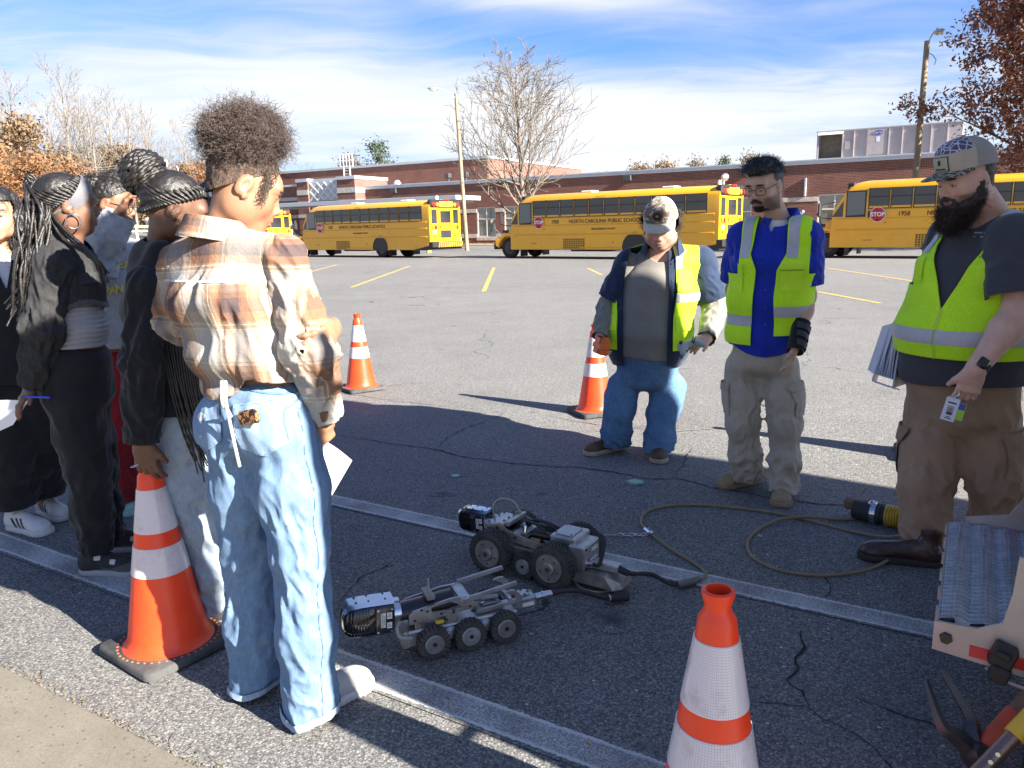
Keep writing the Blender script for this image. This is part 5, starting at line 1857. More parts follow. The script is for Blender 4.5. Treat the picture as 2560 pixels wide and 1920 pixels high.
 k.bd('tow_coupling', ALU, t)
 k = MB()
 k.tube(cmr([(-.2, .05, .03), (-.26, .085, .012), (-.34, .07, .008), (-.40, .0, .01)], 6), .004, 6)
 k.bd('guard_wire', M('braided_wire', (.36, .33, .27), .5, .5), t)
 k = MB()
 k.cyl((.16, 0, .165), (.25, 0, .168), .034, n=18)
 k.bd('camera_arm', BKMT, t)
 camera_head(t, MT((.245, -.01, .165)) @ MR(rad(2), 4, 'Y') @ Matrix.Scale(.84, 4))
 return t
small_crawler()
CR = big_crawler()
def cables():
 tan = M('tan_cable_sheath', (.20, .145, .075), .6, col2=(.27, .205, .115), vs=9)
 z = .0075
 c0 = MT((.09, 3.11, 0)) @ MR(rad(180 - 32.5), 4, 'Z')
 k = MB()
 p = [c0 @ V3((-.395, .02, .10)), c0 @ V3((-.44, .02, .09)), (.555, 2.93, .05), (.62, 2.90, .022), (.667, 2.895, .018)]
 k.tube(cmr(p, 7), .0085, 9)
 k.cyl(p[0], p[1], .016, .013, 10)
 lead = k.bd('cable', CBL, None)
 tag(lead, 'thick black lead from the larger robot to the silver cable joint', 'cable')
 k = MB()
 k.tube([(.66, 2.895, .018), (.68, 2.90, .019), (.72, 2.922, .019), (.755, 2.95, .017)], [.014, .0175, .0175, .012], 12)
 k.cyl((.655, 2.893, .018), (.672, 2.897, .018), .0165, n=12)
 tag(k.bd('cable_joint', M('grey_joint', (.16, .16, .155), .35, .6)), 'grey metal joint where the black lead meets the tan cable', 'cable joint')
 loop = [(.752, 2.948), (.785, 2.98), (.80, 3.03), (.775, 3.12), (.715, 3.25), (.655, 3.42), (.625, 3.55), (.63, 3.62), (.665, 3.72), (.735, 3.79), (.85, 3.83), (1.0, 3.82), (1.15, 3.77), (1.30, 3.70), (1.45, 3.58), (1.6, 3.43), (1.70, 3.33), (1.745, 3.27), (1.735, 3.21), (1.66, 3.13), (1.52, 3.04), (1.37, 2.985), (1.24, 2.98), (1.12, 3.03), (1.06, 3.12), (1.045, 3.22), (1.08, 3.35), (1.17, 3.48), (1.30, 3.565), (1.45, 3.59), (1.60, 3.585), (1.69, 3.59)]
 P = []
 for i, (x, y) in enumerate(loop):
  zz = z
  if 14 <= i <= 16:
   zz = z
  if 28 <= i <= 29:
   zz = z + .014
  P.append((x, y, zz))
 P[17] = (1.745, 3.265, .05)
 P[18] = (1.735, 3.20, .065)
 P[16] = (1.70, 3.33, .02)
 P[19] = (1.665, 3.13, .03)
 k = MB()
 k.tube(cmr(P, 7), .0075, 8)
 tag(k.bd('tether_cable', tan), 'long tan tether cable looped over the asphalt by the bearded man', 'cable')
 k = MB()
 k.bbox((-.035, -.016, 0), (.035, .016, .026), .008)
 k.cyl((-.014, 0, .026), (-.014, 0, .03), .007, n=10)
 k.cyl((.014, 0, .026), (.014, 0, .03), .007, n=10)
 tag(k.bd('cable_clamp', STEEL, None, loc=(.64, 3.47, .0), rot=(0, 0, rad(105))), 'small steel clamp on the tan cable near the blue shirt man', 'clamp')
 k = MB()
 w = cmr([(.18, 3.235, .03), (.17, 3.3, .05), (.20, 3.38, .045), (.28, 3.43, .02), (.40, 3.45, .008), (.50, 3.44, .008)], 6)
 k.tube(w, .004, 6)
 tag(k.bd('thin_wire', M('braided_wire', (.36, .33, .27), .5, .5)), 'thin grey wire running from the robot to the clamp', 'wire')
 k = MB()
 for i in range(5):
  x = .50 + i * .028
  pts = [(x + .017 * cos(a), 3.44 + (.009 * sin(a) if i % 2 else 0), .009 + (0 if i % 2 else .008 * sin(a))) for a in np.linspace(0, 2 * math.pi, 10)[:-1]]
  k.tube(pts, .003, 5, closed=True)
 tag(k.bd('chain', STEEL), 'short steel chain beside the cable clamp', 'chain')
 t = thing('cable_spring', 'black cable sleeve with yellow coil spring lying by the brown boot', 'cable spring', (1.70, 3.60, 0), rad(-42))
 k = MB()
 k.cyl((-.02, 0, .05), (.11, 0, .052), .048, .052, 24)
 k.cyl((.10, 0, .052), (.15, 0, .053), .045, .045, 20)
 sl = k.bd('sleeve', M('black_sleeve', (.025, .025, .026), .65, var=.3, vs=20), t)
 k = MB()
 k.bbox((-.07, -.02, .045), (.04, .02, .10), .012)
 k.bd('wooden_wedge', M('dirty_wood', (.16, .10, .06), .85, var=.3, vs=30), t)
 k = MB()
 k.cyl((.065, 0, .052), (.09, 0, .0525), .0545, n=24)
 k.tube([(.07 + .016 * cos(a), -.02 + .02 * sin(a), .108 + .003 * sin(a)) for a in np.linspace(0, 2 * math.pi, 14)[:-1]], .003, 6, closed=True)
 k.bd('hose_clamp', STEEL, t)
 k = MB()
 n = 22
 k.tube([(.13 + .27 * i / (n * 14), .047 * cos(2 * math.pi * i / 14), .053 + .047 * sin(2 * math.pi * i / 14)) for i in range(n * 14)], .0062, 6)
 k.bd('coil', M('spring_yellow', (.55, .33, .03), .5, var=.25, vs=30), t)
 k = MB()
 k.cyl((.12, 0, .053), (.45, 0, .05), .038, n=16)
 k.bd('hose_core', CBL, t)
cables()
# ================================================================ WORK TRUCK with rear steps
def work_truck():
 C1 = (1.35, .945)
 t = thing('work_truck', 'white work truck, only its metal rear steps in view at the right edge', 'truck', (C1[0], C1[1], 0), LOT)
 WHP = M('truck_white', (.72, .72, .70), .4, coat=.3)
 PINK = M('bare_step_aluminium', (.46, .42, .39), .42, .5, var=.12, vs=9, bump=.05, bs=120)
 GR = M('grip_aluminium', (.46, .455, .44), .42, .35, var=.2, vs=25)
 REDT = M('red_reflective_tape', (.55, .02, .02), .3, coat=.4)
 k = MB()
 k.bbox((0, 0, .72), (5.1, 2.52, 3.7), .04)
 k.bd('box_body', WHP, t)
 k = MB()
 k.bbox((5.2, .15, .6), (7.0, 2.25, 2.3), .15)
 k.bd('cab', WHP, t)
 k = MB()
 k.bbox((.1, .6, .5), (6.8, 1.8, .715), .02)
 k.bd('frame', BLK, t)
 for x in (1.2, 5.9):
  for y in (.15, 2.2):
   k = MB()
   k.cyl((x, y - .14, .46), (x, y + .14, .46), .46, n=28)
   k.bd('wheel', RUB, t)
 k = MB()
 k.bbox((.05, -.225, .85), (1.2, -.185, 2.35), .01, MR(rad(0), 4, 'Z'))  # unseen panel added beside the truck to cast the narrow shadow band
 k.bd('shadow_panel', WHP, t)
 k = MB()
 for z in (1.0, 2.2):
  k.cyl((.08, -.2, z), (.08, .02, z), .015, n=8)
 k.bd('panel_mount', BOLT, t)
 y0, y1, zt = .68, 1.47, .40
 xl, xr = -.685, -.40
 near = [(xl, zt - .075), (xl, zt + .005), (-.585, zt + .008), (-.535, zt + .035), (-.52, zt + .12), (-.515, .62), (-.36, .62), (-.33, zt - .11), (-.45, zt - .10)]
 k = MB()
 k.prism(near, (0, y0, 0), (1, 0, 0), (0, 0, 1), .010)
 k.bd('step_side', PINK, t, sm=None)
 far = [(xl + .06, zt - .06), (xl + .06, zt + .03), (-.50, zt + .06), (-.455, zt + .14), (-.445, .70), (-.30, .70), (-.30, zt - .1)]
 k = MB()
 k.prism(far, (0, y1 + .012, 0), (1, 0, 0), (0, 0, 1), .010)
 k.bd('step_side', PINK, t, sm=None)
 def tread(x0, x1, z, ya, yb, nm):
  k = MB()
  nx, ny = 60, 210
  xs, ys = np.linspace(x0, x1, nx), np.linspace(ya, yb, ny)
  X, Y = np.meshgrid(xs, ys)
  u = (X - x0) / (x1 - x0) * 4.0
  v = (Y - ya) / .0262 + .25 * np.sin(u * math.pi * 2)
  fx = np.abs(np.sin(u * math.pi)) ** .7
  saw = v % 1.0
  tooth = (np.sin(X * 2 * math.pi / .0105) > 0)
  Z = z + .010 * fx + .006 * (1 - saw) - np.where((saw > .70) & (fx > .25), .013, 0) + np.where((saw > .55) & (saw <= .70) & tooth, .005, 0)
  V = np.stack([X, Y, Z], -1).reshape(-1, 3)
  F = [(j * nx + i, j * nx + i + 1, (j + 1) * nx + i + 1, (j + 1) * nx + i) for j in range(ny - 1) for i in range(nx - 1)]
  o = link(nm, np_mesh(nm, V, F, GR, False), t)
  k.box((x0 - .006, ya, z - .06), (x0 - .001, yb, z + .004))
  k.box((x0 - .004, ya + .003, z - .05), (x1, yb - .003, z - .012))
  k.bd('tread_frame', PINK, t, sm=None)
  k = MB()
  for i in range(6):
   y = ya + .06 + i * (yb - ya - .1) / 5
   k.box((x0 - .012, y, z - .03), (x0 - .006, y + .03, z + .0))
  k.bd('tread_clip', GR, t, sm=None)
  return o
 tread(xl + .012, xr, zt, y0 + .012, y1, 'step_tread')
 tread(-.42, -.12, .72, y0 + .2, y1 + .25, 'step_tread')
 k = MB()
 k.box((-.44, y0 + .2, .60), (-.428, y1 + .25, .70))
 k.bd('step_riser', PINK, t, sm=None)
 k = MB()
 k.box((-.449, y0 + .6, .44), (-.444, y1 + .012, .70))
 k.bd('reflective_tape', REDT, t, sm=None)
 k = MB()
 k.prism([(-.60, zt - .072), (-.60, zt - .040), (-.36, zt - .052), (-.36, zt - .085)], (0, y0 - .0105, 0), (1, 0, 0), (0, 0, 1), .0015)
 k.bd('reflective_tape', REDT, t, sm=None)
 bolts('step_bolts', [(-.655, y0 - .01, zt - .035), (-.37, y0 - .01, zt - .075), (-.42, y0 - .01, .5), (-.42, y0 - .01, .56)], (0, -1, 0), .017, .010, t)
 bolts('step_bolts', [(-.46 + .01, y1 - .0, .52), (-.46 + .01, y1 - .0, .57), (-.42, y1, .62)], (0, -1, 0), .016, .012, t)
 k = MB()
 M1 = MT((-.53, y0 - .03, zt - .05)) @ MR(rad(18), 4, 'Y')
 k.bbox((-.027, -.02, -.02), (.027, .02, .04), .005, M1)
 k.bbox((-.012, -.03, -.055), (.032, .01, -.012), .005, M1)
 k.bbox((-.02, -.032, .012), (.012, -.018, .03), .003, M1)
 k.bd('rubber_latch', BLK, t)
 k = MB()
 k.tube(cmr([(-.56, y0 - .01, zt - .095), (-.52, y0 - .035, zt - .105), (-.44, y0 - .035, zt - .115), (-.40, y0 - .01, zt - .10)], 5), .004, 6)
 k.bd('wire_hook', PINK, t)
 k = MB()
 k.bbox((-.45, .08, .16), (-.05, .5, .20), .01)
 k.bbox((-.05, .1, .2), (-.02, .48, .74), .005)
 k.bd('tool_tray', BLK, t)
 return t
TRUCK = work_truck()
def tools():
 iron = M('worn_forged_iron', (.055, .052, .050), .45, .6, col2=(.13, .12, .115), vs=14, bump=.3, bs=40)
 rust = M('rust_orange_wrap', (.50, .085, .03), .6, var=.2, vs=20)
 pipe = M('dull_pipe', (.20, .17, .15), .35, .8, col2=(.32, .18, .12), vs=6)
 t = thing('pickaxe', 'rusty pickaxe head with two long tines and red wrapped handle at the lower right', 'pickaxe', (0, 0, 0))
 eye = V3((1.155, 1.715, .12))
 for tip, bend, nm in ((V3((1.075, 1.83, .26)), V3((1.075, 1.745, .19)), 'tine'), (V3((1.128, 1.845, .268)), V3((1.165, 1.775, .19)), 'tine')):
  k = MB()
  pts = cmr([eye, eye.lerp(bend, .6) + V3((0, 0, .0)), bend, tip], 7)
  n = len(pts)
  k.tube(pts, [.027 - .022 * (i / n) ** 1.5 for i in range(n)], 5)
  k.bd(nm, iron, t)
 k = MB()
 k.lathe([(.02, -.035), (.033, -.02), (.033, .02), (.02, .04)], 14, MT(eye) @ MR(rad(50), 4, 'X'))
 k.bd('eye', iron, t)
 d = V3((.135, .05, .11)).normalized()
 k = MB()
 k.cyl(eye + d * .03, eye + d * .15, .024, .021, 14)
 k.bd('handle_wrap', rust, t)
 k = MB()
 k.cyl(eye + d * .02, eye + d * .9, .019, .017, 12)
 k.bd('handle', M('old_hickory', (.20, .13, .09), .7, var=.3, vs=20), t)
 t = thing('pipe_tool', 'shiny steel pipe handled tool with yellow grip in the bottom right corner', 'hand tool', (0, 0, 0))
 a = V3((1.02, 1.585, .10))
 d = V3((.16, .045, .135)).normalized()
 k = MB()
 k.cyl(a, a + d * .9, .019, n=16)
 k.bd('shaft', pipe, t)
 k = MB()
 k.cyl(a + d * .215, a + d * .40, .0235, n=16)
 k.bd('grip', M('grip_yellow', (.65, .43, .03), .5), t)
 bolts('rivets', [a + d * s + V3((-.012, -.015, .004)) for s in (.14, .165)], (-.6, -.75, .2), .0065, .006, t, STEEL)
 t = MB()
 t.tube(cmr([(1.02, 1.62, .02), (.985, 1.64, .035), (.955, 1.615, .05), (.975, 1.585, .06), (1.03, 1.57, .05), (1.08, 1.56, .04)], 6), [.012] * 31, 8)
 tag(t.bd('hook', iron), 'curved dark iron hook end at the bottom edge beside the pipe tool', 'hook')
 t = thing('tool_crate', 'black and yellow tool crate mostly outside the lower right corner', 'crate', (1.36, 1.62, 0), rad(-20))
 k = MB()
 k.bbox((-.1, -.16, 0), (.25, .12, .16), .012)
 k.bd('body', M('crate_black', (.02, .02, .022), .5), t)
 k = MB()
 k.bbox((-.11, -.17, .13), (.26, .13, .165), .008)
 k.bd('rim', M('grip_yellow', (.65, .43, .03), .5), t)
 k = MB()
 for i in range(14):
  k.box((-.095 + i * .025, -.171, .15), (-.0935 + i * .025, -.1705, .163 if i % 2 else .158))
 k.bd('scale_marks', BLK, t, sm=None)
tools()
# ================================================================ PEOPLE: implicit surfaces turned into meshes
def A3(*p):
 return np.array(p, float)
def nrm(v):
 v = np.asarray(v, float)
 return v / (nlen(v) + 1e-12)
_prm = np.random.RandomState(7).permutation(256)
_prm = np.concatenate([_prm, _prm, _prm])
_grd = np.random.RandomState(8).normal(0, 1, (256, 3))
_grd /= nlen(_grd, axis=1)[:, None]
def noise3(P):
 """gradient noise in about -1..1"""
 i = np.floor(P).astype(int)
 f = P - i
 i &= 255
 u = f * f * f * (f * (f * 6 - 15) + 10)
 r = 0
 for dx in (0, 1):
  wx = u[:, 0] if dx else 1 - u[:, 0]
  for dy in (0, 1):
   wy = u[:, 1] if dy else 1 - u[:, 1]
   for dz in (0, 1):
    wz = u[:, 2] if dz else 1 - u[:, 2]
    g = _grd[_prm[_prm[_prm[i[:, 0] + dx] + i[:, 1] + dy] + i[:, 2] + dz]]
    r = r + wx * wy * wz * (g[:, 0] * (f[:, 0] - dx) + g[:, 1] * (f[:, 1] - dy) + g[:, 2] * (f[:, 2] - dz))
 return r * 1.6
def smin(a, b, k):
 if k <= 0:
  return np.minimum(a, b)
 h = np.maximum(k - np.abs(a - b), 0) / k
 return np.minimum(a, b) - h * h * k * .25
class Sdf:
 def __init__(s):
  s.ops, s.post = [], []
 def rc(s, a, b, r0, r1=None, k=.02, op='add'):
  """round cone from a to b"""
  a, b = np.asarray(a, float), np.asarray(b, float)
  r1 = r0 if r1 is None else r1
  ba = b - a
  L = max(ba @ ba, 1e-9)
  def f(P):
   pa = P - a
   t = np.clip(pa @ ba / L, 0, 1)
   return nlen(pa - t[:, None] * ba, axis=1) - (r0 + t * (r1 - r0))
  m = max(r0, r1)
  s.ops.append((f, np.minimum(a, b) - m, np.maximum(a, b) + m, k, op))
  return s
 def chain(s, pts, rs, k=.02):
  for i in range(len(pts) - 1):
   s.rc(pts[i], pts[i + 1], rs[i], rs[i + 1], k)
  return s
 def el(s, c, r, R=None, k=.02, op='add'):
  """ellipsoid, R columns = local axes"""
  c, r = np.asarray(c, float), np.asarray(r, float)
  R = np.eye(3) if R is None else np.asarray(R, float)
  def f(P):
   q = (P - c) @ R
   k0 = nlen(q / r, axis=1)
   k1 = nlen(q / (r * r), axis=1)
   return k0 * (k0 - 1) / np.maximum(k1, 1e-6)
  m = r.max()
  s.ops.append((f, c - m, c + m, k, op))
  return s
 def ec(s, a, b, r0, r1, side, k=.03, op='add', end=.6):
  """capsule of elliptic section: r = (radius along side, radius across)"""
  a, b = np.asarray(a, float), np.asarray(b, float)
  ba = b - a
  L = max(ba @ ba, 1e-9)
  ax = ba / math.sqrt(L)
  sd_ = np.asarray(side, float)
  sd_ = nrm(sd_ - ax * (sd_ @ ax))
  fr = np.cross(ax, sd_)
  def f(P):
   pa = P - a
   t = np.clip(pa @ ba / L, 0, 1)
   q = pa - t[:, None] * ba
   rs = r0[0] + t * (r1[0] - r0[0])
   rf = r0[1] + t * (r1[1] - r0[1])
   re = np.minimum(rs, rf) * end
   u, v, w = q @ sd_, q @ fr, q @ ax
   k0 = np.sqrt((u / rs) ** 2 + (v / rf) ** 2 + (w / re) ** 2)
   k1 = np.sqrt((u / rs ** 2) ** 2 + (v / rf ** 2) ** 2 + (w / re ** 2) ** 2)
   return k0 * (k0 - 1) / np.maximum(k1, 1e-6)
  m = max(*r0, *r1)
  s.ops.append((f, np.minimum(a, b) - m, np.maximum(a, b) + m, k, op))
  return s
 def plane(s, p, n, k=.004):
  """keep only what lies against n"""
  p, n = np.asarray(p, float), nrm(n)
  s.ops.append((lambda P: (P - p) @ n, None, None, k, 'int'))
  return s
 def fn(s, f):
  s.post.append(f)
  return s
 def __call__(s, P, reach=.05):
  lo, hi = P.min(0), P.max(0)
  ax = int(np.argmax(hi - lo))
  o1, o2 = (ax + 1) % 3, (ax + 2) % 3
  order = np.argsort(P[:, ax], kind='stable')
  P = P[order]
  ka, kb, kc = (np.ascontiguousarray(P[:, i]) for i in (ax, o1, o2))
  d = np.full(len(P), 10.0)
  for f, lo, hi, k, op in s.ops:
   if lo is None:
    m = slice(None)
    q = f(P)
   else:
    i0, i1 = np.searchsorted(ka, (lo[ax] - reach, hi[ax] + reach))
    b, c = kb[i0:i1], kc[i0:i1]
    m = np.nonzero((b > lo[o1] - reach) & (b < hi[o1] + reach) & (c > lo[o2] - reach) & (c < hi[o2] + reach))[0] + i0
    if len(m) == 0:
     continue
    q = f(P[m])
   if op == 'add':
    d[m] = smin(d[m], q, k)
   elif op == 'sub':
    d[m] = -smin(-d[m], q, k)
   else:
    d[m] = -smin(-d[m], -q, k)
  if s.post:
   m = np.nonzero(np.abs(d) < .045)[0]
   if len(m):
    Q, e = P[m], 0
    for f in s.post:
     e = e + f(Q)
    d[m] += e
  out = np.empty_like(d)
  out[order] = d
  return out
 def bounds(s, pad=.03):
  lo = np.min([o[1] for o in s.ops if o[1] is not None and o[4] == 'add'], axis=0) - pad
  hi = np.max([o[2] for o in s.ops if o[2] is not None and o[4] == 'add'], axis=0) + pad
  return lo, hi
def surf(S, h, lo=None, hi=None, pad=.03):
 """surface nets over a narrow band; returns vertices, triangles, normals"""
 if lo is None:
  lo, hi = S.bounds(pad)
 B = 4
 nb = np.ceil((hi - lo) / (h * B)).astype(int) + 1
 g = [lo[i] + (np.arange(nb[i]) * B + (B - 1) / 2) * h for i in range(3)]
 C = np.stack(np.meshgrid(*g, indexing='ij'), -1).reshape(-1, 3)
 dc = S(C, .05 + B * h * 2).reshape(nb)
 act = np.abs(dc) < B * h * .95 + .030
 D = np.repeat(np.repeat(np.repeat(dc, B, 0), B, 1), B, 2).astype(np.float32)
 D = np.where(D < 0, np.minimum(D, -1e-4), np.maximum(D, 1e-4))
 am = np.repeat(np.repeat(np.repeat(act, B, 0), B, 1), B, 2)
 idx = np.nonzero(am)
 P = np.stack([lo[i] + idx[i] * h for i in range(3)], -1)
 vals = np.concatenate([S(P[i:i + 200000]) for i in range(0, len(P), 200000)]) if len(P) else np.zeros(0)
 D[idx] = vals
 s = D < 0
 n = D.shape
 cnt = np.zeros((n[0] - 1, n[1] - 1, n[2] - 1), np.uint8)
 for a in (0, 1):
  for b in (0, 1):
   for c in (0, 1):
    cnt += s[a:n[0] - 1 + a, b:n[1] - 1 + b, c:n[2] - 1 + c]
 cells = np.nonzero((cnt > 0) & (cnt < 8))
 cid = np.full(cnt.shape, -1, np.int64)
 cid[cells] = np.arange(len(cells[0]))
 corner = np.array([(a, b, c) for a in (0, 1) for b in (0, 1) for c in (0, 1)])
 cv = np.stack([D[cells[0] + a, cells[1] + b, cells[2] + c] for a, b, c in corner], -1).astype(float)
 pos = np.zeros((len(cells[0]), 3))
 num = np.zeros(len(cells[0]))
 for i in range(8):
  for j in range(i + 1, 8):
   if np.abs(corner[i] - corner[j]).sum() == 1:
    va, vb = cv[:, i], cv[:, j]
    m = (va < 0) != (vb < 0)
    t = va[m] / (va[m] - vb[m])
    pos[m] += corner[i] + t[:, None] * (corner[j] - corner[i])
    num[m] += 1
 V = lo + (np.stack(cells, -1) + pos / num[:, None]) * h
 quads = []
 for ax in range(3):
  sl0 = [slice(None)] * 3
  sl1 = [slice(None)] * 3
  sl0[ax], sl1[ax] = slice(0, -1), slice(1, None)
  e = s[tuple(sl0)] != s[tuple(sl1)]
  ii = np.array(np.nonzero(e))
  o1, o2 = [(1, 2), (2, 0), (0, 1)][ax]
  ok = (ii[o1] > 0) & (ii[o2] > 0) & (ii[o1] < n[o1] - 1) & (ii[o2] < n[o2] - 1)
  ii = ii[:, ok]
  inside = s[tuple(ii)]
  q = []
  for d1, d2 in ((-1, -1), (0, -1), (0, 0), (-1, 0)):
   c = ii.copy()
   c[o1] += d1
   c[o2] += d2
   q.append(cid[tuple(c)])
  q = np.stack(q, -1)
  q[~inside] = q[~inside][:, ::-1]
  quads.append(q)
 Q = np.concatenate(quads)
 Q = Q[(Q >= 0).all(1)]
 n0 = np.cross(V[Q[:, 2]] - V[Q[:, 0]], V[Q[:, 3]] - V[Q[:, 1]])
 N = np.zeros_like(V)
 for i in range(4):
  for c in range(3):
   N[:, c] += np.bincount(Q[:, i], n0[:, c], len(V))
 N /= np.maximum(nlen(N, axis=1), 1e-12)[:, None]
 V = V - N * np.clip(S(V), -h * .6, h * .6)[:, None] * .9       # settle the points on the exact surface
 T = np.concatenate([Q[:, [0, 1, 2]], Q[:, [0, 2, 3]]])
 return V, T, N
def clip(V, T, F, *extra):
 """keep the part of a triangle mesh where F < 0, with a clean cut edge"""
 ins = F < 0
 c = ins[T].sum(1)
 keep = [T[c == 3]]
 nv = len(V)
 newv, newe = [], [[] for _ in extra]
 off = nv
 for want in (1, 2):
  t = T[c == want]
  if len(t) == 0:
   continue
  m = ins[t]
  lone = np.argmax(m if want == 1 else ~m, axis=1)
  r = np.arange(len(t))
  a, b, d = t[r, lone], t[r, (lone + 1) % 3], t[r, (lone + 2) % 3]
  for_ = []
  for p, q in ((a, b), (a, d)):
   w = (F[p] / (F[p] - F[q]))[:, None]
   newv.append(V[p] + (V[q] - V[p]) * w)
   for k, x in enumerate(extra):
    ww = w if x.ndim == 2 else w[:, 0]
    newe[k].append(x[p] + (x[q] - x[p]) * ww)
   for_.append(np.arange(off, off + len(t)))
   off += len(t)
  if want == 1:
   keep.append(np.stack([a, for_[0], for_[1]], -1))
  else:
   keep.append(np.stack([for_[0], b, d], -1))
   keep.append(np.stack([for_[0], d, for_[1]], -1))
 V2 = np.concatenate([V] + newv)
 E2 = [np.concatenate([x] + n) for x, n in zip(extra, newe)]
 T2 = np.concatenate(keep)
 u, inv = np.unique(T2, return_inverse=True)
 out = (V2[u], inv.reshape(-1, 3)) + tuple(x[u] for x in E2)
 key = np.round(out[0] * 20000).astype(np.int64)
 _, first, inv2 = np.unique(key, axis=0, return_index=True, return_inverse=True)
 T3 = inv2.reshape(-1)[out[1]]
 T3 = T3[(T3[:, 0] != T3[:, 1]) & (T3[:, 1] != T3[:, 2]) & (T3[:, 0] != T3[:, 2])]
 return (out[0][first], T3) + tuple(x[first] for x in out[2:])
class Pm:
 """one person: an Empty on the ground; meshes are stored relative to it"""
 def __init__(s, label, loc):
  s.o = thing('person', label, 'person', (loc[0], loc[1], 0))
  s.b = A3(loc[0], loc[1], 0)
 def mesh(s, name, V, T, mat, parent=None, sm=True, thick=0.0, attrs=None, label=None):
  me = np_mesh(name, V - s.b, T, mat, sm, attrs)
  o = link(name, me, parent or s.o)
  if thick:
   md = o.modifiers.new('thickness', 'SOLIDIFY')
   md.thickness = thick
   md.offset = -1
  if label:
   o['label'] = label
  return o
 def mb(s, name, k, mat, parent=None, sm=40):
  me = k.mesh(name, mat, sm)
  me.transform(MT(V3(-s.b)))
  return link(name, me, parent or s.o)
def garment(p, name, S, h, mat, cuts=(), thick=.004, parent=None, attrs=None, ret=False, label=None):
 V, T, N = surf(S, h)
 for c in cuts:
  V, T, N = clip(V, T, c(V), N)
 at = attrs(V, N) if attrs else None
 o = p.mesh(name, V, T, mat, parent, True, thick, at, label)
 return (o, V, T, N) if ret else o
def patch(p, name, V, T, N, field, mat, off, parent, thick=0.0, attrs=None):
 """a piece lying on a surface: where field(V) < 0, lifted by off"""
 fs = field if isinstance(field, (list, tuple)) else [field]
 for f in fs:
  F = f(V)
  if (F < 0).sum() == 0:
   return None
  V, T, N = clip(V, T, F, N)
 if len(T) == 0:
  return None
 N = N / np.maximum(nlen(N, axis=1), 1e-9)[:, None]
 return p.mesh(name, V + N * off, T, mat, parent, True, thick, attrs(V, N) if attrs else None)
def ridged(P, f, seed=0, warp=.35):
 q = P * f + seed * 17.3
 w = noise3(q * .5 + 31.7)
 return 1 - 2 * np.abs(noise3(q + w[:, None] * warp * 2))
def cloth(amp, f=(9, 9, 9), seed=0, amp2=None):
 f = np.asarray(f, float)
 def g(P):
  r = ridged(P, f, seed) * .62 + ridged(P, f * 2.3, seed + 5) * .26 + noise3(P * f * .45 + seed) * .5
  return -amp * r
 return g
def limb_folds(a, b, amp, wave, t0=0.0, t1=1.0, twist=1.0, seed=0, rad_=.2, soft=.18):
 """rings of creases along a limb between a and b, strongest between t0 and t1"""
 a, b = np.asarray(a, float), np.asarray(b, float)
 ba = b - a
 L = nlen(ba)
 ax = ba / L
 u = nrm(np.cross(ax, [.3, .9, .1]))
 w = np.cross(ax, u)
 def g(P):
  pa = P - a
  t = pa @ ax / L
  q = pa - (pa @ ax)[:, None] * ax
  an = np.arctan2(q @ w, q @ u)
  rr = nlen(q, axis=1)
  win = np.clip((t - t0) / soft + 1, 0, 1) * np.clip((t1 - t) / soft + 1, 0, 1) * np.clip((rad_ - rr) / .04, 0, 1)
  m = win > 0
  out = np.zeros(len(P))
  if m.any():
   A = an[m]
   q = np.stack([np.cos(A) * 1.25 + seed * 3.7, np.sin(A) * 1.25 + seed * 1.9, t[m] * L / wave * .62 + twist * .55 * np.sin(A + seed * 2.1)], -1)
   r = np.abs(noise3(q))
   r2 = np.abs(noise3(q * A3(1.7, 1.7, 1.9) + 9.1))
   out[m] = -amp * win[m] * (1.15 - 2.6 * np.minimum(r, .8) + .45 * (1 - 2.4 * r2))
  return out
 return g
def half(p0, n, r=None):
 """cut away the side n points to; only within r of p0 when r is given"""
 p0, n = np.asarray(p0, float), nrm(n)
 def f(V):
  d = (V - p0) @ n
  if r:
   d = np.minimum(d, r - nlen(V - p0, axis=1))
  return d
 return f
def hand(S, wr, d, n, thumb, hs=1.0, curl=.35, spread=.06, k=.007, curls=None, tc=.5):
 """wrist, finger direction, palm normal, thumb side (+1/-1)"""
 d = nrm(d)
 n = nrm(np.asarray(n, float) - d * (np.asarray(n, float) @ d))
 lat = np.cross(d, n) * thumb
 wr = np.asarray(wr, float)
 S.ec(wr - d * .03 * hs, wr + d * .045 * hs, (.027 * hs, .021 * hs), (.036 * hs, .017 * hs), lat, .02)
 S.ec(wr + d * .03 * hs, wr + d * .082 * hs, (.036 * hs, .017 * hs), (.040 * hs, .013 * hs), lat, .014)
 for i, (o, L) in enumerate(((.030, .072), (.010, .080), (-.010, .074), (-.029, .058))):
  c = curl if curls is None else curls[i]
  p0 = wr + (d * (.086 - abs(o) * .12) + lat * o) * hs
  dd = nrm(d + lat * o / .03 * spread)
  rr = (.0092, .0095, .009, .008)[i] * hs
  a = 0
  for j, fr in enumerate((.45, .32, .23)):
   a += c * (1.0, 1.15, .9)[j]
   q = nrm(dd * cos(a) + n * sin(a))
   p1 = p0 + q * L * fr * hs
   S.rc(p0, p1, rr * (1 - .08 * j), rr * (.92 - .08 * j), k if j else .010)
   p0 = p1
 p0 = wr + (d * .022 + lat * .026) * hs
 q = nrm(d * .80 + lat * .52 + n * .25)
 p1 = p0 + q * .042 * hs
 q2 = nrm(q + n * tc * .8 + d * .5)
 S.rc(p0, p1, .0145 * hs, .0115 * hs, .014)
 S.rc(p1, p1 + q2 * .03 * hs, .011 * hs, .0085 * hs, k)
def frame_from(f, up=(0, 0, 1)):
 """columns: right, forward, up"""
 f = nrm(f)
 r = nrm(np.cross(f, up))
 return np.stack([r, f, np.cross(r, f)], -1)
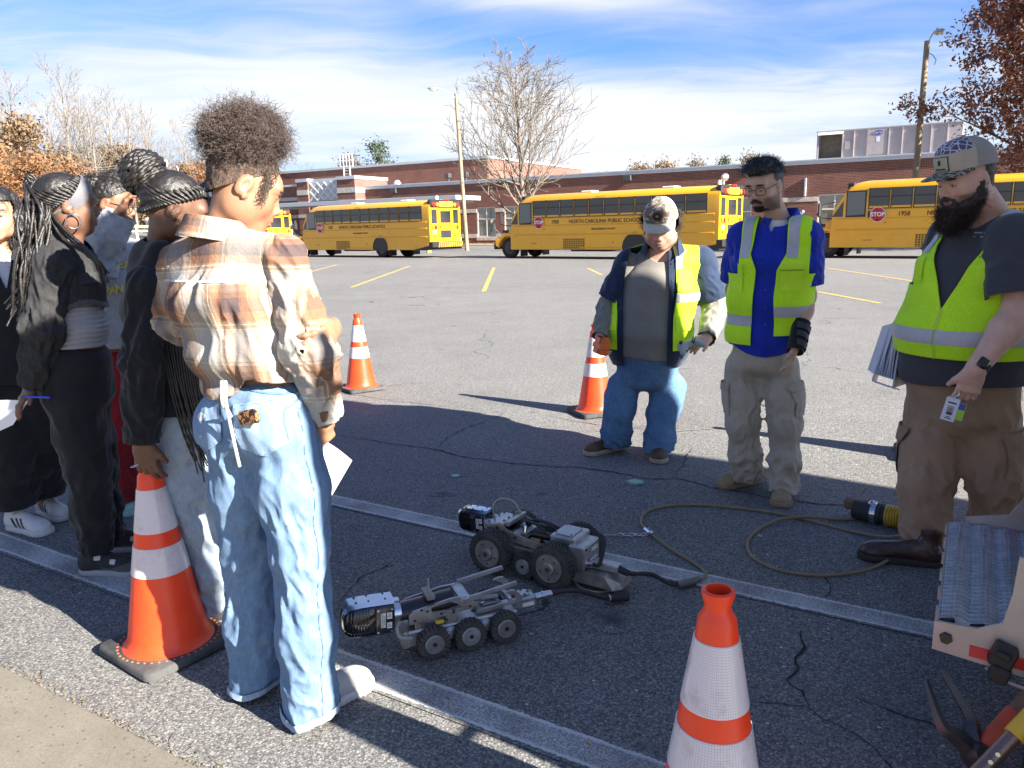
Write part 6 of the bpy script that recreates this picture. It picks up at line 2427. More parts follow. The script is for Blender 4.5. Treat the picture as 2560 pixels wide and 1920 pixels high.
def head_sdf(S, c, R, s=1.0, jaw=1.0, fat=0.0, nose=1.0, ears=True):
 """head of standard size about centre c; R columns right, forward, up"""
 c = np.asarray(c, float)
 def W(x, y, z):
  return c + R @ (A3(x, y, z) * s)
 E = lambda x, y, z, rx, ry, rz, k=.02, op='add': S.el(W(x, y, z), A3(rx, ry, rz) * s, R, k * s, op)
 E(0, -.018, .034, .0745, .096, .083, .02)
 E(0, .012, -.02, .066 + fat * .6, .074, .075, .04)
 E(0, .030, -.066, .047 * jaw + fat, .056, .046, .04)
 E(0, .066, -.098, .022 * jaw + fat * .5, .020, .019, .03)
 for q in (-1, 1):
  E(q * .036, .058, -.034, .024 + fat * .5, .022, .028, .025)
  E(q * .047 * jaw, .0, -.066, .018 + fat, .034, .03, .035)
  E(q * .024, .080, .016, .022, .011, .009, .018)
 E(0, .075, .028, .048, .016, .026, .03)
 for q in (-1, 1):
  E(q * .0305, .098, -.006, .017, .015, .011, .012, 'sub')
  E(q * .0305, .0745, -.008, .0145, .0145, .0125, .003)
  E(q * .0305, .0775, -.001, .0165, .0135, .0085, .005)      # upper lid
 S.rc(W(0, .086, -.002), W(0, .106 * nose ** .3, -.034), .0075 * s, .0115 * s, .012 * s)
 for q in (-1, 1):
  E(q * .0115, .097, -.040, .0085, .0095, .0075, .006)
 E(0, .083, -.062, .024, .014, .016, .02)
 E(0, .0955, -.0665, .019, .0075, .0052, .006)
 E(0, .0935, -.0775, .0165, .0085, .0062, .006)
 E(0, .103, -.072, .022, .006, .0016, .003, 'sub')
 if ears:
  for q in (-1, 1):
   Re = R @ np.array([[1, 0, 0], [0, .94, .34], [0, -.34, .94]])
   S.el(W(q * .0765, -.010, -.010), A3(.011, .020, .032) * s, Re, .007 * s)
   S.el(W(q * .088, -.004, -.006), A3(.008, .011, .019) * s, Re, .006 * s, 'sub')
   S.el(W(q * .076, .0, -.037), A3(.008, .009, .010) * s, Re, .006 * s)
 return W
def head_local(V, c, R, s):
 return (V - np.asarray(c)) @ R / s
def lerp3(a, b, f):
 return a + (b - a) * np.clip(f, 0, 1)[:, None]
def face_colours(V, c, R, s, skin, lip=(.36, .12, .10), brow=(.03, .02, .016), stubble=None, eye=True, red=.0):
 """albedo per point: skin with lips, brows, eyes"""
 q = head_local(V, c, R, s)
 x, y, z = q[:, 0], q[:, 1], q[:, 2]
 col = np.tile(np.asarray(skin, float), (len(V), 1))
 on = (np.abs(x) < .1) & (np.abs(y) < .14) & (z > -.13) & (z < .14)
 ax = np.abs(x)
 if red:
  ck = np.exp(-((ax - .042) / .02) ** 2 - ((z + .035) / .022) ** 2) * (y > .03) + np.exp(-(x / .014) ** 2 - ((z + .036) / .016) ** 2) * (y > .09)
  col = lerp3(col, np.tile(A3(*skin) * A3(1.1, .72, .68), (len(V), 1)), ck * red * on)
 if stubble is not None:
  sb = np.clip((-.042 - z) / .012, 0, 1) * (y > -.02) + np.clip((-.047 - z) / .006, 0, 1) * (ax < .03) * (y > .08)
  sb = np.clip(sb, 0, 1) * on
  sb *= 1 - .6 * np.exp(-((ax - .03) / .014) ** 2 - ((z + .055) / .014) ** 2)
  col = lerp3(col, np.tile(A3(*stubble), (len(V), 1)), sb * .75)
 lp = np.clip(1.15 - ((x / .024) ** 2 + ((z + .072) / .0115) ** 2), 0, 1) * (y > .082) * on
 col = lerp3(col, np.tile(A3(*lip), (len(V), 1)), lp * 2)
 bw = np.clip(1.2 - (((ax - .031) / .023) ** 2 + ((z - .019 + (ax - .03) ** 2 * 4) / .0058) ** 2), 0, 1) * (y > .05) * on
 col = lerp3(col, np.tile(A3(*brow), (len(V), 1)), bw * 2)
 if eye:
  ey = np.clip(1.1 - (((ax - .0305) / .0125) ** 2 + ((z + .0085) / .0042) ** 2), 0, 1) * (y > .07) * on
  col = lerp3(col, np.tile(A3(.02, .013, .01), (len(V), 1)), ey * 3)
  iw = np.clip(1.1 - (((ax - .0305) / .0105) ** 2 + ((z + .0085) / .0026) ** 2), 0, 1) * (y > .07) * on * (np.abs(ax - .0305) > .0045)
  col = lerp3(col, np.tile(A3(.55, .5, .46), (len(V), 1)), iw * 2)
 return {'alb': col}
def alb_mat(name, rough=.5, sss=.12, bump=.25, bs=180, var=.12, vs=22, sheen=0.0, spec=.4):
 m, t, b = custom(name)
 at = t.n('ShaderNodeAttribute', attribute_name='alb')
 ob = t.n('ShaderNodeTexCoord').outputs['Object']
 nz = t.noise(ob, vs, 5, .6)
 c = t.mix(1.0, at.outputs['Color'], t.ramp(nz, [(.25, 1 - var), (.75, 1 + var)]), 'MULTIPLY')
 t.put(b.inputs['Base Color'], c)
 b.inputs['Roughness'].default_value = rough
 b.inputs['Specular IOR Level'].default_value = spec
 if sss:
  b.inputs['Subsurface Weight'].default_value = sss
  b.inputs['Subsurface Radius'].default_value = (.012, .005, .003)
  b.inputs['Subsurface Scale'].default_value = 1.0
 b.inputs['Sheen Weight'].default_value = sheen
 if bump:
  t.put(b.inputs['Normal'], t.n('ShaderNodeBump', i_Strength=bump, i_Distance=.002, i_Height=t.noise(ob, bs, 3, .6)).outputs[0])
 return m
SKIN = alb_mat('skin')
def CM(name, col, rough=.85, var=.12, vs=6, weave=420, bump=.25, col2=None, sheen=.15, crease=0.0):
 """woven cloth: fine thread relief, soft large colour variation and small creases"""
 if name in MATS:
  return MATS[name]
 m, t, b = custom(name)
 ob = t.n('ShaderNodeTexCoord').outputs['Object']
 nz = t.noise(ob, vs, 5, .6)
 hi = tuple(col2) if col2 else tuple(min(1, c * (1 + var)) for c in col)
 lo = tuple(col) if col2 else tuple(c * (1 - var) for c in col)
 c = t.mix(t.ramp(nz, [(.3, 0), (.7, 1)]), lo + (1,), hi + (1,))
 th = t.noise(ob, weave, 2, .6)
 c = t.mix(1.0, c, t.ramp(th, [(.3, .82), (.7, 1.15)]), 'MULTIPLY')
 t.put(b.inputs['Base Color'], c)
 b.inputs['Roughness'].default_value = rough
 b.inputs['Specular IOR Level'].default_value = .25
 b.inputs['Sheen Weight'].default_value = sheen
 cr = t.noise(ob, 28, 5, .62, .6)
 h = t.math('ADD', t.math('MULTIPLY', th, .25), t.math('MULTIPLY', cr, crease))
 t.put(b.inputs['Normal'], t.n('ShaderNodeBump', i_Strength=bump, i_Distance=.006, i_Height=h).outputs[0])
 return m
def denim_mat(name, dark, light, fade=.5, seed=0.0):
 """blue denim: white weft specks, faded patches"""
 m, t, b = custom(name)
 ob = t.n('ShaderNodeTexCoord').outputs['Object']
 o2 = t.mapping(ob, loc=(seed, seed * 2, 0))
 big = t.noise(o2, 5.0, 5, .6)
 st = t.noise(t.mapping(ob, scale=(1, 1, .28)), 130, 4, .75)
 f = t.math('ADD', t.math('MULTIPLY', t.math('SUBTRACT', big, .5), 1.6 * fade), t.math('ADD', t.math('MULTIPLY', t.math('SUBTRACT', st, .5), 1.1), .5), clamp=True)
 c = t.mix(f, dark + (1,), light + (1,))
 cr = t.noise(ob, 22, 5, .6, .8)
 c = t.mix(1.0, c, t.ramp(cr, [(.3, .88), (.7, 1.1)]), 'MULTIPLY')
 t.put(b.inputs['Base Color'], c)
 b.inputs['Roughness'].default_value = .9
 b.inputs['Specular IOR Level'].default_value = .15
 h = t.math('ADD', t.math('MULTIPLY', t.noise(ob, 360, 2), .3), t.math('MULTIPLY', cr, .8))
 t.put(b.inputs['Normal'], t.n('ShaderNodeBump', i_Strength=.35, i_Distance=.005, i_Height=h).outputs[0])
 return m
HAIR_BLACK = M('black_hair', (.012, .010, .009), .42, spec=.6, var=.3, vs=40, bump=.3, bs=160)
HAIR_BROWN = M('dark_brown_hair', (.035, .020, .012), .45, spec=.5, var=.35, vs=60, bump=.4, bs=200, stretch=(1, 1, .3))
def strands(p, name, curves, r, mat, parent=None, n=4, taper=True, sm=60):
 """many thin hair tubes of one length each; curves is (m, k, 3)"""
 C = np.asarray(curves, float)
 m, k = C.shape[:2]
 t = np.gradient(C, axis=1)
 t /= nlen(t, axis=2)[..., None] + 1e-9
 ref = np.where(np.abs(t[..., 2:3]) < .9, [[[0, 0, 1.0]]], [[[1.0, 0, 0]]])
 x = np.cross(t, ref)
 x /= nlen(x, axis=2)[..., None] + 1e-9
 y = np.cross(t, x)
 rr = np.asarray(r, float)
 if rr.ndim == 0:
  rr = np.full((m, k), float(r))
 if taper:
  rr = rr * np.linspace(1, .45, k)[None, :]
 V = np.zeros((m, k, n, 3))
 for i in range(n):
  a = 2 * math.pi * i / n
  V[:, :, i] = C + (x * cos(a) + y * sin(a)) * rr[..., None]
 base = (np.arange(m) * k * n)[:, None, None]
 j = np.arange(k - 1)[None, :, None] * n
 i = np.arange(n)[None, None, :]
 i2 = (i + 1) % n
 F = np.stack([base + j + i, base + j + i2, base + j + n + i2, base + j + n + i], -1).reshape(-1, 4)
 o = p.mesh(name, V.reshape(-1, 3), F, mat, parent)
 return o
def braid_tube(k, pts, r, lobes=26.0):
 """one braid: a tube whose width swells with each plait"""
 P = cmr(pts, 9)
 L = 0
 rs = []
 for i, q in enumerate(P):
  if i:
   L += (q - P[i - 1]).length
  rs.append(r * (1 + .28 * sin(L * lobes * 6.283)) * (1 if i < len(P) - 3 else .6))
 k.tube(P, rs, 6)
def shoe(p, heel, yaw, mats, L=.27, boot=0.0, w=1.0, name='shoe', stripes=None, laces=None, top=.105, rise=1.0):
 """heel = ground point under the heel, yaw = direction of the toe"""
 f = A3(cos(yaw), sin(yaw), 0)
 r = A3(f[1], -f[0], 0)
 R = np.stack([r, f, A3(0, 0, 1)], -1)
 h0 = A3(*heel)
 W = lambda x, y, z: h0 + R @ A3(x * w, y, z)
 S = Sdf()
 S.rc(W(0, .045, .045), W(0, L - .075, .040), .036, .036, .02)
 S.el(W(.003, L - .058, .034), A3(.044 * w, .056, .036 * rise), R, .03)
 S.el(W(0, .05, .05), A3(.037 * w, .048, .05), R, .03)
 S.rc(W(0, .058, .06), W(0, .05, top + boot), .036, .038, .03)
 S.rc(W(0, .09, .082), W(0, L - .10, .055), .026, .022, .03)
 S.el(W(0, .05, top + boot + .01), A3(.031 * w, .038, .03), R, .006, 'sub')
 S.plane(W(0, 0, .022), (0, 0, -1), .003)
 S.fn(lambda P: -.0012 * ridged(P, np.array([26., 26, 26]), 3))
 o, V, T, N = garment(p, name, S, .0055, mats[0], thick=0, ret=True)
 Q = Sdf()
 Q.rc(W(0, .043, .014), W(.001, L - .052, .014), .041 * w, .048 * w, .02)
 Q.el(W(.002, L - .055, .016), A3(.050 * w, .058, .05), R, .02)
 Q.plane(W(0, 0, .030), (0, 0, 1), .004)
 Q.plane(W(0, 0, .001), (0, 0, -1), .003)
 Q.fn(lambda P: .0012 * np.sin(((P - h0) @ f) * 330) * (P[:, 2] < .012))
 garment(p, 'sole', Q, .0055, mats[1], thick=0, parent=o)
 lc = lambda V: (V - h0) @ R
 if stripes:
  for i in range(3):
   for sg in (1, -1):
    y0 = .098 + .027 * i
    patch(p, 'stripe', V, T, N, [lambda V: np.abs(lc(V)[:, 1] - y0 - (lc(V)[:, 2] - .05) * -.55) - .0065, lambda V: lc(V)[:, 2] - .078, lambda V: -lc(V)[:, 0] * sg + .012], stripes, .0012, o)
 if laces:
  k = MB()
  for i in range(5):
   y = .095 + .018 * i
   z = .112 - .009 * i
   pts = [W(-.026, y + .004, z - .022), W(-.014, y, z - .002), W(.0, y - .003, z + .003), W(.014, y, z - .002), W(.026, y + .004, z - .022)]
   k.tube([V3(q) for q in pts], .0032, 5)
  for sg in (-1, 1):
   k.tube(cmr([W(0, .092, .116), W(sg * .03, .095, .128), W(sg * .045, .11, .105), W(sg * .02, .105, .1)], 4), .0026, 5)
  p.mb('laces', k, laces, o)
 return o, (V, T, N, lc, W)
def limb(S, pts, rs, ease=0.0, k=.03):
 S.chain(pts, [r + ease for r in rs], k)
def torso(S, st, side0, side1, ease=0.0, k=.05):
 """st: list of (centre, half width, half depth) from the hips up to the collarbones"""
 n = len(st) - 1
 for i in range(n):
  a, b = st[i], st[i + 1]
  sd_ = np.asarray(side0) * (1 - i / max(1, n - 1)) + np.asarray(side1) * (i / max(1, n - 1))
  S.ec(a[0], b[0], (a[1] + ease, a[2] + ease), (b[1] + ease, b[2] + ease), sd_, k)
LIME = CM('lime_mesh_cloth', (.56, .93, .02), .7, .08, 5, 300, .3, crease=.8, sheen=.05)
LIMEP = CM('lime_pocket_cloth', (.60, .96, .035), .7, .10, 7, 380, .25, crease=.5, sheen=.05)
SILV = CM('silver_reflective_tape', (.46, .45, .47), .45, .12, 9, 500, .12, crease=.4, sheen=0)
NAVY = CM('navy_work_shirt', (.016, .030, .068), .85, .18, 6, crease=.9)
ROYAL = CM('royal_blue_shirt', (.008, .030, .36), .75, .12, 6, crease=.8)
GREYT = CM('grey_tee', (.19, .18, .165), .9, .08, 5, crease=.6)
SAGE = CM('sage_sleeve', (.19, .19, .165), .9, .08, 5, crease=.8)
CHAR = CM('charcoal_tee', (.055, .056, .064), .9, .12, 5, crease=.6)
KHAKI = CM('khaki_cotton', (.40, .355, .28), .85, .12, 4, crease=1.0)
TAN_P = CM('tan_work_trousers', (.34, .225, .14), .85, .14, 4, crease=1.0)
JEAN1 = denim_mat('mid_blue_denim', (.030, .078, .18), (.16, .28, .43), .45)
BOOT_BR = M('brown_boot_leather', (.085, .045, .022), .6, var=.35, vs=18, bump=.3, bs=60)
BOOT_TAN = M('tan_suede_boot', (.30, .215, .125), .85, var=.22, vs=20, bump=.25, bs=140)
BOOT_DK = M('dark_brown_boot_leather', (.040, .018, .013), .35, var=.35, vs=16, bump=.2, bs=60, coat=.15)
SOLE_CR = M('cream_sole', (.33, .27, .19), .8, var=.2, vs=30)
SOLE_TAN = M('tan_sole', (.25, .18, .11), .85, var=.2, vs=30)
SOLE_DK = M('dark_sole', (.03, .022, .018), .8)
LACE_BR = M('brown_lace', (.06, .035, .02), .8)
def camo_mat():
 m, t, b = custom('camouflage_cap_cloth')
 ob = t.n('ShaderNodeTexCoord').outputs['Object']
 c = (.52, .46, .36, 1)
 for i, (col, th, sc) in enumerate((((.25, .22, .16), .50, 34), ((.20, .125, .095), .57, 30), ((.10, .095, .07), .57, 34))):
  nz = t.noise(t.mapping(ob, loc=(i * 3.1, i * 1.7, 0)), sc, 1.5, .35, .4)
  c = t.mix(t.math('GREATER_THAN', nz, th), c, col + (1,))
 t.put(b.inputs['Base Color'], c)
 b.inputs['Roughness'].default_value = .9
 return m
CAMO = camo_mat()
MESHW = CM('grey_mesh_cap', (.42, .41, .46), .9, .05, 20, 500, .4)
BEIGE = CM('beige_cap_cloth', (.50, .42, .32), .9, .08, 20, 400, .3)
MESHB = CM('beige_mesh_cap', (.34, .31, .26), .9, .10, 90, 700, .6)
class Fr:
 """body frame: origin, facing f, side (to the person's right)"""
 def __init__(s, c, f):
  s.c = np.asarray(c, float)
  s.f = nrm(A3(f[0], f[1], 0))
  s.r = A3(s.f[1], -s.f[0], 0)
 def l(s, V):
  return (V - s.c) @ s.r
 def o(s, V):
  return (V - s.c) @ s.f
def body_core(S, J, fat=0.0):
 """torso, arms, legs of the skin figure; J is a dict of joints and widths"""
 torso(S, J['torso'], J['side'], J['side1'], -.014)
 for q in 'LR':
  sh, el, wr = J['sh' + q], J['el' + q], J['wr' + q]
  a = J.get('arm', (.052, .043, .030))
  S.rc(J['torso'][-1][0], sh, .055, a[0], .05)
  S.chain([sh, np.asarray(sh) * .5 + np.asarray(el) * .5, el], [a[0], a[0] * .96, a[1]], .03)
  fo = np.asarray(el) * .68 + np.asarray(wr) * .32
  S.chain([el, fo, wr], [a[1], a[1] * 1.04, a[2]], .03)
  l = J.get('leg', (.078, .055, .038))
  hp, kn, an = J['hip' + q], J['kn' + q], J['an' + q]
  ca = np.asarray(kn) * .65 + np.asarray(an) * .35
  S.chain([hp, kn, ca, an], [l[0], l[1], l[1] * .96, l[2]], .03)
 S.rc(A3(*J['neck']), A3(*J['head']) - A3(*J['hup']) * .045 - A3(*J['hf']) * .02, J.get('nr', .058) + fat, J.get('nr', .058) * .95 + fat, .03)
def trousers(S, J, th, kn, an, ease=.0, seed=0, amp=.006, stack=.010, top=None):
 t = J['torso']
 torso(S, [(t[0][0] - A3(0, 0, .02), t[0][1] * .97, t[0][2]), (t[1][0], t[1][1] * .97, t[1][2])], J['side'], J['side'], .008 + ease)
 for i, q in enumerate('LR'):
  hp, k, a = (A3(*J[n + q]) for n in ('hip', 'kn', 'an'))
  m = hp * .5 + k * .5
  lo = k * .45 + a * .55
  end = a - A3(0, 0, .03)
  S.chain([hp, m, k, lo, end], [th, th * .88 + kn * .12, kn, an * .5 + kn * .5, an], .05)
  S.fn(limb_folds(k, a, amp, .085, -.25, .35, 1.3, seed + i, .2, .3))
  S.fn(limb_folds(k, a, stack, .055, .62, 1.1, 1.0, seed + 3 + i, .2, .25))
  S.fn(limb_folds(hp, k, amp * .8, .11, -.2, .3, 1.5, seed + 7 + i, .25, .3))
 S.fn(cloth(.0035, (5, 5, 3.2), seed))
def vest(p, J, fr, ease, hem, opening, neck_r, arm_x, h=.0075, stripes=(), seed=0, zsh=None, mat=None, top_inset=0.0):
 """sleeveless safety vest: torso shell with the front, neck and hem cut away"""
 S = Sdf()
 torso(S, J['torso'], J['side'], J['side1'], ease)
 for q in 'LR':
  a, b = A3(*J['torso'][-1][0]), A3(*J['sh' + q])
  S.rc(a, a + (b - a) * .82, .060 + ease, .060 + ease * .9, .06)
 S.fn(cloth(.0065, (5, 5, 3.0), seed))
 nb = A3(*J['neck'])
 cuts = [lambda V: -(V[:, 2] - hem(V)),
   lambda V: np.where(fr.o(V) > -.02, -(np.abs(fr.l(V) - opening(V)[0]) - opening(V)[1]), -1.0),
   lambda V: neck_r - nlen((V - nb) * A3(1, 1, .8), axis=1),
   lambda V: np.where(V[:, 2] > J['torso'][-2][0][2] - .05, np.abs((V - A3(*J['torso'][-1][0])) @ nrm(J['side1'])) - arm_x, -1.0)]
 o, V, T, N = garment(p, 'safety_vest', S, h, mat or LIME, cuts, .004, ret=True)
 for nm, f, m, off in stripes:
  for sg in (1, -1):
   patch(p, nm, V, T, N, list(f) + [lambda V: sg * fr.l(V)], m, off, o)
 return o, V, T, N
def cap(p, c, R, s, mats, brim=.075, drop=.0, crown=1.0, flat=0.0, logo=None, up=.10):
 """baseball cap: front panels, mesh back, brim; c is the head centre"""
 S = Sdf()
 w = lambda x, y, z: A3(*c) + R @ (A3(x, y, z) * s)
 S.el(w(0, -.012, .040), A3(.087, .108, .100 * crown) * s, R, .02)
 S.el(w(0, .045, .085 * crown), A3(.055, .045, .04 * crown) * s, R, .05)
 lc = lambda V: head_local(V, c, R, s)
 rim = lambda V: -(lc(V)[:, 2] - (.040 - .02 * (lc(V)[:, 1] < -.05) * 0 - .12 * np.clip(-lc(V)[:, 1] - .0, 0, .1)))
 S.fn(lambda P: .0015 * np.cos(6 * np.arctan2(head_local(P, c, R, s)[:, 0], head_local(P, c, R, s)[:, 1])))
 V, T, N = surf(S, .006)
 V, T, N = clip(V, T, rim(V), N)
 f = lambda V: -(lc(V)[:, 1] - .008 - .25 * (.10 - lc(V)[:, 2]))
 a = clip(V, T, f(V), N)
 b = clip(V, T, -f(V), N)
 o = p.mesh('cap', a[0], a[1], mats[0], thick=.003)
 p.mesh('mesh_back', b[0], b[1], mats[1], o, thick=.003)
 k = MB()
 rows, n = 5, 17
 vs = []
 for lay in (0, 1):
  for i in range(rows + 1):
   q = i / rows
   for j in range(n):
    an = rad(-68 + 136 * j / (n - 1))
    ex = brim * q * cos(an * 1.12) ** .55 if abs(an * 1.12) < math.pi / 2 else 0
    x = .086 * sin(an)
    y = -.012 + .107 * cos(an) + ex
    z = .040 - drop * ex - (.22 * x * x / .0074 * .12) * q * (1 - flat) + lay * .004
    vs.append(V3(w(x, y, z)))
 m = (rows + 1) * n
 fs = []
 for lay in (0, 1):
  for i in range(rows):
   for j in range(n - 1):
    q = (i * n + j, i * n + j + 1, (i + 1) * n + j + 1, (i + 1) * n + j)
    q = tuple(e + lay * m for e in q)
    fs.append(q if lay == 0 else q[::-1])
 fs += [(rows * n + j, rows * n + j + 1, m + rows * n + j + 1, m + rows * n + j) for j in range(n - 1)]
 k.add(vs, fs)
 p.mb('brim', k, mats[2], o, 50)
 k = MB()
 k.lathe([(0, 0), (.008, 0), (.006, .005), (0, .007)], 10, MT(V3(w(0, -.012, .140 * crown))))
 p.mb('button', k, mats[0], o)
 return o, w, (V, T, N, lc)
def hair_cap(p, c, R, s, keep, mat, thick=.012, lump=.004, f=(60, 60, 40), h=.005, name='hair', seed=2, extra=None):
 S = Sdf()
 w = lambda x, y, z: A3(*c) + R @ (A3(x, y, z) * s)
 S.el(w(0, -.018, .034), A3(.0745 + thick, .096 + thick, .083 + thick) * s, R, .02)
 S.el(w(0, -.04, -.04), A3(.058 + thick, .052 + thick, .06) * s, R, .03)
 if extra:
  extra(S, w)
 S.fn(lambda P: -lump * ridged((P - A3(*c)) @ R, np.asarray(f, float), seed))
 lc = lambda V: head_local(V, c, R, s)
 return garment(p, name, S, h, mat, [lambda V: -keep(lc(V))], 0, ret=True)
def fuzz(p, name, V, N, count, L, r, mat, parent, rs, down=None, curl=.0, k=5, jitter=.5):
 """short hairs standing on a surface"""
 i = rs.randint(0, len(V), count)
 d = N[i] + rs.normal(0, jitter, (count, 3))
 if down is not None:
  d = d + np.asarray(down)
 d /= nlen(d, axis=1)[:, None]
 LL = L * rs.uniform(.5, 1.2, count)
 C = np.zeros((count, k, 3))
 base = V[i] - N[i] * .002
 bend = rs.normal(0, 1, (count, 3)) * curl
 for j in range(k):
  t = j / (k - 1)
  C[:, j] = base + d * (LL * t)[:, None] + bend * (LL * t * t)[:, None]
 return strands(p, name, C, r, mat, parent, 3)
# ================================================================ man in the camouflage cap
def man_camo():
 p = Pm('heavy man in camouflage cap and open lime vest over navy shirt, holding a game controller', (.80, 4.80))
 f = A3(-.22, -.975, 0)
 fr = Fr((0.866, 4.820, 0.782), f)
 sd_ = fr.r
 hf = nrm(A3(-.30, -.86, -.36))
 hc = A3(*(0.910, 4.700, 1.448))
 R = frame_from(hf)
 hup = R[:, 2]
 belly = A3(*(0.862, 4.800, 0.799))
 J = dict(torso=[(A3(*(0.867, 4.840, 0.525)), .174, .138), (A3(*(0.864, 4.820, 0.693)), .222, .178), (belly, .224, .188), (A3(*(0.916, 4.800, 1.073)), .208, .150), (A3(*(0.947, 4.800, 1.237)), .150, .095)],
             side=sd_, side1=sd_, neck=A3(*(0.946, 4.800, 1.277)), head=hc, hf=hf, hup=hup, nr=.068,
             shR=A3(*(0.754, 4.840, 1.211)), elR=A3(*(0.625, 4.860, 0.935)), wrR=A3(*(0.553, 4.720, 0.779)),
             shL=A3(*(1.176, 4.800, 1.221)), elL=A3(*(1.277, 4.780, 0.929)), wrL=A3(*(1.164, 4.540, 0.786)),
             hipR=A3(*(0.708, 4.860, 0.434)), knR=A3(*(0.682, 4.820, 0.269)), anR=A3(*(0.665, 4.860, 0.041)),
             hipL=A3(*(1.023, 4.840, 0.431)), knL=A3(*(0.951, 4.760, 0.268)), anL=A3(*(0.924, 4.720, 0.045)),
             arm=(.054, .045, .034), leg=(.074, .055, .042))
 skin = (.58, .345, .26)
 S = Sdf()
 body_core(S, J, .006)
 head_sdf(S, hc, R, 1.11, 1.15, .010)
 hand(S, J['wrR'], A3(.05, -.25, -1), A3(.8, -.5, -.1), 1, 1.0, .75)
 hand(S, J['wrL'], nrm(A3(*(1.063, 4.460, 0.761)) - J['wrL']), A3(-.3, .45, -.75), 1, 1.0, .55, tc=.2)
 V, T, N = surf(S, .0048)
 p.mesh('body', V, T, SKIN, attrs=face_colours(V, hc, R, 1.11, skin, (.40, .17, .15), (.09, .05, .03), (.33, .19, .14), red=.8))
 rs = np.random.RandomState(1)
 o, HV, HT, HN = hair_cap(p, hc, R, 1.11, lambda q: np.minimum(np.minimum(.052 - q[:, 2], q[:, 2] + .075), np.where(np.abs(q[:, 0]) > .05, .015 + .0 * q[:, 1] - q[:, 1], -.02 - q[:, 1])), HAIR_BROWN, .022, .010, (30, 30, 30))
 fuzz(p, 'curls', HV, HN, 1500, .020, .0011, HAIR_BROWN, o, rs, curl=.8)
 S = Sdf()
 torso(S, J['torso'], sd_, sd_, .012)
 S.fn(cloth(.005, (4, 4, 5), 3))
 zh = (0.839, 4.660, 0.644)[2]
 S.fn(lambda P: .004 * np.clip((zh + .06 - P[:, 2]) / .06, 0, 1) * np.sin(fr.l(P) * 60))
 nk = A3(*(0.923, 4.740, 1.296))
 garment(p, 'tee_shirt', S, .0085, GREYT, [lambda V: zh + .012 * np.sin(fr.l(V) * 14) - V[:, 2], lambda V: .082 - nlen(V - nk, axis=1)], .004)
 for q in 'LR':
  S = Sdf()
  sh, el, wr = J['sh' + q], J['el' + q], J['wr' + q]
  S.chain([sh, el, el * .5 + wr * .5, wr + (wr - el) * .05], [.076, .068, .060, .050], .03)
  S.fn(limb_folds(el, wr, .0065, .05, -.3, 1.1, 1.2, 3, .16, .2))
  S.fn(limb_folds(sh, el, .005, .06, .3, 1.1, 1.2, 5, .16, .3))
  garment(p, 'sleeve', S, .007, SAGE, [half(wr + (wr - el) * .02, wr - el, .11)], .004)
 S = Sdf()
 torso(S, J['torso'], sd_, sd_, .026)
 for q in 'LR':
  sh, el = J['sh' + q], J['el' + q]
  S.rc(A3(*J['torso'][-1][0]), sh, .080, .088, .06)
  S.chain([sh, sh * .45 + el * .55, sh * .12 + el * .88], [.088, .088, .094], .04)
  S.fn(limb_folds(sh, el, .006, .06, .2, 1.0, 1.4, 8, .2, .3))
 S.fn(cloth(.006, (4, 4, 3), 4))
 hem = (0.840, 4.660, 0.589)[2]
 op = lambda V: (np.interp(V[:, 2], [.85, 1.1, 1.35, 1.5], [.010, .012, -.005, -.01]), np.interp(V[:, 2], [.85, 1.05, 1.3, 1.45], [.135, .142, .118, .075]))
 sc = [half(J['sh' + q] * .2 + J['el' + q] * .8, J['el' + q] - J['sh' + q], .16) for q in 'LR']
 o, V, T, N = garment(p, 'overshirt', S, .0085, NAVY, [lambda V: hem + .02 * np.cos(fr.l(V) * 8) - V[:, 2], lambda V: np.where(fr.o(V) > -.02, op(V)[1] - np.abs(fr.l(V) - op(V)[0]), -1.), lambda V: .088 - nlen(V - A3(*(0.938, 4.790, 1.300)), axis=1)] + sc, .004, ret=True)
 patch(p, 'placket', V, T, N, [lambda V: np.where(fr.o(V) > 0, np.abs(fr.l(V) - op(V)[0]) - op(V)[1] - .036, 1.)], CM('navy_placket', (.012, .022, .05), .85, .2, 12, crease=1.2), .0035, o)
 for sg in (1, -1):       # collar wings
  k = MB()
  a = A3(*(0.941, 4.780, 1.328)) + sd_ * sg * .085 + A3(0, 0, .02)
  b = a + f * .095 + sd_ * sg * -.012 - A3(0, 0, .055)
  for d in (0, .006):
   w = f * d + sd_ * sg * d
   k.add([tuple(a - f * .03 + A3(0, 0, .035) + w), tuple(a + f * .06 + A3(0, 0, .005) + w), tuple(b + sd_ * sg * .055 + w), tuple(b + sd_ * sg * .02 + w + f * .03 - A3(0, 0, .03)), tuple(a - f * .03 + sd_ * sg * .03 - A3(0, 0, .02) + w)], [(0, 1, 3, 2, 4)])
  p.mb('collar', k, NAVY, o)
 k = MB()
 for z in (1.32, 1.22, 1.12, 1.02):
  x0 = op(np.array([[0, 0, z]]))
  sel = np.argmin(np.abs(V[:, 2] - z) + np.abs(fr.l(V) - (x0[0][0] - sd_ @ sd_ * x0[1][0] - .018)) * 2 + (fr.o(V) < 0) * 9)
  k.lathe([(0, 0), (.0065, 0), (.005, .003), (0, .003)], 10, MT(V3(V[sel] + N[sel] * .004)) @ V3(N[sel]).to_track_quat('Z', 'Y').to_matrix().to_4x4())
 p.mb('button', k, M('dark_button', (.01, .012, .02), .3), o)
 hv = (1.029, 4.620, 0.701)[2]
 ov = lambda V: (np.interp(V[:, 2], [.9, 1.2, 1.4, 1.5], [.012, .005, -.01, -.012]), np.interp(V[:, 2], [.9, 1.05, 1.25, 1.45], [.170, .185, .165, .10]))
 band = lambda z, w: (lambda V: np.abs(V[:, 2] - z) - w)
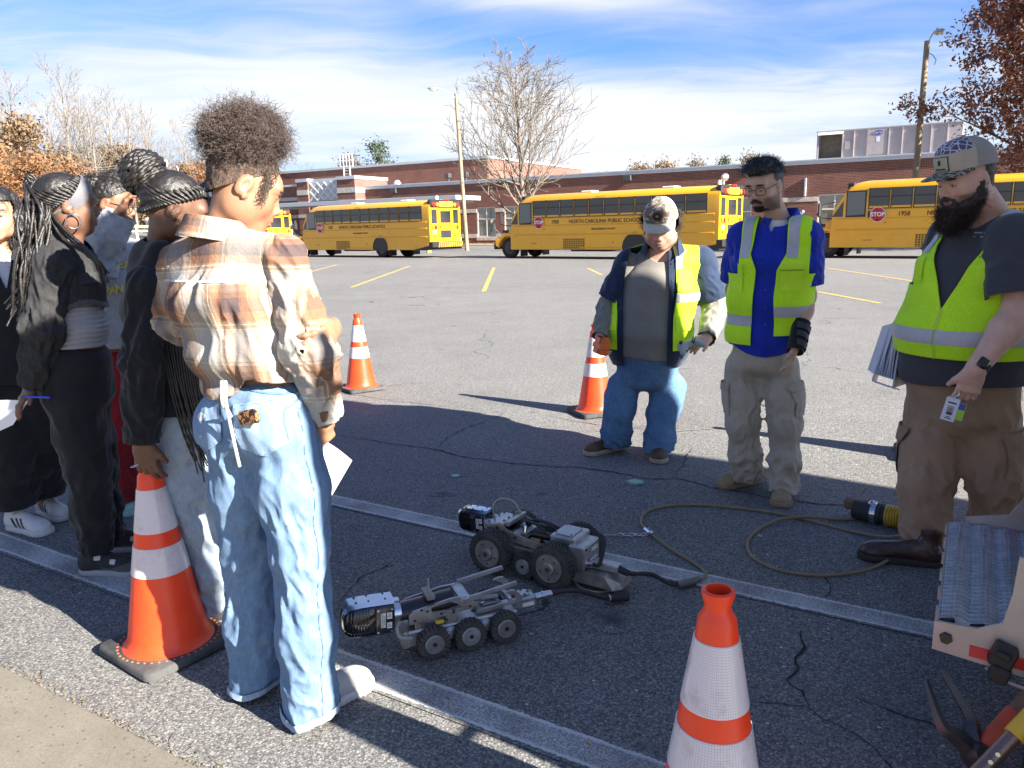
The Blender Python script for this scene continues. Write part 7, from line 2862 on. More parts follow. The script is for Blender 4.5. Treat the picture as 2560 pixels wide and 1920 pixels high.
 vert = lambda x, w, z: (lambda V: np.maximum(np.abs(np.abs(fr.l(V)) - x) - w, z - V[:, 2]))
 z1 = (1.084, 4.650, 1.020)[2]
 vest(p, J, fr, .041, lambda V: hv + 0 * V[:, 2], ov, .098, .235, .0085, [
  ('reflective_stripe', [band(z1, .026)], SILV, .003),
  ('reflective_stripe', [lambda V: np.maximum(np.abs(np.abs(fr.l(V)) - .175) - .025, (1.079, 4.650, 1.191)[2] - V[:, 2])], SILV, .003),
  ('reflective_stripe', [lambda V: np.maximum(np.abs(np.abs(fr.l(V)) - .175) - .045, np.abs(V[:, 2] - (1.077, 4.650, 1.287)[2]) - .012)], SILV, .005),
  ('pocket', [lambda V: np.where(fr.o(V) > 0, np.maximum(np.abs(np.abs(fr.l(V)) - .215) - .038, np.abs(V[:, 2] - (1.081, 4.650, 1.117)[2]) - .062), 1.)], LIMEP, .006),
  ('pocket', [lambda V: np.where(fr.o(V) > 0, np.maximum(np.abs(np.abs(fr.l(V)) - .215) - .045, np.abs(V[:, 2] - (1.088, 4.650, 0.865)[2]) - .045), 1.)], LIMEP, .006)], 4)
 S = Sdf()
 trousers(S, J, .090, .080, .084, .0, 4, .006, .010)
 garment(p, 'jeans', S, .0085, JEAN1, [lambda V: V[:, 2] - (0.864, 4.800, 0.667)[2], lambda V: .045 - V[:, 2]], .004)
 for hl, toe, in (((0.737, 4.931), (0.456, 4.770)), ((0.956, 4.871), (0.898, 4.551))):
  yaw = math.atan2(toe[1] - hl[1], toe[0] - hl[0])
  shoe(p, (hl[0], hl[1], 0), yaw, (BOOT_BR, SOLE_CR), .315, .03, 1.12, 'work_boot', laces=LACE_BR, rise=1.15)
 o, w, (CV, CT, CN, lc) = cap(p, hc, R, 1.18, (CAMO, MESHW, CM('tan_peak_cloth', (.50, .44, .34), .9, .2, 60)), .066, .30, 1.02, .1)
 pt = patch(p, 'leather_badge', CV, CT, CN, [lambda V: np.where(lc(V)[:, 1] > .05, ((lc(V)[:, 0]) / .028) ** 2 + ((lc(V)[:, 2] - .085) / .026) ** 2 - 1, 1.)], M('badge_leather', (.17, .075, .035), .7), .003, o)
 patch(p, 'badge_centre', CV, CT, CN, [lambda V: np.where(lc(V)[:, 1] > .05, ((lc(V)[:, 0]) / .020) ** 2 + ((lc(V)[:, 2] - .085) / .018) ** 2 - 1, 1.)], M('badge_dark', (.02, .015, .02), .8), .0045, o)
 patch(p, 'badge_emblem', CV, CT, CN, [lambda V: np.where(lc(V)[:, 1] > .05, np.abs(lc(V)[:, 0] * .9 + (lc(V)[:, 2] - .085) * .5) / .010 + np.abs((lc(V)[:, 2] - .085) - lc(V)[:, 0] * .35) / .009 - 1, 1.)], M('badge_tan', (.30, .16, .08), .8), .006, o)
 k = MB()
 Mx = MT(V3((0.552, 4.660, 0.736))) @ MR(rad(12), 4, 'Y') @ MR(rad(20), 4, 'Z')
 k.bbox((-.028, -.05, -.055), (.028, .05, .055), .008, Mx)
 k.bbox((-.033, -.055, -.02), (.033, .055, .012), .004, Mx)
 o = thing('handheld_radio', 'orange and black handheld device in the right hand of the man in the camouflage cap', 'handheld device', (0, 0, 0))
 me = k.bd('case', M('device_orange', (.72, .13, .02), .45), o)
 k = MB()
 k.cyl(Mx @ V3((-.02, -.03, .05)), Mx @ V3((-.055, -.05, .06)), .006, n=8)
 k.bbox((-.0295, -.04, -.048), (.0295, -.015, .045), .003, Mx)
 k.bd('antenna', BLK, o)
 o = thing('game_controller', 'grey game controller with black thumbsticks held by the man in the camouflage cap', 'game controller', (0, 0, 0))
 Mx = MT(V3((1.039, 4.440, 0.764))) @ MR(rad(-14), 4, 'Y') @ MR(rad(28), 4, 'X') @ MR(rad(12), 4, 'Z')
 S = Sdf()
 w4 = lambda x, y, z: np.array(Mx @ V3((x, y, z)))
 for sg in (1, -1):
  S.rc(w4(sg * .04, .01, 0), w4(sg * .066, -.045, -.006), .024, .016, .02)
 S.rc(w4(-.045, .012, 0), w4(.045, .012, 0), .023, .023, .02)
 S.plane(w4(0, 0, .013), np.array(Mx.to_3x3() @ V3((0, 0, 1))), .012)
 V, T, N = surf(S, .004)
 link('shell', np_mesh('shell', V, T, M('controller_silver', (.30, .33, .33), .4)), o)
 for x, y, r, mt in ((-.042, .02, .011, BLK), (.022, -.012, .011, BLK)):
  k = MB()
  k.cyl(Mx @ V3((x, y, .01)), Mx @ V3((x, y, .022)), .006, n=10)
  k.cyl(Mx @ V3((x, y, .022)), Mx @ V3((x, y, .027)), r, n=14)
  k.bd('thumbstick', mt, o)
 for i, col in enumerate(((.6, .08, .02), (.1, .25, .6), (.6, .5, .03), (.1, .4, .12))):
  k = MB()
  k.cyl(Mx @ V3((.045 + .011 * cos(i * 1.571), .022 + .011 * sin(i * 1.571), .012)), Mx @ V3((.045 + .011 * cos(i * 1.571), .022 + .011 * sin(i * 1.571), .017)), .005, n=10)
  k.bd('button', M('pad_button_%s' % ('red', 'blue', 'amber', 'green')[i], col, .4), o)
# ================================================================ man in the royal blue shirt
def man_blue():
 p = Pm('slim man with glasses and royal blue shirt under lime vest, black wrist brace on', (1.36, 3.98))
 f = A3(-.46, -.888, 0)
 fr = Fr((1.343, 3.970, 1.079), f)
 sd_ = fr.r
 hf = nrm(A3(-.70, -.66, -.30))
 hc = A3(*(1.269, 3.930, 1.638))
 R = frame_from(hf)
 J = dict(torso=[(A3(*(1.315, 4.000, 0.745)), .142, .105), (A3(*(1.322, 3.990, 0.884)), .148, .108), (A3(*(1.340, 3.980, 1.054)), .165, .122), (A3(*(1.352, 3.970, 1.244)), .182, .125), (A3(*(1.368, 3.980, 1.378)), .135, .078)],
             side=sd_, side1=nrm(sd_ + f * .05), neck=A3(*(1.377, 3.990, 1.456)), head=hc, hf=hf, hup=R[:, 2], nr=.055,
             shR=A3(*(1.218, 4.080, 1.385)), elR=A3(*(1.215, 4.200, 1.099)), wrR=A3(*(1.247, 4.140, 0.845)),
             shL=A3(*(1.481, 3.900, 1.388)), elL=A3(*(1.512, 3.920, 1.079)), wrL=A3(*(1.420, 3.780, 0.869)),
             hipR=A3(*(1.224, 4.040, 0.680)), knR=A3(*(1.234, 4.020, 0.399)), anR=A3(*(1.293, 4.090, 0.072)),
             hipL=A3(*(1.422, 3.970, 0.689)), knL=A3(*(1.437, 3.920, 0.420)), anL=A3(*(1.438, 3.900, 0.075)),
             arm=(.048, .040, .028), leg=(.060, .044, .036))
 skin = (.52, .325, .225)
 S = Sdf()
 body_core(S, J)
 head_sdf(S, hc, R, 1.0, .95, -.002, 1.15)
 hand(S, J['wrR'], A3(.2, .1, -1), A3(.6, .6, .1), 1, 1, .4)
 hand(S, J['wrL'], A3(-.26, -.1, -1), A3(-.75, .3, .2), -1, 1.05, .28)
 V, T, N = surf(S, .0045)
 p.mesh('body', V, T, SKIN, attrs=face_colours(V, hc, R, 1.0, skin, (.36, .16, .14), (.02, .014, .012), (.12, .075, .055), red=.3))
 rs = np.random.RandomState(2)
 top = lambda q: np.minimum(np.where(q[:, 1] > .02, q[:, 2] - (.066 - .10 * np.abs(q[:, 0])), q[:, 2] + .045 - np.where(q[:, 1] > -.035, .05 * (q[:, 1] + .035) / .055 * 1.0 + .02, 0)), .2)
 def ex(S, w):
  S.el(w(0, .03, .098), A3(.066, .062, .036), R, .02)
  S.el(w(0, .075, .085), A3(.055, .03, .022), R, .02)
 o, HV, HT, HN = hair_cap(p, hc, R, 1.0, top, HAIR_BLACK, .0075, .004, (55, 30, 55), extra=ex)
 up = HV[:, 2] > hc[2] + .05
 fuzz(p, 'hair_strands', HV[up], HN[up], 1500, .022, .0009, HAIR_BLACK, o, rs, down=hf * .5 + A3(0, 0, .1), curl=.3)
 S = Sdf()
 head_sdf(S, hc, R, 1.0, .95, .0015, 1.0, False)
 S.fn(lambda P: np.full(len(P), -.002))
 lc = lambda V: head_local(V, hc, R, 1.0)
 def bd(V):
  q = lc(V)
  mo = np.maximum(np.abs(q[:, 0]) - .030, np.abs(q[:, 2] + .054 + np.abs(q[:, 0]) * .35) - .0065)
  gt = np.maximum(np.abs(q[:, 0]) - .030, np.maximum(q[:, 2] + .086, -.125 - q[:, 2]))
  return np.where(q[:, 1] > .04, np.minimum(mo, gt), 1.)
 V, T, N = surf(S, .004, A3(*hc) - .14, A3(*hc) + .14)
 V, T, N = clip(V, T, bd(V), N)
 b_ = p.mesh('beard', V, T, HAIR_BLACK)
 fuzz(p, 'beard_hairs', V, N, 900, .007, .0005, HAIR_BLACK, b_, rs, down=A3(0, 0, -.8))
 w = lambda x, y, z: V3(A3(*hc) + R @ A3(x, y, z))
 k = MB()
 for sg in (-1, 1):
  pts = []
  for j in range(20):
   a = 2 * math.pi * j / 20
   cx, cz = math.copysign(abs(cos(a)) ** .6, cos(a)), math.copysign(abs(sin(a)) ** .6, sin(a))
   pts.append(w(sg * .034 + .0255 * cx, .104 - .010 * abs(sg * .034 + .0255 * cx) / .06, -.010 + .0185 * cz))
  k.tube(pts, .0017, 6, closed=True)
  k.tube([w(sg * .06, .093, -.002), w(sg * .074, .05, .0), w(sg * .0785, .0, .004), w(sg * .08, -.01, -.004)], .0018, 6)
 k.tube([w(-.0095, .103, -.004), w(0, .106, -.001), w(.0095, .103, -.004)], .0016, 6)
 g = p.mb('glasses', k, M('gunmetal_frame', (.05, .055, .065), .35, .6))
 S = Sdf()
 torso(S, J['torso'], sd_, J['side1'], .006)
 S.rc(J['torso'][-1][0], J['neck'], .08, .066, .03)
 garment(p, 'undershirt', S, .008, CM('white_undershirt', (.6, .6, .62), .9), [lambda V: 1.2 - V[:, 2], lambda V: V[:, 2] - J['neck'][2] - .005], 0)
 S = Sdf()
 torso(S, J['torso'], sd_, J['side1'], .020)
 for q in 'LR':
  sh, el = J['sh' + q], J['el' + q]
  S.rc(J['torso'][-1][0], sh, .070, .068, .06)
  S.chain([sh, sh * .5 + el * .5, sh * .12 + el * .88], [.068, .070, .074], .03)
  S.fn(limb_folds(sh, el, .006, .055, .1, 1.0, 1.5, 2, .2, .3))
 S.fn(cloth(.006, (5, 5, 3.2), 6))
 S.fn(lambda P: -.006 * np.clip((1.0 - P[:, 2]) / .2, 0, 1))
 hz = (1.285, 3.860, 0.779)[2]
 hem = lambda V: hz + .05 * np.clip(np.abs(fr.l(V)) / .16, 0, 1) ** 2
 sc = [half(J['sh' + q] * .2 + J['el' + q] * .8, J['el' + q] - J['sh' + q], .15) for q in 'LR']
 o, V, T, N = garment(p, 'shirt', S, .0075, ROYAL, [lambda V: hem(V) - V[:, 2], lambda V: .075 - nlen((V - A3(*(1.362, 3.960, 1.461))) * A3(1, 1, .75), axis=1), lambda V: np.where(fr.o(V) > 0, np.maximum(-1, .030 * np.clip((V[:, 2] - 1.40) / .08, 0, 1) - np.abs(fr.l(V)) - .0) , -1.)] + sc, .004, ret=True)
 patch(p, 'placket', V, T, N, [lambda V: np.where(fr.o(V) > 0, np.abs(fr.l(V)) - .017, 1.), lambda V: V[:, 2] - 1.39], CM('royal_blue_placket', (.007, .027, .33), .75, .1, 8, crease=1.), .003, o)
 patch(p, 'yoke_flap', V, T, N, [lambda V: np.where(fr.o(V) > 0, np.abs(V[:, 2] - (1.282, 3.850, 1.273)[2]) - .004, 1.), lambda V: np.abs(fr.l(V)) - .14], CM('royal_blue_placket', (.007, .027, .33)), .004, o)
 k = MB()
 for z in np.arange(.95, 1.36, .085):
  sel = np.argmin(np.abs(V[:, 2] - z) + np.abs(fr.l(V)) * 2 + (fr.o(V) < 0) * 9)
  k.lathe([(0, 0), (.0055, 0), (.004, .003), (0, .003)], 10, MT(V3(V[sel] + N[sel] * .003)) @ V3(N[sel]).to_track_quat('Z', 'Y').to_matrix().to_4x4())
 p.mb('button', k, M('blue_button', (.02, .05, .35), .3), o)
 S = Sdf()         # collar: a stand folded over
 c0 = A3(*(1.393, 4.000, 1.488))
 S.rc(c0 - A3(0, 0, .05), c0 + A3(0, 0, .045), .108, .070, .02)
 S.fn(cloth(.002, (12, 12, 12), 2))
 garment(p, 'collar', S, .006, ROYAL, [lambda V: V[:, 2] - c0[2] - .036 + .55 * np.clip(fr.o(V) - fr.o(c0[None])[0], 0, 1), lambda V: c0[2] - .045 - .75 * np.clip(fr.o(V) - fr.o(c0[None])[0], 0, .06) - V[:, 2], lambda V: np.where(fr.o(V) > fr.o(c0[None])[0], .028 + .3 * (c0[2] + .02 - V[:, 2]) - np.abs(fr.l(V) - fr.l(c0[None])[0]), -1.)], .004, o)
 hv = (1.336, 3.820, 0.890)[2]
 ov = lambda V: (np.interp(V[:, 2], [.9, 1.1, 1.25, 1.45], [.012, .012, .0, -.005]), np.interp(V[:, 2], [.95, 1.08, 1.22, 1.30, 1.45], [.055, .050, .050, .085, .075]))
 z1 = (1.357, 3.830, 1.014)[2]
 zz = (1.344, 3.830, 1.279)[2]
 z2 = (1.348, 3.830, 1.193)[2]
 vest(p, J, fr, .038, lambda V: hv - .05 * (fr.l(V) > .03) + .02 * np.clip(-fr.l(V), 0, .1), ov, .105, .166, .0075, [
  ('reflective_stripe', [lambda V: np.abs(V[:, 2] - z1 + .05 * (fr.l(V) > .03)) - .027], SILV, .003),
  ('reflective_stripe', [lambda V: np.maximum(np.abs(np.abs(fr.l(V)) - .112) - .024, zz - V[:, 2])], SILV, .003),
  ('pocket', [lambda V: np.where(fr.o(V) > 0, np.maximum(np.abs(fr.l(V) + .115) - .052, np.abs(V[:, 2] - z2) - .075), 1.)], LIMEP, .005),
  ('pocket_flap', [lambda V: np.where(fr.o(V) > 0, np.maximum(np.abs(fr.l(V) + .115) - .052, np.abs(V[:, 2] - z2 - .030) - .003), 1.)], CM('soiled_lime', (.25, .42, .02), .8), .007),
  ('pocket', [lambda V: np.where(fr.o(V) > 0, np.maximum(np.abs(fr.l(V) - .145) - .03, np.abs(V[:, 2] - z2 + .01) - .07), 1.)], LIMEP, .008)], 9)
 S = Sdf()
 trousers(S, J, .080, .066, .061, .0, 12, .009, .013)
 o, V, T, N = garment(p, 'cargo_trousers', S, .0075, KHAKI, [lambda V: V[:, 2] - (1.310, 3.950, 0.878)[2], lambda V: .05 - V[:, 2]], .004, ret=True)
 for q, sg in (('L', -1), ('R', 1)):
  kc = J['kn' + q] * .6 + J['hip' + q] * .4
  hp = J['hip' + q]
  lx = lambda V: (V - hp) @ sd_ * sg
  fw = lambda V: (V - hp) @ f
  pk = [lambda V: np.maximum(np.abs(V[:, 2] - kc[2] - .02) - .085, np.abs(fw(V) - .03) - .062), lambda V: .035 - lx(V)]
  patch(p, 'cargo_pocket', V, T, N, pk, KHAKI, .008, o)
  patch(p, 'pocket_flap', V, T, N, [lambda V: np.maximum(np.abs(V[:, 2] - kc[2] - .088) - .022, np.abs(fw(V) - .03) - .066), lambda V: .035 - lx(V)], CM('khaki_flap', (.37, .325, .255), .85, .12, 5), .013, o)
 for hl, toe in (((1.424, 4.215), (1.123, 4.082)), ((1.489, 4.051), (1.368, 3.744))):
  yaw = math.atan2(toe[1] - hl[1], toe[0] - hl[0])
  shoe(p, (hl[0], hl[1], 0), yaw, (BOOT_TAN, SOLE_TAN), .305, .03, 1.1, 'suede_boot', laces=M('tan_lace', (.2, .14, .08), .8), rise=1.12)
 el, wr = J['elL'], J['wrL']
 S = Sdf()
 a = el * .42 + wr * .58
 b = wr + (wr - el) * .22
 S.chain([a, wr, b], [.044, .037, .041], .02)
 S.fn(cloth(.002, (14, 14, 14), 3))
 o, V, T, N = garment(p, 'wrist_brace', S, .006, CM('brace_black', (.012, .012, .013), .8), [half(a, a - b, .2), half(b, b - a, .2)], .004, ret=True)
 ax = nrm(b - a)
 Lb = nlen(b - a)
 for t in (.25, .52, .8):
  patch(p, 'strap', V, T, N, [lambda V: np.abs((V - a) @ ax - t * Lb) - .016, lambda V: -((V - a) @ A3(.9, -.3, 0)) - .02], M('strap_black', (.03, .03, .032), .6), .009, o)
# ================================================================ bearded man
def man_beard():
 p = Pm('big man with full dark beard, beige mesh cap and zipped lime vest, badge in hand', (1.88, 3.25))
 f = A3(-.84, -.54, 0)
 fr = Fr((1.941, 3.250, 0.931), f)
 sd_ = fr.r
 hf = nrm(A3(-.93, -.22, -.26))
 hc = A3(*(1.859, 3.220, 1.613))
 R = frame_from(hf)
 J = dict(torso=[(A3(*(1.968, 3.270, 0.662)), .205, .165), (A3(*(1.954, 3.270, 0.806)), .225, .200), (A3(*(1.937, 3.260, 0.970)), .232, .212), (A3(*(1.971, 3.260, 1.224)), .215, .165), (A3(*(2.011, 3.270, 1.386)), .160, .095)],
             side=sd_, side1=sd_, neck=A3(*(2.014, 3.280, 1.456)), head=hc, hf=hf, hup=R[:, 2], nr=.068,
             shR=A3(*(1.977, 3.480, 1.365)), elR=A3(*(1.962, 3.580, 1.013)), wrR=A3(*(1.846, 3.500, 0.821)),
             shL=A3(*(1.987, 3.050, 1.361)), elL=A3(*(1.962, 2.960, 1.091)), wrL=A3(*(1.783, 2.900, 0.884)),
             hipR=A3(*(1.887, 3.360, 0.568)), knR=A3(*(1.796, 3.200, 0.308)), anR=A3(*(1.799, 3.140, 0.036)),
             hipL=A3(*(2.065, 3.220, 0.599)), knL=A3(*(2.072, 3.160, 0.337)), anL=A3(*(2.146, 3.200, 0.020)),
             arm=(.060, .055, .036), leg=(.085, .062, .045))
 skin = (.64, .39, .285)
 S = Sdf()
 body_core(S, J, .004)
 head_sdf(S, hc, R, 1.06, 1.05, .004, 1.1)
 hand(S, J['wrL'], nrm(A3(*(1.761, 2.920, 0.750)) - J['wrL']), A3(.2, .95, -.1), -1, 1.10, .38, tc=.9)
 hand(S, J['wrR'], A3(-.2, .1, -1), A3(.4, .6, .1), 1, 1.0, .6)
 V, T, N = surf(S, .0042)
 p.mesh('body', V, T, SKIN, attrs=face_colours(V, hc, R, 1.06, skin, (.38, .16, .13), (.03, .02, .015), (.10, .06, .045), red=.5))
 rs = np.random.RandomState(5)
 lc = lambda V: head_local(V, hc, R, 1.06)
 S = Sdf()
 w = lambda x, y, z: A3(*hc) + R @ (A3(x, y, z) * 1.06)
 for sg in (-1, 1):
  S.chain([w(sg * .072, .0, -.02), w(sg * .066, .012, -.065), w(sg * .045, .055, -.10), w(sg * .02, .085, -.115)], [.009, .017, .023, .024], .03)
  S.rc(w(sg * .026, .088, -.064), w(sg * .004, .097, -.056), .006, .0065, .006)
  S.rc(w(sg * .031, .086, -.072), w(sg * .034, .078, -.10), .006, .014, .012)
 S.rc(w(0, .078, -.118), w(0, .118, -.158), .027, .015, .03)
 S.rc(w(0, .05, -.12), w(0, .09, -.15), .05, .036, .03)
 S.el(w(0, .103, -.074), A3(.023, .018, .0085) * 1.06, R, .01, 'sub')
 S.fn(lambda P: -.006 * ridged((P - A3(*hc)) @ R, A3(50, 30, 30), 3))
 BE = M('beard_dark', (.040, .024, .017), .5, var=.5, vs=80, bump=.4, bs=220)
 o, V, T, N = garment(p, 'beard', S, .005, BE, (), 0, ret=True)
 front = (lc(V)[:, 1] > -.01) & (lc(V)[:, 2] < -.085)
 fuzz(p, 'beard_hairs', V[front], N[front], 3000, .024, .0008, BE, o, rs, down=R @ A3(0, .55, -1.3), curl=.5, jitter=.3)
 fuzz(p, 'beard_hairs', V, N, 1500, .018, .0008, BE, o, rs, down=R @ A3(0, .2, -.6), curl=.5)
 o, HV, HT, HN = hair_cap(p, hc, R, 1.06, lambda q: np.minimum(np.minimum(.06 - q[:, 2], q[:, 2] + .055), np.where(q[:, 1] > -.02, .006 - np.abs(q[:, 1] - .028), 1)), HAIR_BROWN, .004, .0015, (80, 80, 60))
 fuzz(p, 'stubble_hairs', HV, HN, 1200, .007, .0005, HAIR_BROWN, o, rs, down=A3(0, 0, -.6))
 S = Sdf()
 torso(S, J['torso'], sd_, sd_, .016)
 for q in 'LR':
  sh, el = J['sh' + q], J['el' + q]
  S.rc(J['torso'][-1][0], sh, .082, .094, .06)
  S.chain([sh, sh * .45 + el * .55, sh * .1 + el * .9], [.096, .098, .098], .04)
  S.fn(limb_folds(sh, el, .007, .06, .1, 1.0, 1.5, 2, .2, .3))
 S.fn(cloth(.006, (4.5, 4.5, 3.2), 8))
 hz = (1.846, 3.060, 0.767)[2]
 o, V, T, N = garment(p, 'tee_shirt', S, .0075, CHAR, [lambda V: hz - .012 * np.sin(fr.l(V) * 9) - V[:, 2], lambda V: .094 - nlen(V - A3(*(1.965, 3.240, 1.468)), axis=1)] + [half(J['sh' + q] * .2 + J['el' + q] * .8, J['el' + q] - J['sh' + q], .16) for q in 'LR'], .004, ret=True)
 patch(p, 'chest_print', V, T, N, [lambda V: np.where(fr.o(V) > 0, np.maximum(np.abs(fr.l(V) + .06) - .03, np.abs(np.abs(V[:, 2] - 1.385) - .008) - .003), 1.), lambda V: np.sin(V @ A3(260, 120, 30)) - .3], CM('pale_patch', (.4, .45, .5), .9), .0015, o)
 hv = (1.802, 3.020, 0.889)[2]
 zv = (1.671, 3.050, 1.087)[2]
 ov = lambda V: (0 * V[:, 2], np.interp(V[:, 2], [zv - .02, zv, zv + .26, zv + .4], [-.01, .0, .105, .12]))
 z1 = (1.756, 3.020, 0.978)[2]
 z2 = (1.786, 3.020, 1.242)[2]
 zt = (1.779, 3.020, 1.310)[2]
 o, V, T, N = vest(p, J, fr, .036, lambda V: hv + .0 * V[:, 2], ov, .112, .190, .0075, [
  ('reflective_stripe', [lambda V: np.abs(V[:, 2] - z1) - .029], SILV, .003),
  ('reflective_stripe', [lambda V: np.maximum(np.abs(np.abs(fr.l(V)) - .150) - .026, zt - V[:, 2])], SILV, .003),
  ('pocket', [lambda V: np.where(fr.o(V) > 0, np.maximum(np.abs(fr.l(V) + .16) - .062, np.abs(V[:, 2] - z2) - .062), 1.)], LIMEP, .006),
  ('pocket', [lambda V: np.where(fr.o(V) > 0, np.maximum(np.abs(fr.l(V) - .17) - .05, np.abs(V[:, 2] - z2) - .05), 1.)], LIMEP, .006)], 15)
 patch(p, 'zip', V, T, N, [lambda V: np.where(fr.o(V) > 0, np.abs(fr.l(V)) - .006, 1.)], M('zip_yellow', (.55, .7, .05), .5), .003, o)
 S = Sdf()
 trousers(S, J, .104, .086, .084, .0, 22, .011, .011)
 o, V, T, N = garment(p, 'cargo_trousers', S, .0075, TAN_P, [lambda V: V[:, 2] - (1.925, 3.200, 0.790)[2], lambda V: .035 - V[:, 2]], .004, ret=True)
 for q, sg in (('L', -1), ('R', 1)):
  kc = J['kn' + q] * .62 + J['hip' + q] * .38
  hp = J['kn' + q] * .5 + J['hip' + q] * .5
  lx = lambda V: (V - hp) @ sd_ * sg
  fw = lambda V: (V - hp) @ f
  patch(p, 'cargo_pocket', V, T, N, [lambda V: np.maximum(np.abs(V[:, 2] - kc[2] - .03) - .10, np.abs(fw(V) + .01) - .085), lambda V: .05 - lx(V)], TAN_P, .009, o)
  fl = patch(p, 'pocket_flap', V, T, N, [lambda V: np.maximum(np.abs(V[:, 2] - kc[2] - .105) - .028, np.abs(fw(V) + .01) - .089), lambda V: .05 - lx(V)], CM('tan_flap', (.32, .21, .13), .85, .12, 5), .015, o)
  if sg < 0:
   patch(p, 'pocket_label', V, T, N, [lambda V: np.maximum(np.abs(V[:, 2] - kc[2] - .105) - .011, np.abs(fw(V) + .045) - .024), lambda V: .05 - lx(V)], M('label_black', (.01, .01, .012), .7), .019, o)
   patch(p, 'pocket_zip', V, T, N, [lambda V: np.maximum(np.abs((V - hp) @ nrm(f * .35 + A3(0, 0, 1)) - .25) - .045, np.abs(fw(V) + .03 + (V[:, 2] - hp[2] - .25) * .3) - .004), lambda V: .05 - lx(V)], M('label_black', (.01, .01, .012), .7), .006, o)
 for hl, toe in (((1.818, 3.058), (1.531, 3.157)), ((2.133, 3.146), (1.852, 3.210))):
  yaw = math.atan2(toe[1] - hl[1], toe[0] - hl[0])
  shoe(p, (hl[0], hl[1], 0), yaw, (BOOT_DK, SOLE_DK), .325, .05, 1.12, 'leather_boot', rise=1.1)
 gir = custom('giraffe_cap_cloth')
 m, t, b = gir
 ob = t.n('ShaderNodeTexCoord').outputs['Object']
 vo = t.n('ShaderNodeTexVoronoi', feature='DISTANCE_TO_EDGE', i_Vector=ob, i_Scale=42.0)
 t.put(b.inputs['Base Color'], t.mix(t.math('GREATER_THAN', vo.outputs['Distance'], .075), (.55, .54, .56, 1), (.10, .085, .14, 1)))
 b.inputs['Roughness'].default_value = .9
 m2, t, b = custom('camo_peak_cloth')
 ob = t.n('ShaderNodeTexCoord').outputs['Object']
 vo = t.n('ShaderNodeTexVoronoi', feature='DISTANCE_TO_EDGE', i_Vector=ob, i_Scale=40.0)
 t.put(b.inputs['Base Color'], t.mix(t.math('GREATER_THAN', vo.outputs['Distance'], .06), (.40, .37, .28, 1), (.085, .08, .055, 1)))
 b.inputs['Roughness'].default_value = .9
 o, w, (CV, CT, CN, cl) = cap(p, hc, R, 1.10, (BEIGE, MESHB, m2), .080, .12, 1.06, .6)
 patch(p, 'patterned_panel', CV, CT, CN, [lambda V: np.where(cl(V)[:, 1] > .012 + .25 * (.10 - cl(V)[:, 2]), .108 - cl(V)[:, 2], 1.)], m, .0015, o)
 pb = patch(p, 'cap_patch', CV, CT, CN, [lambda V: np.where(cl(V)[:, 1] > .03, np.maximum(np.abs(cl(V)[:, 0]) - .034, np.abs(cl(V)[:, 2] - .074) - .026), 1.)], M('patch_olive', (.06, .055, .04), .8), .003, o)
 patch(p, 'patch_face', CV, CT, CN, [lambda V: np.where(cl(V)[:, 1] > .03, np.maximum(np.abs(cl(V)[:, 0]) - .031, np.abs(cl(V)[:, 2] - .074) - .023), 1.)], M('patch_cream', (.42, .40, .28), .8), .0045, o)
 patch(p, 'patch_print', CV, CT, CN, [lambda V: np.where(cl(V)[:, 1] > .03, np.minimum(np.maximum(np.abs(cl(V)[:, 0]) - .006, np.abs(cl(V)[:, 2] - .080) - .009), np.maximum(np.abs(cl(V)[:, 0]) - .024, np.abs(cl(V)[:, 2] - .058) - .003)), 1.)], M('patch_ink', (.03, .03, .03), .8), .0055, o)
 wr = J['wrL']
 ax = nrm(J['wrL'] - J['elL'])
 k = MB()
 q0 = wr - ax * .018
 k.cyl(V3(q0 - ax * .013), V3(q0 + ax * .013), .0405, n=28)
 ws = p.mb('watch', k, M('watch_strap', (.02, .02, .022), .7))
 k = MB()
 out = nrm(A3(-.25, -.95, .25) - ax * (A3(-.25, -.95, .25) @ ax))
 u = np.cross(ax, out)
 Mx = Matrix((V3(ax), V3(u), V3(out))).transposed().to_4x4()
 Mx.translation = V3(q0 + out * .040)
 k.bbox((-.022, -.019, -.006), (.022, .019, .007), .006, Mx)
 p.mb('watch_face', k, M('watch_glass', (.008, .008, .010), .1, coat=.5), ws)
 b_ = thing('ring_binder', 'open white ring binder full of paper under the bearded man\'s arm', 'binder', (0, 0, 0))
 P0 = [A3(*(1.762, 3.440, 0.991)), A3(*(1.701, 3.360, 0.715)), A3(*(1.645, 3.440, 0.734)), A3(*(1.766, 3.560, 0.959))]
 wht = M('binder_white', (.50, .49, .56), .4)
 for nm, a, b2, c, d in (('cover', P0[0], P0[1], A3(*(1.865, 3.550, 0.694)), A3(*(1.873, 3.600, 0.958))), ('spine', P0[1], P0[2], A3(*(1.730, 3.580, 0.696)), A3(*(1.819, 3.520, 0.670))), ('cover', P0[2], P0[3], A3(*(1.855, 3.700, 0.930)), A3(*(1.730, 3.580, 0.696)))):
  k = MB()
  n = nrm(np.cross(b2 - a, d - a)) * .003
  k.add([tuple(q + n) for q in (a, b2, c, d)] + [tuple(q - n) for q in (a, b2, c, d)], [(0, 1, 2, 3), (7, 6, 5, 4), (0, 4, 5, 1), (1, 5, 6, 2), (2, 6, 7, 3), (3, 7, 4, 0)])
  k.bd(nm, wht, b_, sm=None)
 k = MB()
 pm = M('binder_paper', (.66, .66, .70), .8)
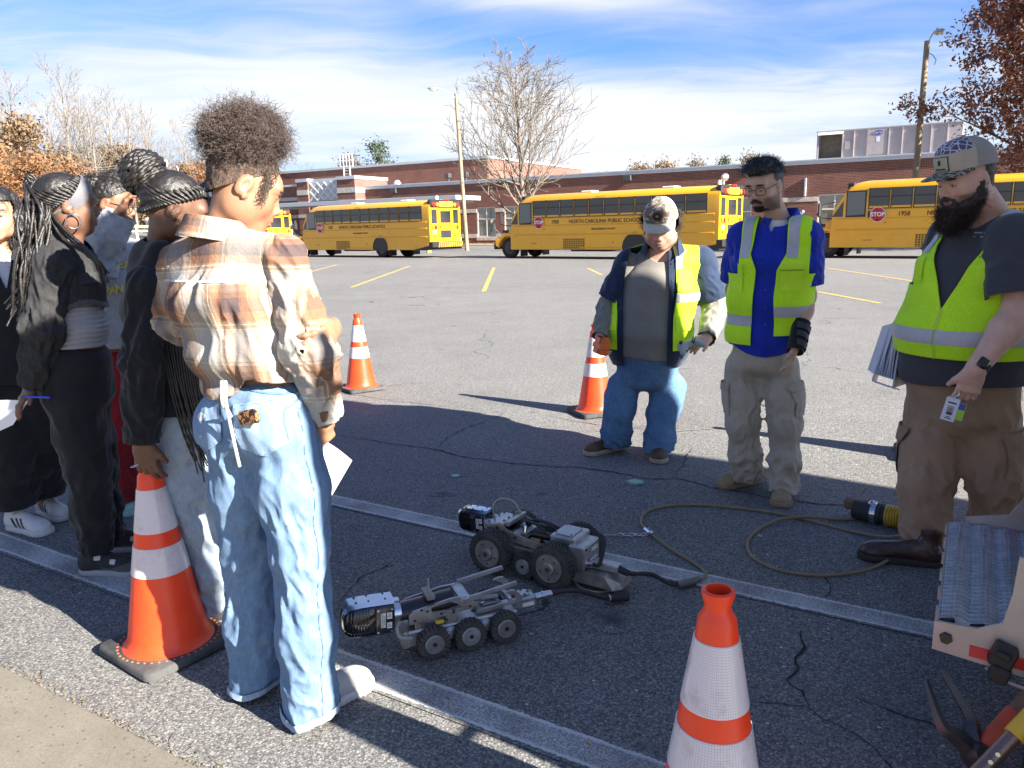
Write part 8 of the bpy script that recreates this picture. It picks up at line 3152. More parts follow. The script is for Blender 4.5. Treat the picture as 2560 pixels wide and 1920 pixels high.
 for i in range(9):
  s = i / 8
  a = P0[3] * (1 - s) + P0[0] * s
  b2 = P0[2] * (1 - s) + P0[1] * s
  mid = (a + b2) / 2 + nrm(np.cross(b2 - a, A3(0, 1, 0))) * .008 * sin(i * 1.7)
  a, b2 = a * .98 + b2 * .02, b2 * .88 + a * .12
  dp = A3(.02, .11, 0)
  for off in (0, .0015):
   o3 = A3(off, 0, 0)
   k.add([tuple(a + o3), tuple(mid + o3), tuple(b2 + o3), tuple(b2 + dp + o3), tuple(mid + dp + o3), tuple(a + dp + o3)], [(0, 1, 4, 5), (1, 2, 3, 4)])
 tag(k.bd('pages', pm, b_, sm=None), kind='stuff')
 bd = thing('id_badge', 'white photo badge hanging from the bearded man\'s hand', 'badge', (0, 0, 0))
 c = A3(*(1.699, 2.900, 0.726))
 dn = nrm(A3(-.10, 0, -.42))
 u = nrm(A3(.80, -.55, 0))
 u = nrm(u - dn * (u @ dn))
 n = np.cross(u, -dn)
 def card(nm, cu, cv, hw, hh, off, m, par):
  k = MB()
  o = c + u * cu + dn * cv
  Mx = Matrix((V3(u), V3(-dn), V3(n))).transposed().to_4x4()
  Mx.translation = V3(o + n * off)
  k.bbox((-hw, -hh, -.0008), (hw, hh, .0008), .0007, Mx)
  return k.bd(nm, m, par, sm=None)
 cd = card('card', 0, 0, .024, .046, 0, M('badge_card_white', (.62, .63, .66), .35), bd)
 ph = card('photo', 0, .004, .012, .018, .0014, M('photo_backing', (.30, .33, .40), .5), cd)
 card('portrait', 0, .003, .006, .009, .0024, M('photo_face', (.35, .19, .13), .6), ph)
 card('portrait_shirt', 0, .016, .009, .005, .0026, M('photo_shirt', (.03, .03, .05), .6), ph)
 card('print_line', 0, -.026, .015, .003, .0014, M('photo_shirt', (.03, .03, .05), .6), cd)
 for q, hw in ((.030, .008), (.036, .012)):
  card('print_line', 0, q, hw, .0015, .0014, M('photo_shirt', (.03, .03, .05), .6), cd)
 card('green_tag', .036, .0, .013, .034, -.004, M('tag_green', (.32, .55, .03), .4), bd)
 card('blue_tag', .034, -.02, .012, .012, -.002, M('tag_blue', (.02, .03, .25), .4), bd)
 k = MB()
 k.tube([V3(c - dn * .044), V3(c - dn * .06 + A3(.012, 0, 0)), V3(c - dn * .072 + A3(.02, .01, 0))], .0035, 6)
 k.bd('clip', STEEL, bd)
man_camo()
man_blue()
man_beard()
BLACKC = CM('black_cotton', (.014, .014, .016), .92, .2, 5, crease=.7)
BLACKD = denim_mat('black_denim', (.010, .010, .011), (.055, .055, .058), .35)
JEAN2 = denim_mat('light_blue_denim', (.070, .132, .245), (.20, .295, .41), .55)
JEAN3 = denim_mat('pale_denim', (.22, .29, .38), (.42, .48, .54), .5)
JEAN4 = denim_mat('dark_denim', (.03, .06, .12), (.10, .17, .27), .4)
HEATH = CM('heather_grey_fleece', (.27, .285, .31), .95, .1, 40, crease=.6, col2=(.35, .365, .385))
REDP = CM('red_track_cloth', (.24, .008, .016), .7, .1, 5, crease=.6)
WHITEP = M('paper_white', (.70, .71, .76), .8)
WSHOE = M('white_shoe_leather', (.52, .51, .51), .5, var=.06, vs=20)
WSOLE = M('white_shoe_sole', (.5, .48, .48), .6, var=.08, vs=20)
def plaid_mat():
 m, t, b = custom('plaid_flannel')
 at = t.n('ShaderNodeAttribute', attribute_name='pl').outputs['Vector']
 ob = t.n('ShaderNodeTexCoord').outputs['Object']
 u, v, _ = t.n('ShaderNodeSeparateXYZ', i_0=at).outputs
 cream, rust, mauve, tan = (.36, .35, .325), (.22, .115, .070), (.090, .064, .064), (.28, .205, .145)
 st = [(0.0, cream), (.20, tan), (.30, rust), (.42, mauve), (.60, rust), (.68, tan), (.76, cream)]
 def band(x, per, off):
  f = t.math('FRACT', t.math('ADD', t.math('DIVIDE', x, per), off))
  c = t.ramp(f, st, 'CONSTANT')
  g = t.math('FRACT', t.math('DIVIDE', x, .0125))
  z = t.math('MULTIPLY', t.math('LESS_THAN', g, .22), t.math('MULTIPLY', t.math('GREATER_THAN', f, .66), t.math('LESS_THAN', f, .84)))
  z2 = t.math('MULTIPLY', t.math('LESS_THAN', g, .22), t.math('MULTIPLY', t.math('GREATER_THAN', f, .16), t.math('LESS_THAN', f, .30)))
  c = t.mix(z, c, (.30, .18, .11, 1))
  return t.mix(z2, c, (.48, .45, .39, 1))
 c = t.mix(.40, band(u, .195, .18), band(v, .215, .62))
 th = t.noise(ob, 420, 2, .6)
 c = t.mix(1.0, c, t.ramp(th, [(.3, .85), (.7, 1.12)]), 'MULTIPLY')
 t.put(b.inputs['Base Color'], c)
 b.inputs['Roughness'].default_value = .9
 b.inputs['Specular IOR Level'].default_value = .2
 cr = t.noise(ob, 24, 6, .62, .9)
 h = t.math('ADD', t.math('MULTIPLY', th, .2), t.math('MULTIPLY', cr, 1.5))
 t.put(b.inputs['Normal'], t.n('ShaderNodeBump', i_Strength=.55, i_Distance=.006, i_Height=h).outputs[0])
 return m
PLAID = plaid_mat()
def hairline(q):
 x, y, z = q[:, 0], q[:, 1], q[:, 2]
 return -np.minimum(z + .066 - .80 * np.clip(y + .10, 0, .3), .070 - y + .3 * (z - .06))
def rim_points(n, a0=0, a1=360):
 out = []
 for a in np.linspace(rad(a0), rad(a1), n):
  y = -.018 + .088 * cos(a)
  out.append((.0745 * sin(a), min(y, .066), min(.066, max(-.060, -.060 + .80 * (y + .10)))))
 return out
def sheet(name, label, cat, pts, n=7, bow=.01):
 """a sheet of paper through four corners, slightly bowed, with thickness"""
 a, b, c, d = (A3(*p) for p in pts)
 nn = nrm(np.cross(b - a, d - a))
 k = MB()
 for o in (0, .0012):
  vs = []
  for i in range(n):
   for j in range(n):
    s, q = i / (n - 1), j / (n - 1)
    vs.append(tuple(a * (1 - s) * (1 - q) + b * s * (1 - q) + c * s * q + d * (1 - s) * q + nn * (bow * sin(s * 3.14) * (1 - .5 * q) + o)))
  k.add(vs, [(i * n + j, (i + 1) * n + j, (i + 1) * n + j + 1, i * n + j + 1)[::1 if o else -1] for i in range(n - 1) for j in range(n - 1)])
 return tag(k.bd(name, WHITEP, None, sm=60), label, cat)
def upper(p, name, J, r0, r1, r2, ease, seed, amp, mat, h, cuts, thick=.004, arms='LR', more=None, attrs=None):
 """a top: body and each sleeve are sewn from separate pieces"""
 S = Sdf()
 torso(S, J['torso'], J['side'], J['side1'], ease)
 for q in 'LR':
  a, b = A3(*J['torso'][-1][0]), J['sh' + q]
  S.rc(a, a + (b - a) * .86, r0 * .86, r0 * .93, .06)
 S.fn(cloth(amp * 1.1, (5, 5, 3.6), seed))
 if more:
  more(S)
 o, V, T, N = garment(p, name, S, h, mat, cuts, thick, ret=True, attrs=attrs)
 for i, q in enumerate(arms):
  sh, el, wr = J['sh' + q], J['el' + q], J['wr' + q]
  wr = wr + (wr - el) * J.get('cut' + q, 0)
  S = Sdf()
  a = A3(*J['torso'][-1][0])
  S.rc(a + (sh - a) * .75, sh, r0 * .86, r0, .03)
  S.chain([sh, el, el * .45 + wr * .55, wr + (wr - el) * .06], [r0, r1, r1 * .5 + r2 * .5, r2], .025)
  S.fn(limb_folds(el, wr, amp, .055, -.35, 1.1, 1.3, seed + i, .16, .25))
  S.fn(limb_folds(sh, el, amp, .075, .0, 1.1, 1.4, seed + 5 + i, .16, .3))
  S.fn(cloth(amp * .6, (7, 7, 7), seed + i))
  garment(p, 'sleeve', S, h, mat, [half(wr + (wr - el) * .03, wr - el, .10)], thick, o, attrs)
 return o, V, T, N
def cuffs(J, arms='LR', r=.10):
 return [half(J['wr' + q] + (J['wr' + q] - J['el' + q]) * .03, J['wr' + q] - J['el' + q], r) for q in arms]
def cornrows(p, hc, R, s, tgt, mat, parent, n=20, r=.0062, start=None, lift=.006):
 """braids lying on the scalp from the hairline to a gathering point (head-local)"""
 k = MB()
 tgt = A3(*tgt)
 for i in range(n):
  a = start[i] if start is not None else None
  pts = []
  for q in np.linspace(0, 1, 7):
   v = A3(*a) * (1 - q) + tgt * q
   u = v - A3(0, -.018, .034)
   rr = nlen(u / A3(.0745, .096, .083))
   w = A3(0, -.018, .034) + u / max(rr, .4) * (1 + lift / .08) if rr < 1.15 else v
   pts.append(V3(A3(*hc) + R @ (w * s)))
  braid_tube(k, pts, r)
 return p.mb('braids', k, mat, parent, 60)
# ================================================================ woman in the plaid shirt
def woman_plaid():
 p = Pm('woman with puffed curly hair seen from behind in plaid shirt and wide blue jeans', (-.73, 2.17))
 f = A3(.45, .893, 0)
 fr = Fr((-0.723, 2.170, 1.066), f)
 hf = nrm(A3(.84, .36, -.42))
 hc = A3(*(-0.726, 2.200, 1.579))
 R = frame_from(hf, (-.12, .0, 1))
 hs = .97
 J = dict(torso=[(A3(*(-0.732, 2.170, 0.909)), .128, .105), (A3(*(-0.724, 2.170, 1.005)), .132, .100), (A3(*(-0.745, 2.180, 1.112)), .128, .098), (A3(*(-0.786, 2.180, 1.278)), .158, .110), (A3(*(-0.792, 2.180, 1.397)), .142, .075)],
             side=fr.r, side1=nrm(fr.r + A3(0, .1, -.02)), neck=A3(*(-0.792, 2.180, 1.468)), head=hc, hf=hf, hup=R[:, 2], nr=.050,
             shR=A3(*(-0.619, 2.120, 1.385)), elR=A3(*(-0.552, 2.090, 1.131)), wrR=A3(*(-0.549, 2.170, 0.935)),
             shL=A3(*(-0.927, 2.220, 1.369)), elL=A3(*(-1.003, 2.340, 1.198)), wrL=A3(*(-0.503, 2.150, 1.181)),
             hipR=A3(*(-0.646, 2.130, 0.890)), knR=A3(*(-0.621, 2.090, 0.547)), anR=A3(*(-0.629, 2.090, 0.069)),
             hipL=A3(*(-0.809, 2.200, 0.875)), knL=A3(*(-0.822, 2.230, 0.497)), anL=A3(*(-0.847, 2.245, 0.051)),
             arm=(.032, .020, .020), leg=(.075, .048, .036), cutL=-.3)
 skin = (.29, .145, .085)
 S = Sdf()
 body_core(S, J)
 w = head_sdf(S, hc, R, hs, .92, .001, .9)
 hand(S, J['wrR'], A3(.03, .12, -1), A3(-.9, .3, .1), 1, .95, .85)
 hand(S, J['wrL'], A3(-.02, -.97, -.22), A3(-1, -.05, -.12), -1, 1.0, .52, tc=.5)
 V, T, N = surf(S, .0036)
 p.mesh('body', V, T, SKIN, attrs=face_colours(V, hc, R, hs, skin, (.34, .13, .11), (.02, .014, .012)))
 rs = np.random.RandomState(9)
 o, HV, HT, HN = hair_cap(p, hc, R, hs, lambda q: -hairline(q), M('cropped_hair', (.075, .046, .032), .7, var=.5, vs=60, bump=.4, bs=240), .003, .003, (38, 90, 38))
 up = w(0, -.045, .17) - HV
 up = up / nlen(up, axis=1)[:, None]
 i = rs.randint(0, len(HV), 3600)
 C = np.stack([HV[i] + HN[i] * (.001 + .004 * t) + up[i] * (.042 * t) + rs.normal(0, .0012, (3600, 3)) * t for t in np.linspace(0, 1, 5)], 1)
 strands(p, 'swept_strands', C, .0007, HAIR_BROWN, o, 3)
 C = []
 for q in range(26):
  a = w(.073 - .002 * (q % 3), .030 + .03 * rs.rand(), .045 + .02 * rs.rand())
  e = w(.072, .035 + .02 * rs.rand(), -.045 + .02 * rs.rand())
  ph = rs.rand() * 6
  C.append([a * (1 - t) + e * t + R @ A3(.006, .009 * sin(t * 9 + ph), .004 * cos(t * 9 + ph)) for t in np.linspace(0, 1, 14)])
 strands(p, 'side_curls', C, .0011, HAIR_BROWN, o, 4)
 pc = A3(*(-0.720, 2.200, 1.708))
 n, kk = 6500, 15
 d = rs.normal(0, 1, (n, 3))
 d /= nlen(d, axis=1)[:, None]
 rad0 = A3(.118, .115, .088)
 rr = rs.uniform(.12, .93, (n, 1)) ** .6
 root = pc + d * rad0 * rr * (1 + .10 * noise3(d * 2.6)[:, None])
 L = rs.uniform(.02, .055, (n, 1, 1))
 t = np.linspace(0, 1, kk)[None, :, None]
 ax = d + rs.normal(0, .7, (n, 3))
 ax /= nlen(ax, axis=1)[:, None]
 a1 = np.cross(ax, rs.normal(0, 1, (n, 3)))
 a1 /= nlen(a1, axis=1)[:, None]
 a2 = np.cross(ax, a1)
 cr = rs.uniform(.003, .0085, (n, 1, 1))
 tw = rs.uniform(7, 15, (n, 1, 1))
 C = root[:, None] + ax[:, None] * L * t + (a1[:, None] * np.cos(t * tw) + a2[:, None] * np.sin(t * tw)) * cr
 PUFF = M('puff_hair', (.045, .031, .027), .55, spec=.5, var=.5, vs=30, col2=(.11, .078, .068))
 pf = strands(p, 'hair_puff', C, .00072, PUFF, None, 3)
 S = Sdf()
 S.el(pc, rad0 * .60, k=.02)
 S.rc(pc - A3(0, 0, .03), w(0, -.035, .09), .07, .055, .03)
 S.fn(lambda P: -.016 * ridged(P, A3(38, 38, 38), 4))
 garment(p, 'puff_core', S, .006, PUFF, (), 0, pf)
 n = 420
 d = rs.normal(0, 1, (n, 3))
 d /= nlen(d, axis=1)[:, None]
 root = pc + d * rad0 * .92
 t = np.linspace(0, 1, 9)[None, :, None]
 C = root[:, None] + d[:, None] * t * rs.uniform(.01, .04, (n, 1, 1)) + rs.normal(0, 1, (n, 1, 3)) * t * t * .02 + np.sin(t * 14 + rs.rand(n, 1, 1) * 6) * .003
 strands(p, 'flyaways', C, .0005, PUFF, pf, 3)
 k = MB()
 k.lathe([(0, -.004), (.004, 0), (0, .004)], 8, MT(V3(w(.081, -.002, -.042))))
 p.mb('earring', k, STEEL)
 zl, zr = (-0.715, 2.050, 1.013)[2], (-0.599, 2.100, 1.053)[2]
 c0 = A3(*(-0.744, 2.100, 1.150))
 def gather(S):
  S.fn(lambda P: -.016 * np.exp(-((P[:, 2] - zl - .10) / .05) ** 2) * np.clip(-fr.o(P) * 8, 0, 1) * (np.abs(fr.l(P) + .03) < .16))
  S.fn(lambda P: .016 * np.exp(-((P[:, 2] - zl - .035) / .03) ** 2) * np.exp(-((fr.l(P) + .04) / .09) ** 2) * (fr.o(P) < 0))
  S.fn(limb_folds((-0.703, 2.100, 1.039), (-0.753, 2.100, 1.334), .010, .16, 0, 1, 2.2, 4, .3, .2))
 yk = (-0.760, 2.100, 1.328)[2]
 arm = [(J['sh' + q], J['el' + q], J['wr' + q]) for q in 'LR']
 dist = lambda V, a, b: nlen(V - a - np.clip(((V - a) @ (b - a)) / ((b - a) @ (b - a)), 0, 1)[:, None] * (b - a), axis=1)
 def plaid_at(V, N):
  u, v = fr.l(V) * 1.0 + (V[:, 2] - 1.2) * .10, V[:, 2] + .0
  onyoke = (V[:, 2] > yk) & (fr.o(V) < .06)
  u2, v2 = np.where(onyoke, V[:, 2] * 1.15 + .06 * np.abs(fr.l(V)), u), np.where(onyoke, u, v)
  for a, b, c in arm:
   d1, d2 = dist(V, a, b), dist(V, b, c)
   on = (np.minimum(d1, d2) < .085) & ((len(V) < 9000) | (np.minimum(d1, d2) < .0))
   ax_ = nrm(c * .4 + b * .6 - a)
   e1 = nrm(np.cross(ax_, f))
   u2 = np.where(on, (V - a) @ e1 * 1.0 + .04, u2)
   v2 = np.where(on, (V - a) @ ax_, v2)
  return {'pl': np.stack([u2, v2, 0 * u], -1)}
 hem = lambda V: zl + (zr - zl) * np.clip((fr.l(V) - .02) / .05, 0, 1) + .012 * np.sin(fr.l(V) * 24)
 nb = A3(*(-0.808, 2.180, 1.463))
 o, V, T, N = upper(p, 'plaid_shirt', J, .055, .054, .046, .014, 3, .009, PLAID, .0058, [lambda V: hem(V) - V[:, 2], lambda V: .074 - nlen((V - nb) * A3(1, 1, .8), axis=1)], .003, more=gather, attrs=plaid_at)
 patch(p, 'yoke_seam', V, T, N, [lambda V: np.where(fr.o(V) < .03, np.abs(V[:, 2] - yk) - .003, 1.), lambda V: np.abs(fr.l(V) - fr.l(A3(*J['torso'][3][0])[None])[0]) - .165], CM('plaid_seam', (.50, .47, .42), .9), .002, o)
 S = Sdf()
 ca = A3(*(-0.807, 2.170, 1.462))
 ax = nrm(A3(.16, .10, 1))
 S.rc(ca - ax * .045, ca + ax * .034, .106, .080, .01)
 S.fn(cloth(.003, (12, 12, 8), 5))
 garment(p, 'collar', S, .005, PLAID, [half(ca + ax * .030, ax), half(ca - ax * .030, -ax), lambda V: (V - ca) @ f - .04], .005, o, lambda V, N: {'pl': np.stack([(V - ca) @ ax * 1.6 + .05, (V - ca) @ fr.r, 0 * V[:, 0]], -1)})
 wr, el = J['wrR'], J['elR']
 ax = nrm(wr - el)
 S = Sdf()
 S.rc(wr - ax * .045, wr + ax * .02, .052, .045, .01)
 S.fn(cloth(.0025, (14, 14, 14), 1))
 oc = garment(p, 'cuff', S, .005, PLAID, [half(wr + ax * .015, ax), half(wr - ax * .04, -ax)], .003, o, lambda V, N: {'pl': np.stack([(V - wr) @ fr.r, (V - wr) @ ax, 0 * V[:, 0]], -1)})
 k = MB()
 for q in (.0, -.05):
  b_ = V3(wr + ax * (q - .005) + A3(-.022, -.043, 0))
  k.lathe([(0, 0), (.006, 0), (.005, .003), (0, .003)], 10, MT(b_) @ V3((-.4, -.9, .1)).to_track_quat('Z', 'Y').to_matrix().to_4x4())
 p.mb('cuff_button', k, M('shell_button', (.05, .05, .055), .3), oc)
 S = Sdf()
 trousers(S, J, .086, .066, .076, .002, 31, .009, .006)
 for x, y in ((505, 925), (606, 925)):
  S.el((A3(*J['hipL']) if x < 550 else A3(*J['hipR'])) + A3(-.025, -.045, .03), A3(.068, .068, .085), k=.04)
 zt = (-0.693, 2.100, 1.081)[2]
 V, T, N = surf(S, .0058)
 for c in [lambda V: V[:, 2] - zt - .01, lambda V: np.where(V[:, 0] > -.742, .028, .032) + .012 * np.sin(V[:, 0] * 31) - V[:, 2]]:
  V, T, N = clip(V, T, c(V), N)
 o = p.mesh('jeans', V, T, JEAN2, None, True, .004)
 SEAM = CM('denim_seam', (.085, .16, .28), .9, .2, 60)
 POCK = denim_mat('pocket_denim', (.11, .19, .32), (.28, .38, .50), .4, 3.)
 bk = lambda V: fr.o(V) - .02
 patch(p, 'waistband', V, T, N, [lambda V: zt - .030 - V[:, 2]], POCK, .003, o)
 cz = (-0.688, 2.050, 0.952)[2]
 for x0 in (-.085, .085):
  bx = fr.l((J['hipL'] if x0 < 0 else J['hipR'])[None])[0] + (.01 if x0 > 0 else -.0)
  tl = lambda V, bx=bx, x0=x0: (fr.l(V) - bx) * cos(.16) + (V[:, 2] - cz + .02) * sin(.16)
  tz = lambda V, bx=bx: -(fr.l(V) - bx) * sin(.16) + (V[:, 2] - cz + .02) * cos(.16)
  P1 = lambda V, e=0., tl=tl, tz=tz: np.maximum(np.abs(tl(V)) - .066 + e, np.maximum(tz(V) - .072 + e, -tz(V) - .078 + .45 * np.abs(tl(V)) + e))
  pk = patch(p, 'back_pocket', V, T, N, [bk, P1], POCK, .005, o)
  patch(p, 'pocket_stitching', V, T, N, [bk, lambda V, P1=P1: np.abs(P1(V) + .006) - .0012], SEAM, .0062, pk)
  patch(p, 'frayed_patch', V, T, N, [bk, lambda V, tl=tl, tz=tz: (tl(V) + .01) ** 2 / .02 ** 2 + (tz(V) - .018) ** 2 / .011 ** 2 - 1 + .5 * noise3(V * 120)], CM('frayed_white', (.45, .48, .52), .9, .15, 60), .006, pk)
 patch(p, 'seat_seam', V, T, N, [bk, lambda V: np.abs(V[:, 2] - cz - .092 + .25 * np.abs(fr.l(V) - .01)) - .0022, lambda V: np.abs(fr.l(V)) - .15], SEAM, .003, o)
 for q in 'LR':
  hp, an = J['hip' + q], J['an' + q]
  sx = 1 if q == 'R' else -1
  patch(p, 'side_seam', V, T, N, [lambda V: np.abs((V - hp) @ f - ((an - hp) @ f) * (hp[2] - V[:, 2]) / (hp[2] - an[2]) + .035) - .0018, lambda V: .03 - ((V - hp) @ fr.r - ((an - hp) @ fr.r) * (hp[2] - V[:, 2]) / (hp[2] - an[2])) * sx], SEAM, .0025, o)
  patch(p, 'rolled_hem', V, T, N, [lambda V: V[:, 2] - .052 - .012 * np.sin(V[:, 0] * 31), lambda V: nlen((V - an)[:, :2], axis=1) - .14], denim_mat('hem_denim', (.15, .22, .32), (.35, .42, .50), .3), .006, o)
 patch(p, 'knee_rip', V, T, N, [lambda V: ((V[:, 2] - J['knR'][2]) / .07) ** 2 + ((fr.o(V) - .12) / .05) ** 2 - 1 + .5 * noise3(V * 60), lambda V: .05 - (V - J['knR']) @ fr.r], CM('frayed_white', (.45, .48, .52)), .004, o)
 k = MB()
 s0 = A3(*(-0.764, 2.015, 1.037))
 for dx, L in ((0, .215), (-.010, .075)):
  k.tube(cmr([V3(s0 + A3(dx, 0, .03)), V3(s0 + A3(dx - .002, -.004, -.03)), V3(s0 + A3(dx + .004, .012, -L * .7)), V3(s0 + A3(dx + .009, .02, -L))], 6), .0042, 7)
 p.mb('drawstring', k, CM('cotton_cord', (.66, .63, .56), .9, .05, 50), o)
 k = MB()
 Mx = MT(V3((-0.707, 2.000, 0.971))) @ MR(rad(-27), 4, 'Z') @ MR(rad(-14), 4, 'Y') @ MR(rad(-4), 4, 'X')
 k.bbox((-.036, -.005, -.022), (.036, .007, .018), .005, Mx)
 mt, t, b = custom('leopard_case')
 nz = t.noise(t.n('ShaderNodeTexCoord').outputs['Object'], 75, 2, .5, .6)
 t.put(b.inputs['Base Color'], t.ramp(nz, [(0, (.34, .15, .05)), (.46, (.34, .15, .05)), (.5, (.02, .012, .01)), (1, (.02, .012, .01))]))
 b.inputs['Roughness'].default_value = .25
 tag(k.bd('phone', mt), 'leopard print phone case sticking out of the back pocket of the blue jeans', 'phone')
 G1 = M('grey_shoe_suede', (.40, .38, .37), .8, var=.08, vs=20)
 for hl, toe in (((-0.867, 2.232), (-0.832, 2.352)), ((-0.678, 2.075), (-0.500, 2.281))):
  yaw = math.atan2(toe[1] - hl[1], toe[0] - hl[0])
  shoe(p, (hl[0], hl[1], 0), yaw, (WSHOE if hl[0] < -.75 else G1, WSOLE), .285, .015, 1.12, 'sneaker', laces=WSHOE)
 sheet('paper', 'white sheet of paper held low in front of the woman in the plaid shirt', 'paper', [(-0.563, 2.200, 0.848), (-0.489, 2.240, 0.770), (-0.577, 2.260, 0.630), (-0.595, 2.240, 0.676)], bow=.008)
# ================================================================ girl in the black hoodie
def girl_hoodie():
 p = Pm('girl in black hoodie with braided bun, her hand resting on the large cone', (-1.13, 2.66))
 f = A3(.84, .54, 0)
 fr = Fr((-1.170, 2.660, 0.985), f)
 hf = nrm(A3(.80, .40, -.40))
 hc = A3(*(-1.117, 2.660, 1.539))
 R = frame_from(hf)
 hs = .98
 J = dict(torso=[(A3(*(-1.174, 2.680, 0.762)), .140, .115), (A3(*(-1.170, 2.680, 0.864)), .140, .115), (A3(*(-1.175, 2.680, 1.015)), .135, .115), (A3(*(-1.182, 2.660, 1.213)), .155, .120), (A3(*(-1.193, 2.660, 1.324)), .120, .080)],
             side=fr.r, side1=fr.r, neck=A3(*(-1.180, 2.660, 1.409)), head=hc, hf=hf, hup=R[:, 2], nr=.050,
             shR=A3(*(-1.183, 2.540, 1.288)), elR=A3(*(-1.208, 2.500, 1.039)), wrR=A3(*(-1.231, 2.470, 0.787)),
             shL=A3(*(-1.162, 2.800, 1.299)), elL=A3(*(-1.181, 2.880, 1.016)), wrL=A3(*(-1.112, 2.840, 0.844)),
             hipR=A3(*(-1.195, 2.640, 0.722)), knR=A3(*(-1.181, 2.640, 0.443)), anR=A3(*(-1.188, 2.700, 0.120)),
             hipL=A3(*(-1.146, 2.720, 0.698)), knL=A3(*(-1.117, 2.660, 0.416)), anL=A3(*(-1.129, 2.660, 0.105)),
             arm=(.044, .037, .027), leg=(.068, .046, .034))
 S = Sdf()
 body_core(S, J)
 w = head_sdf(S, hc, R, hs, .93, .002, .9)
 hand(S, J['wrR'], A3(.0, .10, -1), A3(.15, 1, .25), 1, 1.02, .30, tc=.3, spread=.14)
 hand(S, J['wrL'], A3(.4, -.1, -.9), A3(-.6, .5, 0), -1, .95, .5)
 V, T, N = surf(S, .0042)
 p.mesh('body', V, T, SKIN, attrs=face_colours(V, hc, R, hs, (.125, .062, .038), (.12, .05, .045), (.012, .009, .008)))
 k = MB()
 q = A3(*(-1.246, 2.430, 0.709))
 k.tube([tuple(q + A3(.0115 * cos(a), .0115 * sin(a), .002 * cos(a))) for a in np.linspace(0, 6.283, 14)[:-1]], .0016, 5, closed=True)
 p.mb('ring', k, STEEL)
 o, HV, HT, HN = hair_cap(p, hc, R, hs, lambda q: -hairline(q), HAIR_BLACK, .003, .002, (40, 40, 40))
 bun = A3(*(-1.213, 2.660, 1.655))
 bl = R.T @ (bun - hc) / hs
 rim = rim_points(56)
 cornrows(p, hc, R, hs, bl * .62, HAIR_BLACK, o, 56, .0058, rim, .010)
 k = MB()
 axb = nrm(bun - hc)
 e1 = nrm(np.cross(axb, A3(0, 1, .2)))
 e2 = np.cross(axb, e1)
 rng = random.Random(3)
 for i in range(30):     # coils of the bun
  z = -.055 + .115 * i / 29
  r0 = .072 * math.sqrt(max(.05, 1 - (z / .068) ** 2)) if z > -.02 else .058 + .2 * abs(z + .02) * 0
  t0 = rng.uniform(0, 6)
  tl = rng.uniform(-.25, .25)
  pts = [V3(bun + axb * (z + tl * r0 * cos(a + t0) * .5) + (e1 * cos(a) + e2 * sin(a)) * (r0 + rng.uniform(-.003, .003))) for a in np.linspace(t0, t0 + 5.6, 12)]
  braid_tube(k, pts, .0072)
 bn = p.mb('braided_bun', k, HAIR_BLACK, o, 60)
 S = Sdf()
 S.el(bun, A3(.064, .064, .064))
 S.rc(bun, hc + axb * .07, .055, .06, .02)
 garment(p, 'bun_core', S, .007, HAIR_BLACK, (), 0, bn)
 k = MB()
 for i in range(13):    # braids falling over the shoulder to the hip
  x = 392 + i * 3.2 + rng.uniform(-3, 3)
  top = w(.045 + .002 * i, .03, -.03)
  e = rng.uniform(-.05, .05)
  P = [V3(top), V3(A3(-1.16 + .012 * i, 2.545 - .004 * i, 1.20)), V3(A3(-1.135 + .008 * i, 2.50, 1.0)), V3(A3(-1.10 + .006 * i + rng.uniform(-.01, .01), 2.50, .82)), V3(A3(-1.075 + .005 * i + rng.uniform(-.02, .02), 2.52, .66 + e))]
  braid_tube(k, P, .0042)
 p.mb('hanging_braids', k, HAIR_BLACK, o, 60)
 zh = (-1.142, 2.560, 0.853)[2]
 nb = A3(*(-1.166, 2.660, 1.420))
 def hood(S):
  S.rc(A3(*(-1.206, 2.660, 1.377)), A3(*(-1.144, 2.580, 1.385)), .056, .050, .05)
  S.rc(A3(*(-1.206, 2.660, 1.377)), A3(*(-1.183, 2.740, 1.374)), .056, .05, .05)
  S.fn(lambda P: -.010 * np.clip((zh + .07 - P[:, 2]) / .05, 0, 1))
 o, V, T, N = upper(p, 'hoodie', J, .060, .056, .046, .018, 13, .008, BLACKC, .0065, [lambda V: zh - V[:, 2], lambda V: .070 - nlen(V - nb, axis=1)], more=hood)
 wr, el = J['wrR'], J['elR']
 S = Sdf()
 ax = nrm(wr - el)
 S.rc(wr - ax * .06, wr + ax * .015, .046, .044, .01)
 garment(p, 'cuff_rib', S, .006, CM('black_rib', (.010, .010, .011), .95), [half(wr + ax * .012, ax), half(wr - ax * .055, -ax)], .003, o)
 patch(p, 'pale_patch', V, T, N, [lambda V: np.where(fr.o(V) > -.01, np.maximum(np.abs(V[:, 2] - (-1.128, 2.550, 1.091)[2]) - .085, np.abs(fr.l(V) - .06) - .10) + .02 * noise3(V * 30), 1.)], CM('warm_grey_patch', (.17, .145, .125), .9, .2, 30), .002, o)  # ragged warm grey area on the front, paler than the black cotton
 S = Sdf()
 trousers(S, J, .080, .058, .052, .0, 17, .007, .009)
 garment(p, 'jeans', S, .007, JEAN3, [lambda V: V[:, 2] - (-1.130, 2.600, 0.898)[2], lambda V: .085 + .01 * np.sin(V[:, 0] * 40) - V[:, 2]], .004)
 DS = M('black_trainer', (.03, .03, .031), .7, var=.3, vs=30)
 GS = M('grey_shoe_sole', (.16, .155, .15), .7)
 for hl, toe in (((-1.180, 2.699), (-1.069, 2.719)), ((-1.289, 2.870), (-1.161, 2.904))):
  shoe(p, (hl[0], hl[1], 0), math.atan2(toe[1] - hl[1], toe[0] - hl[0]), (DS, GS), .265, .01, 1.0, 'trainer', laces=DS)
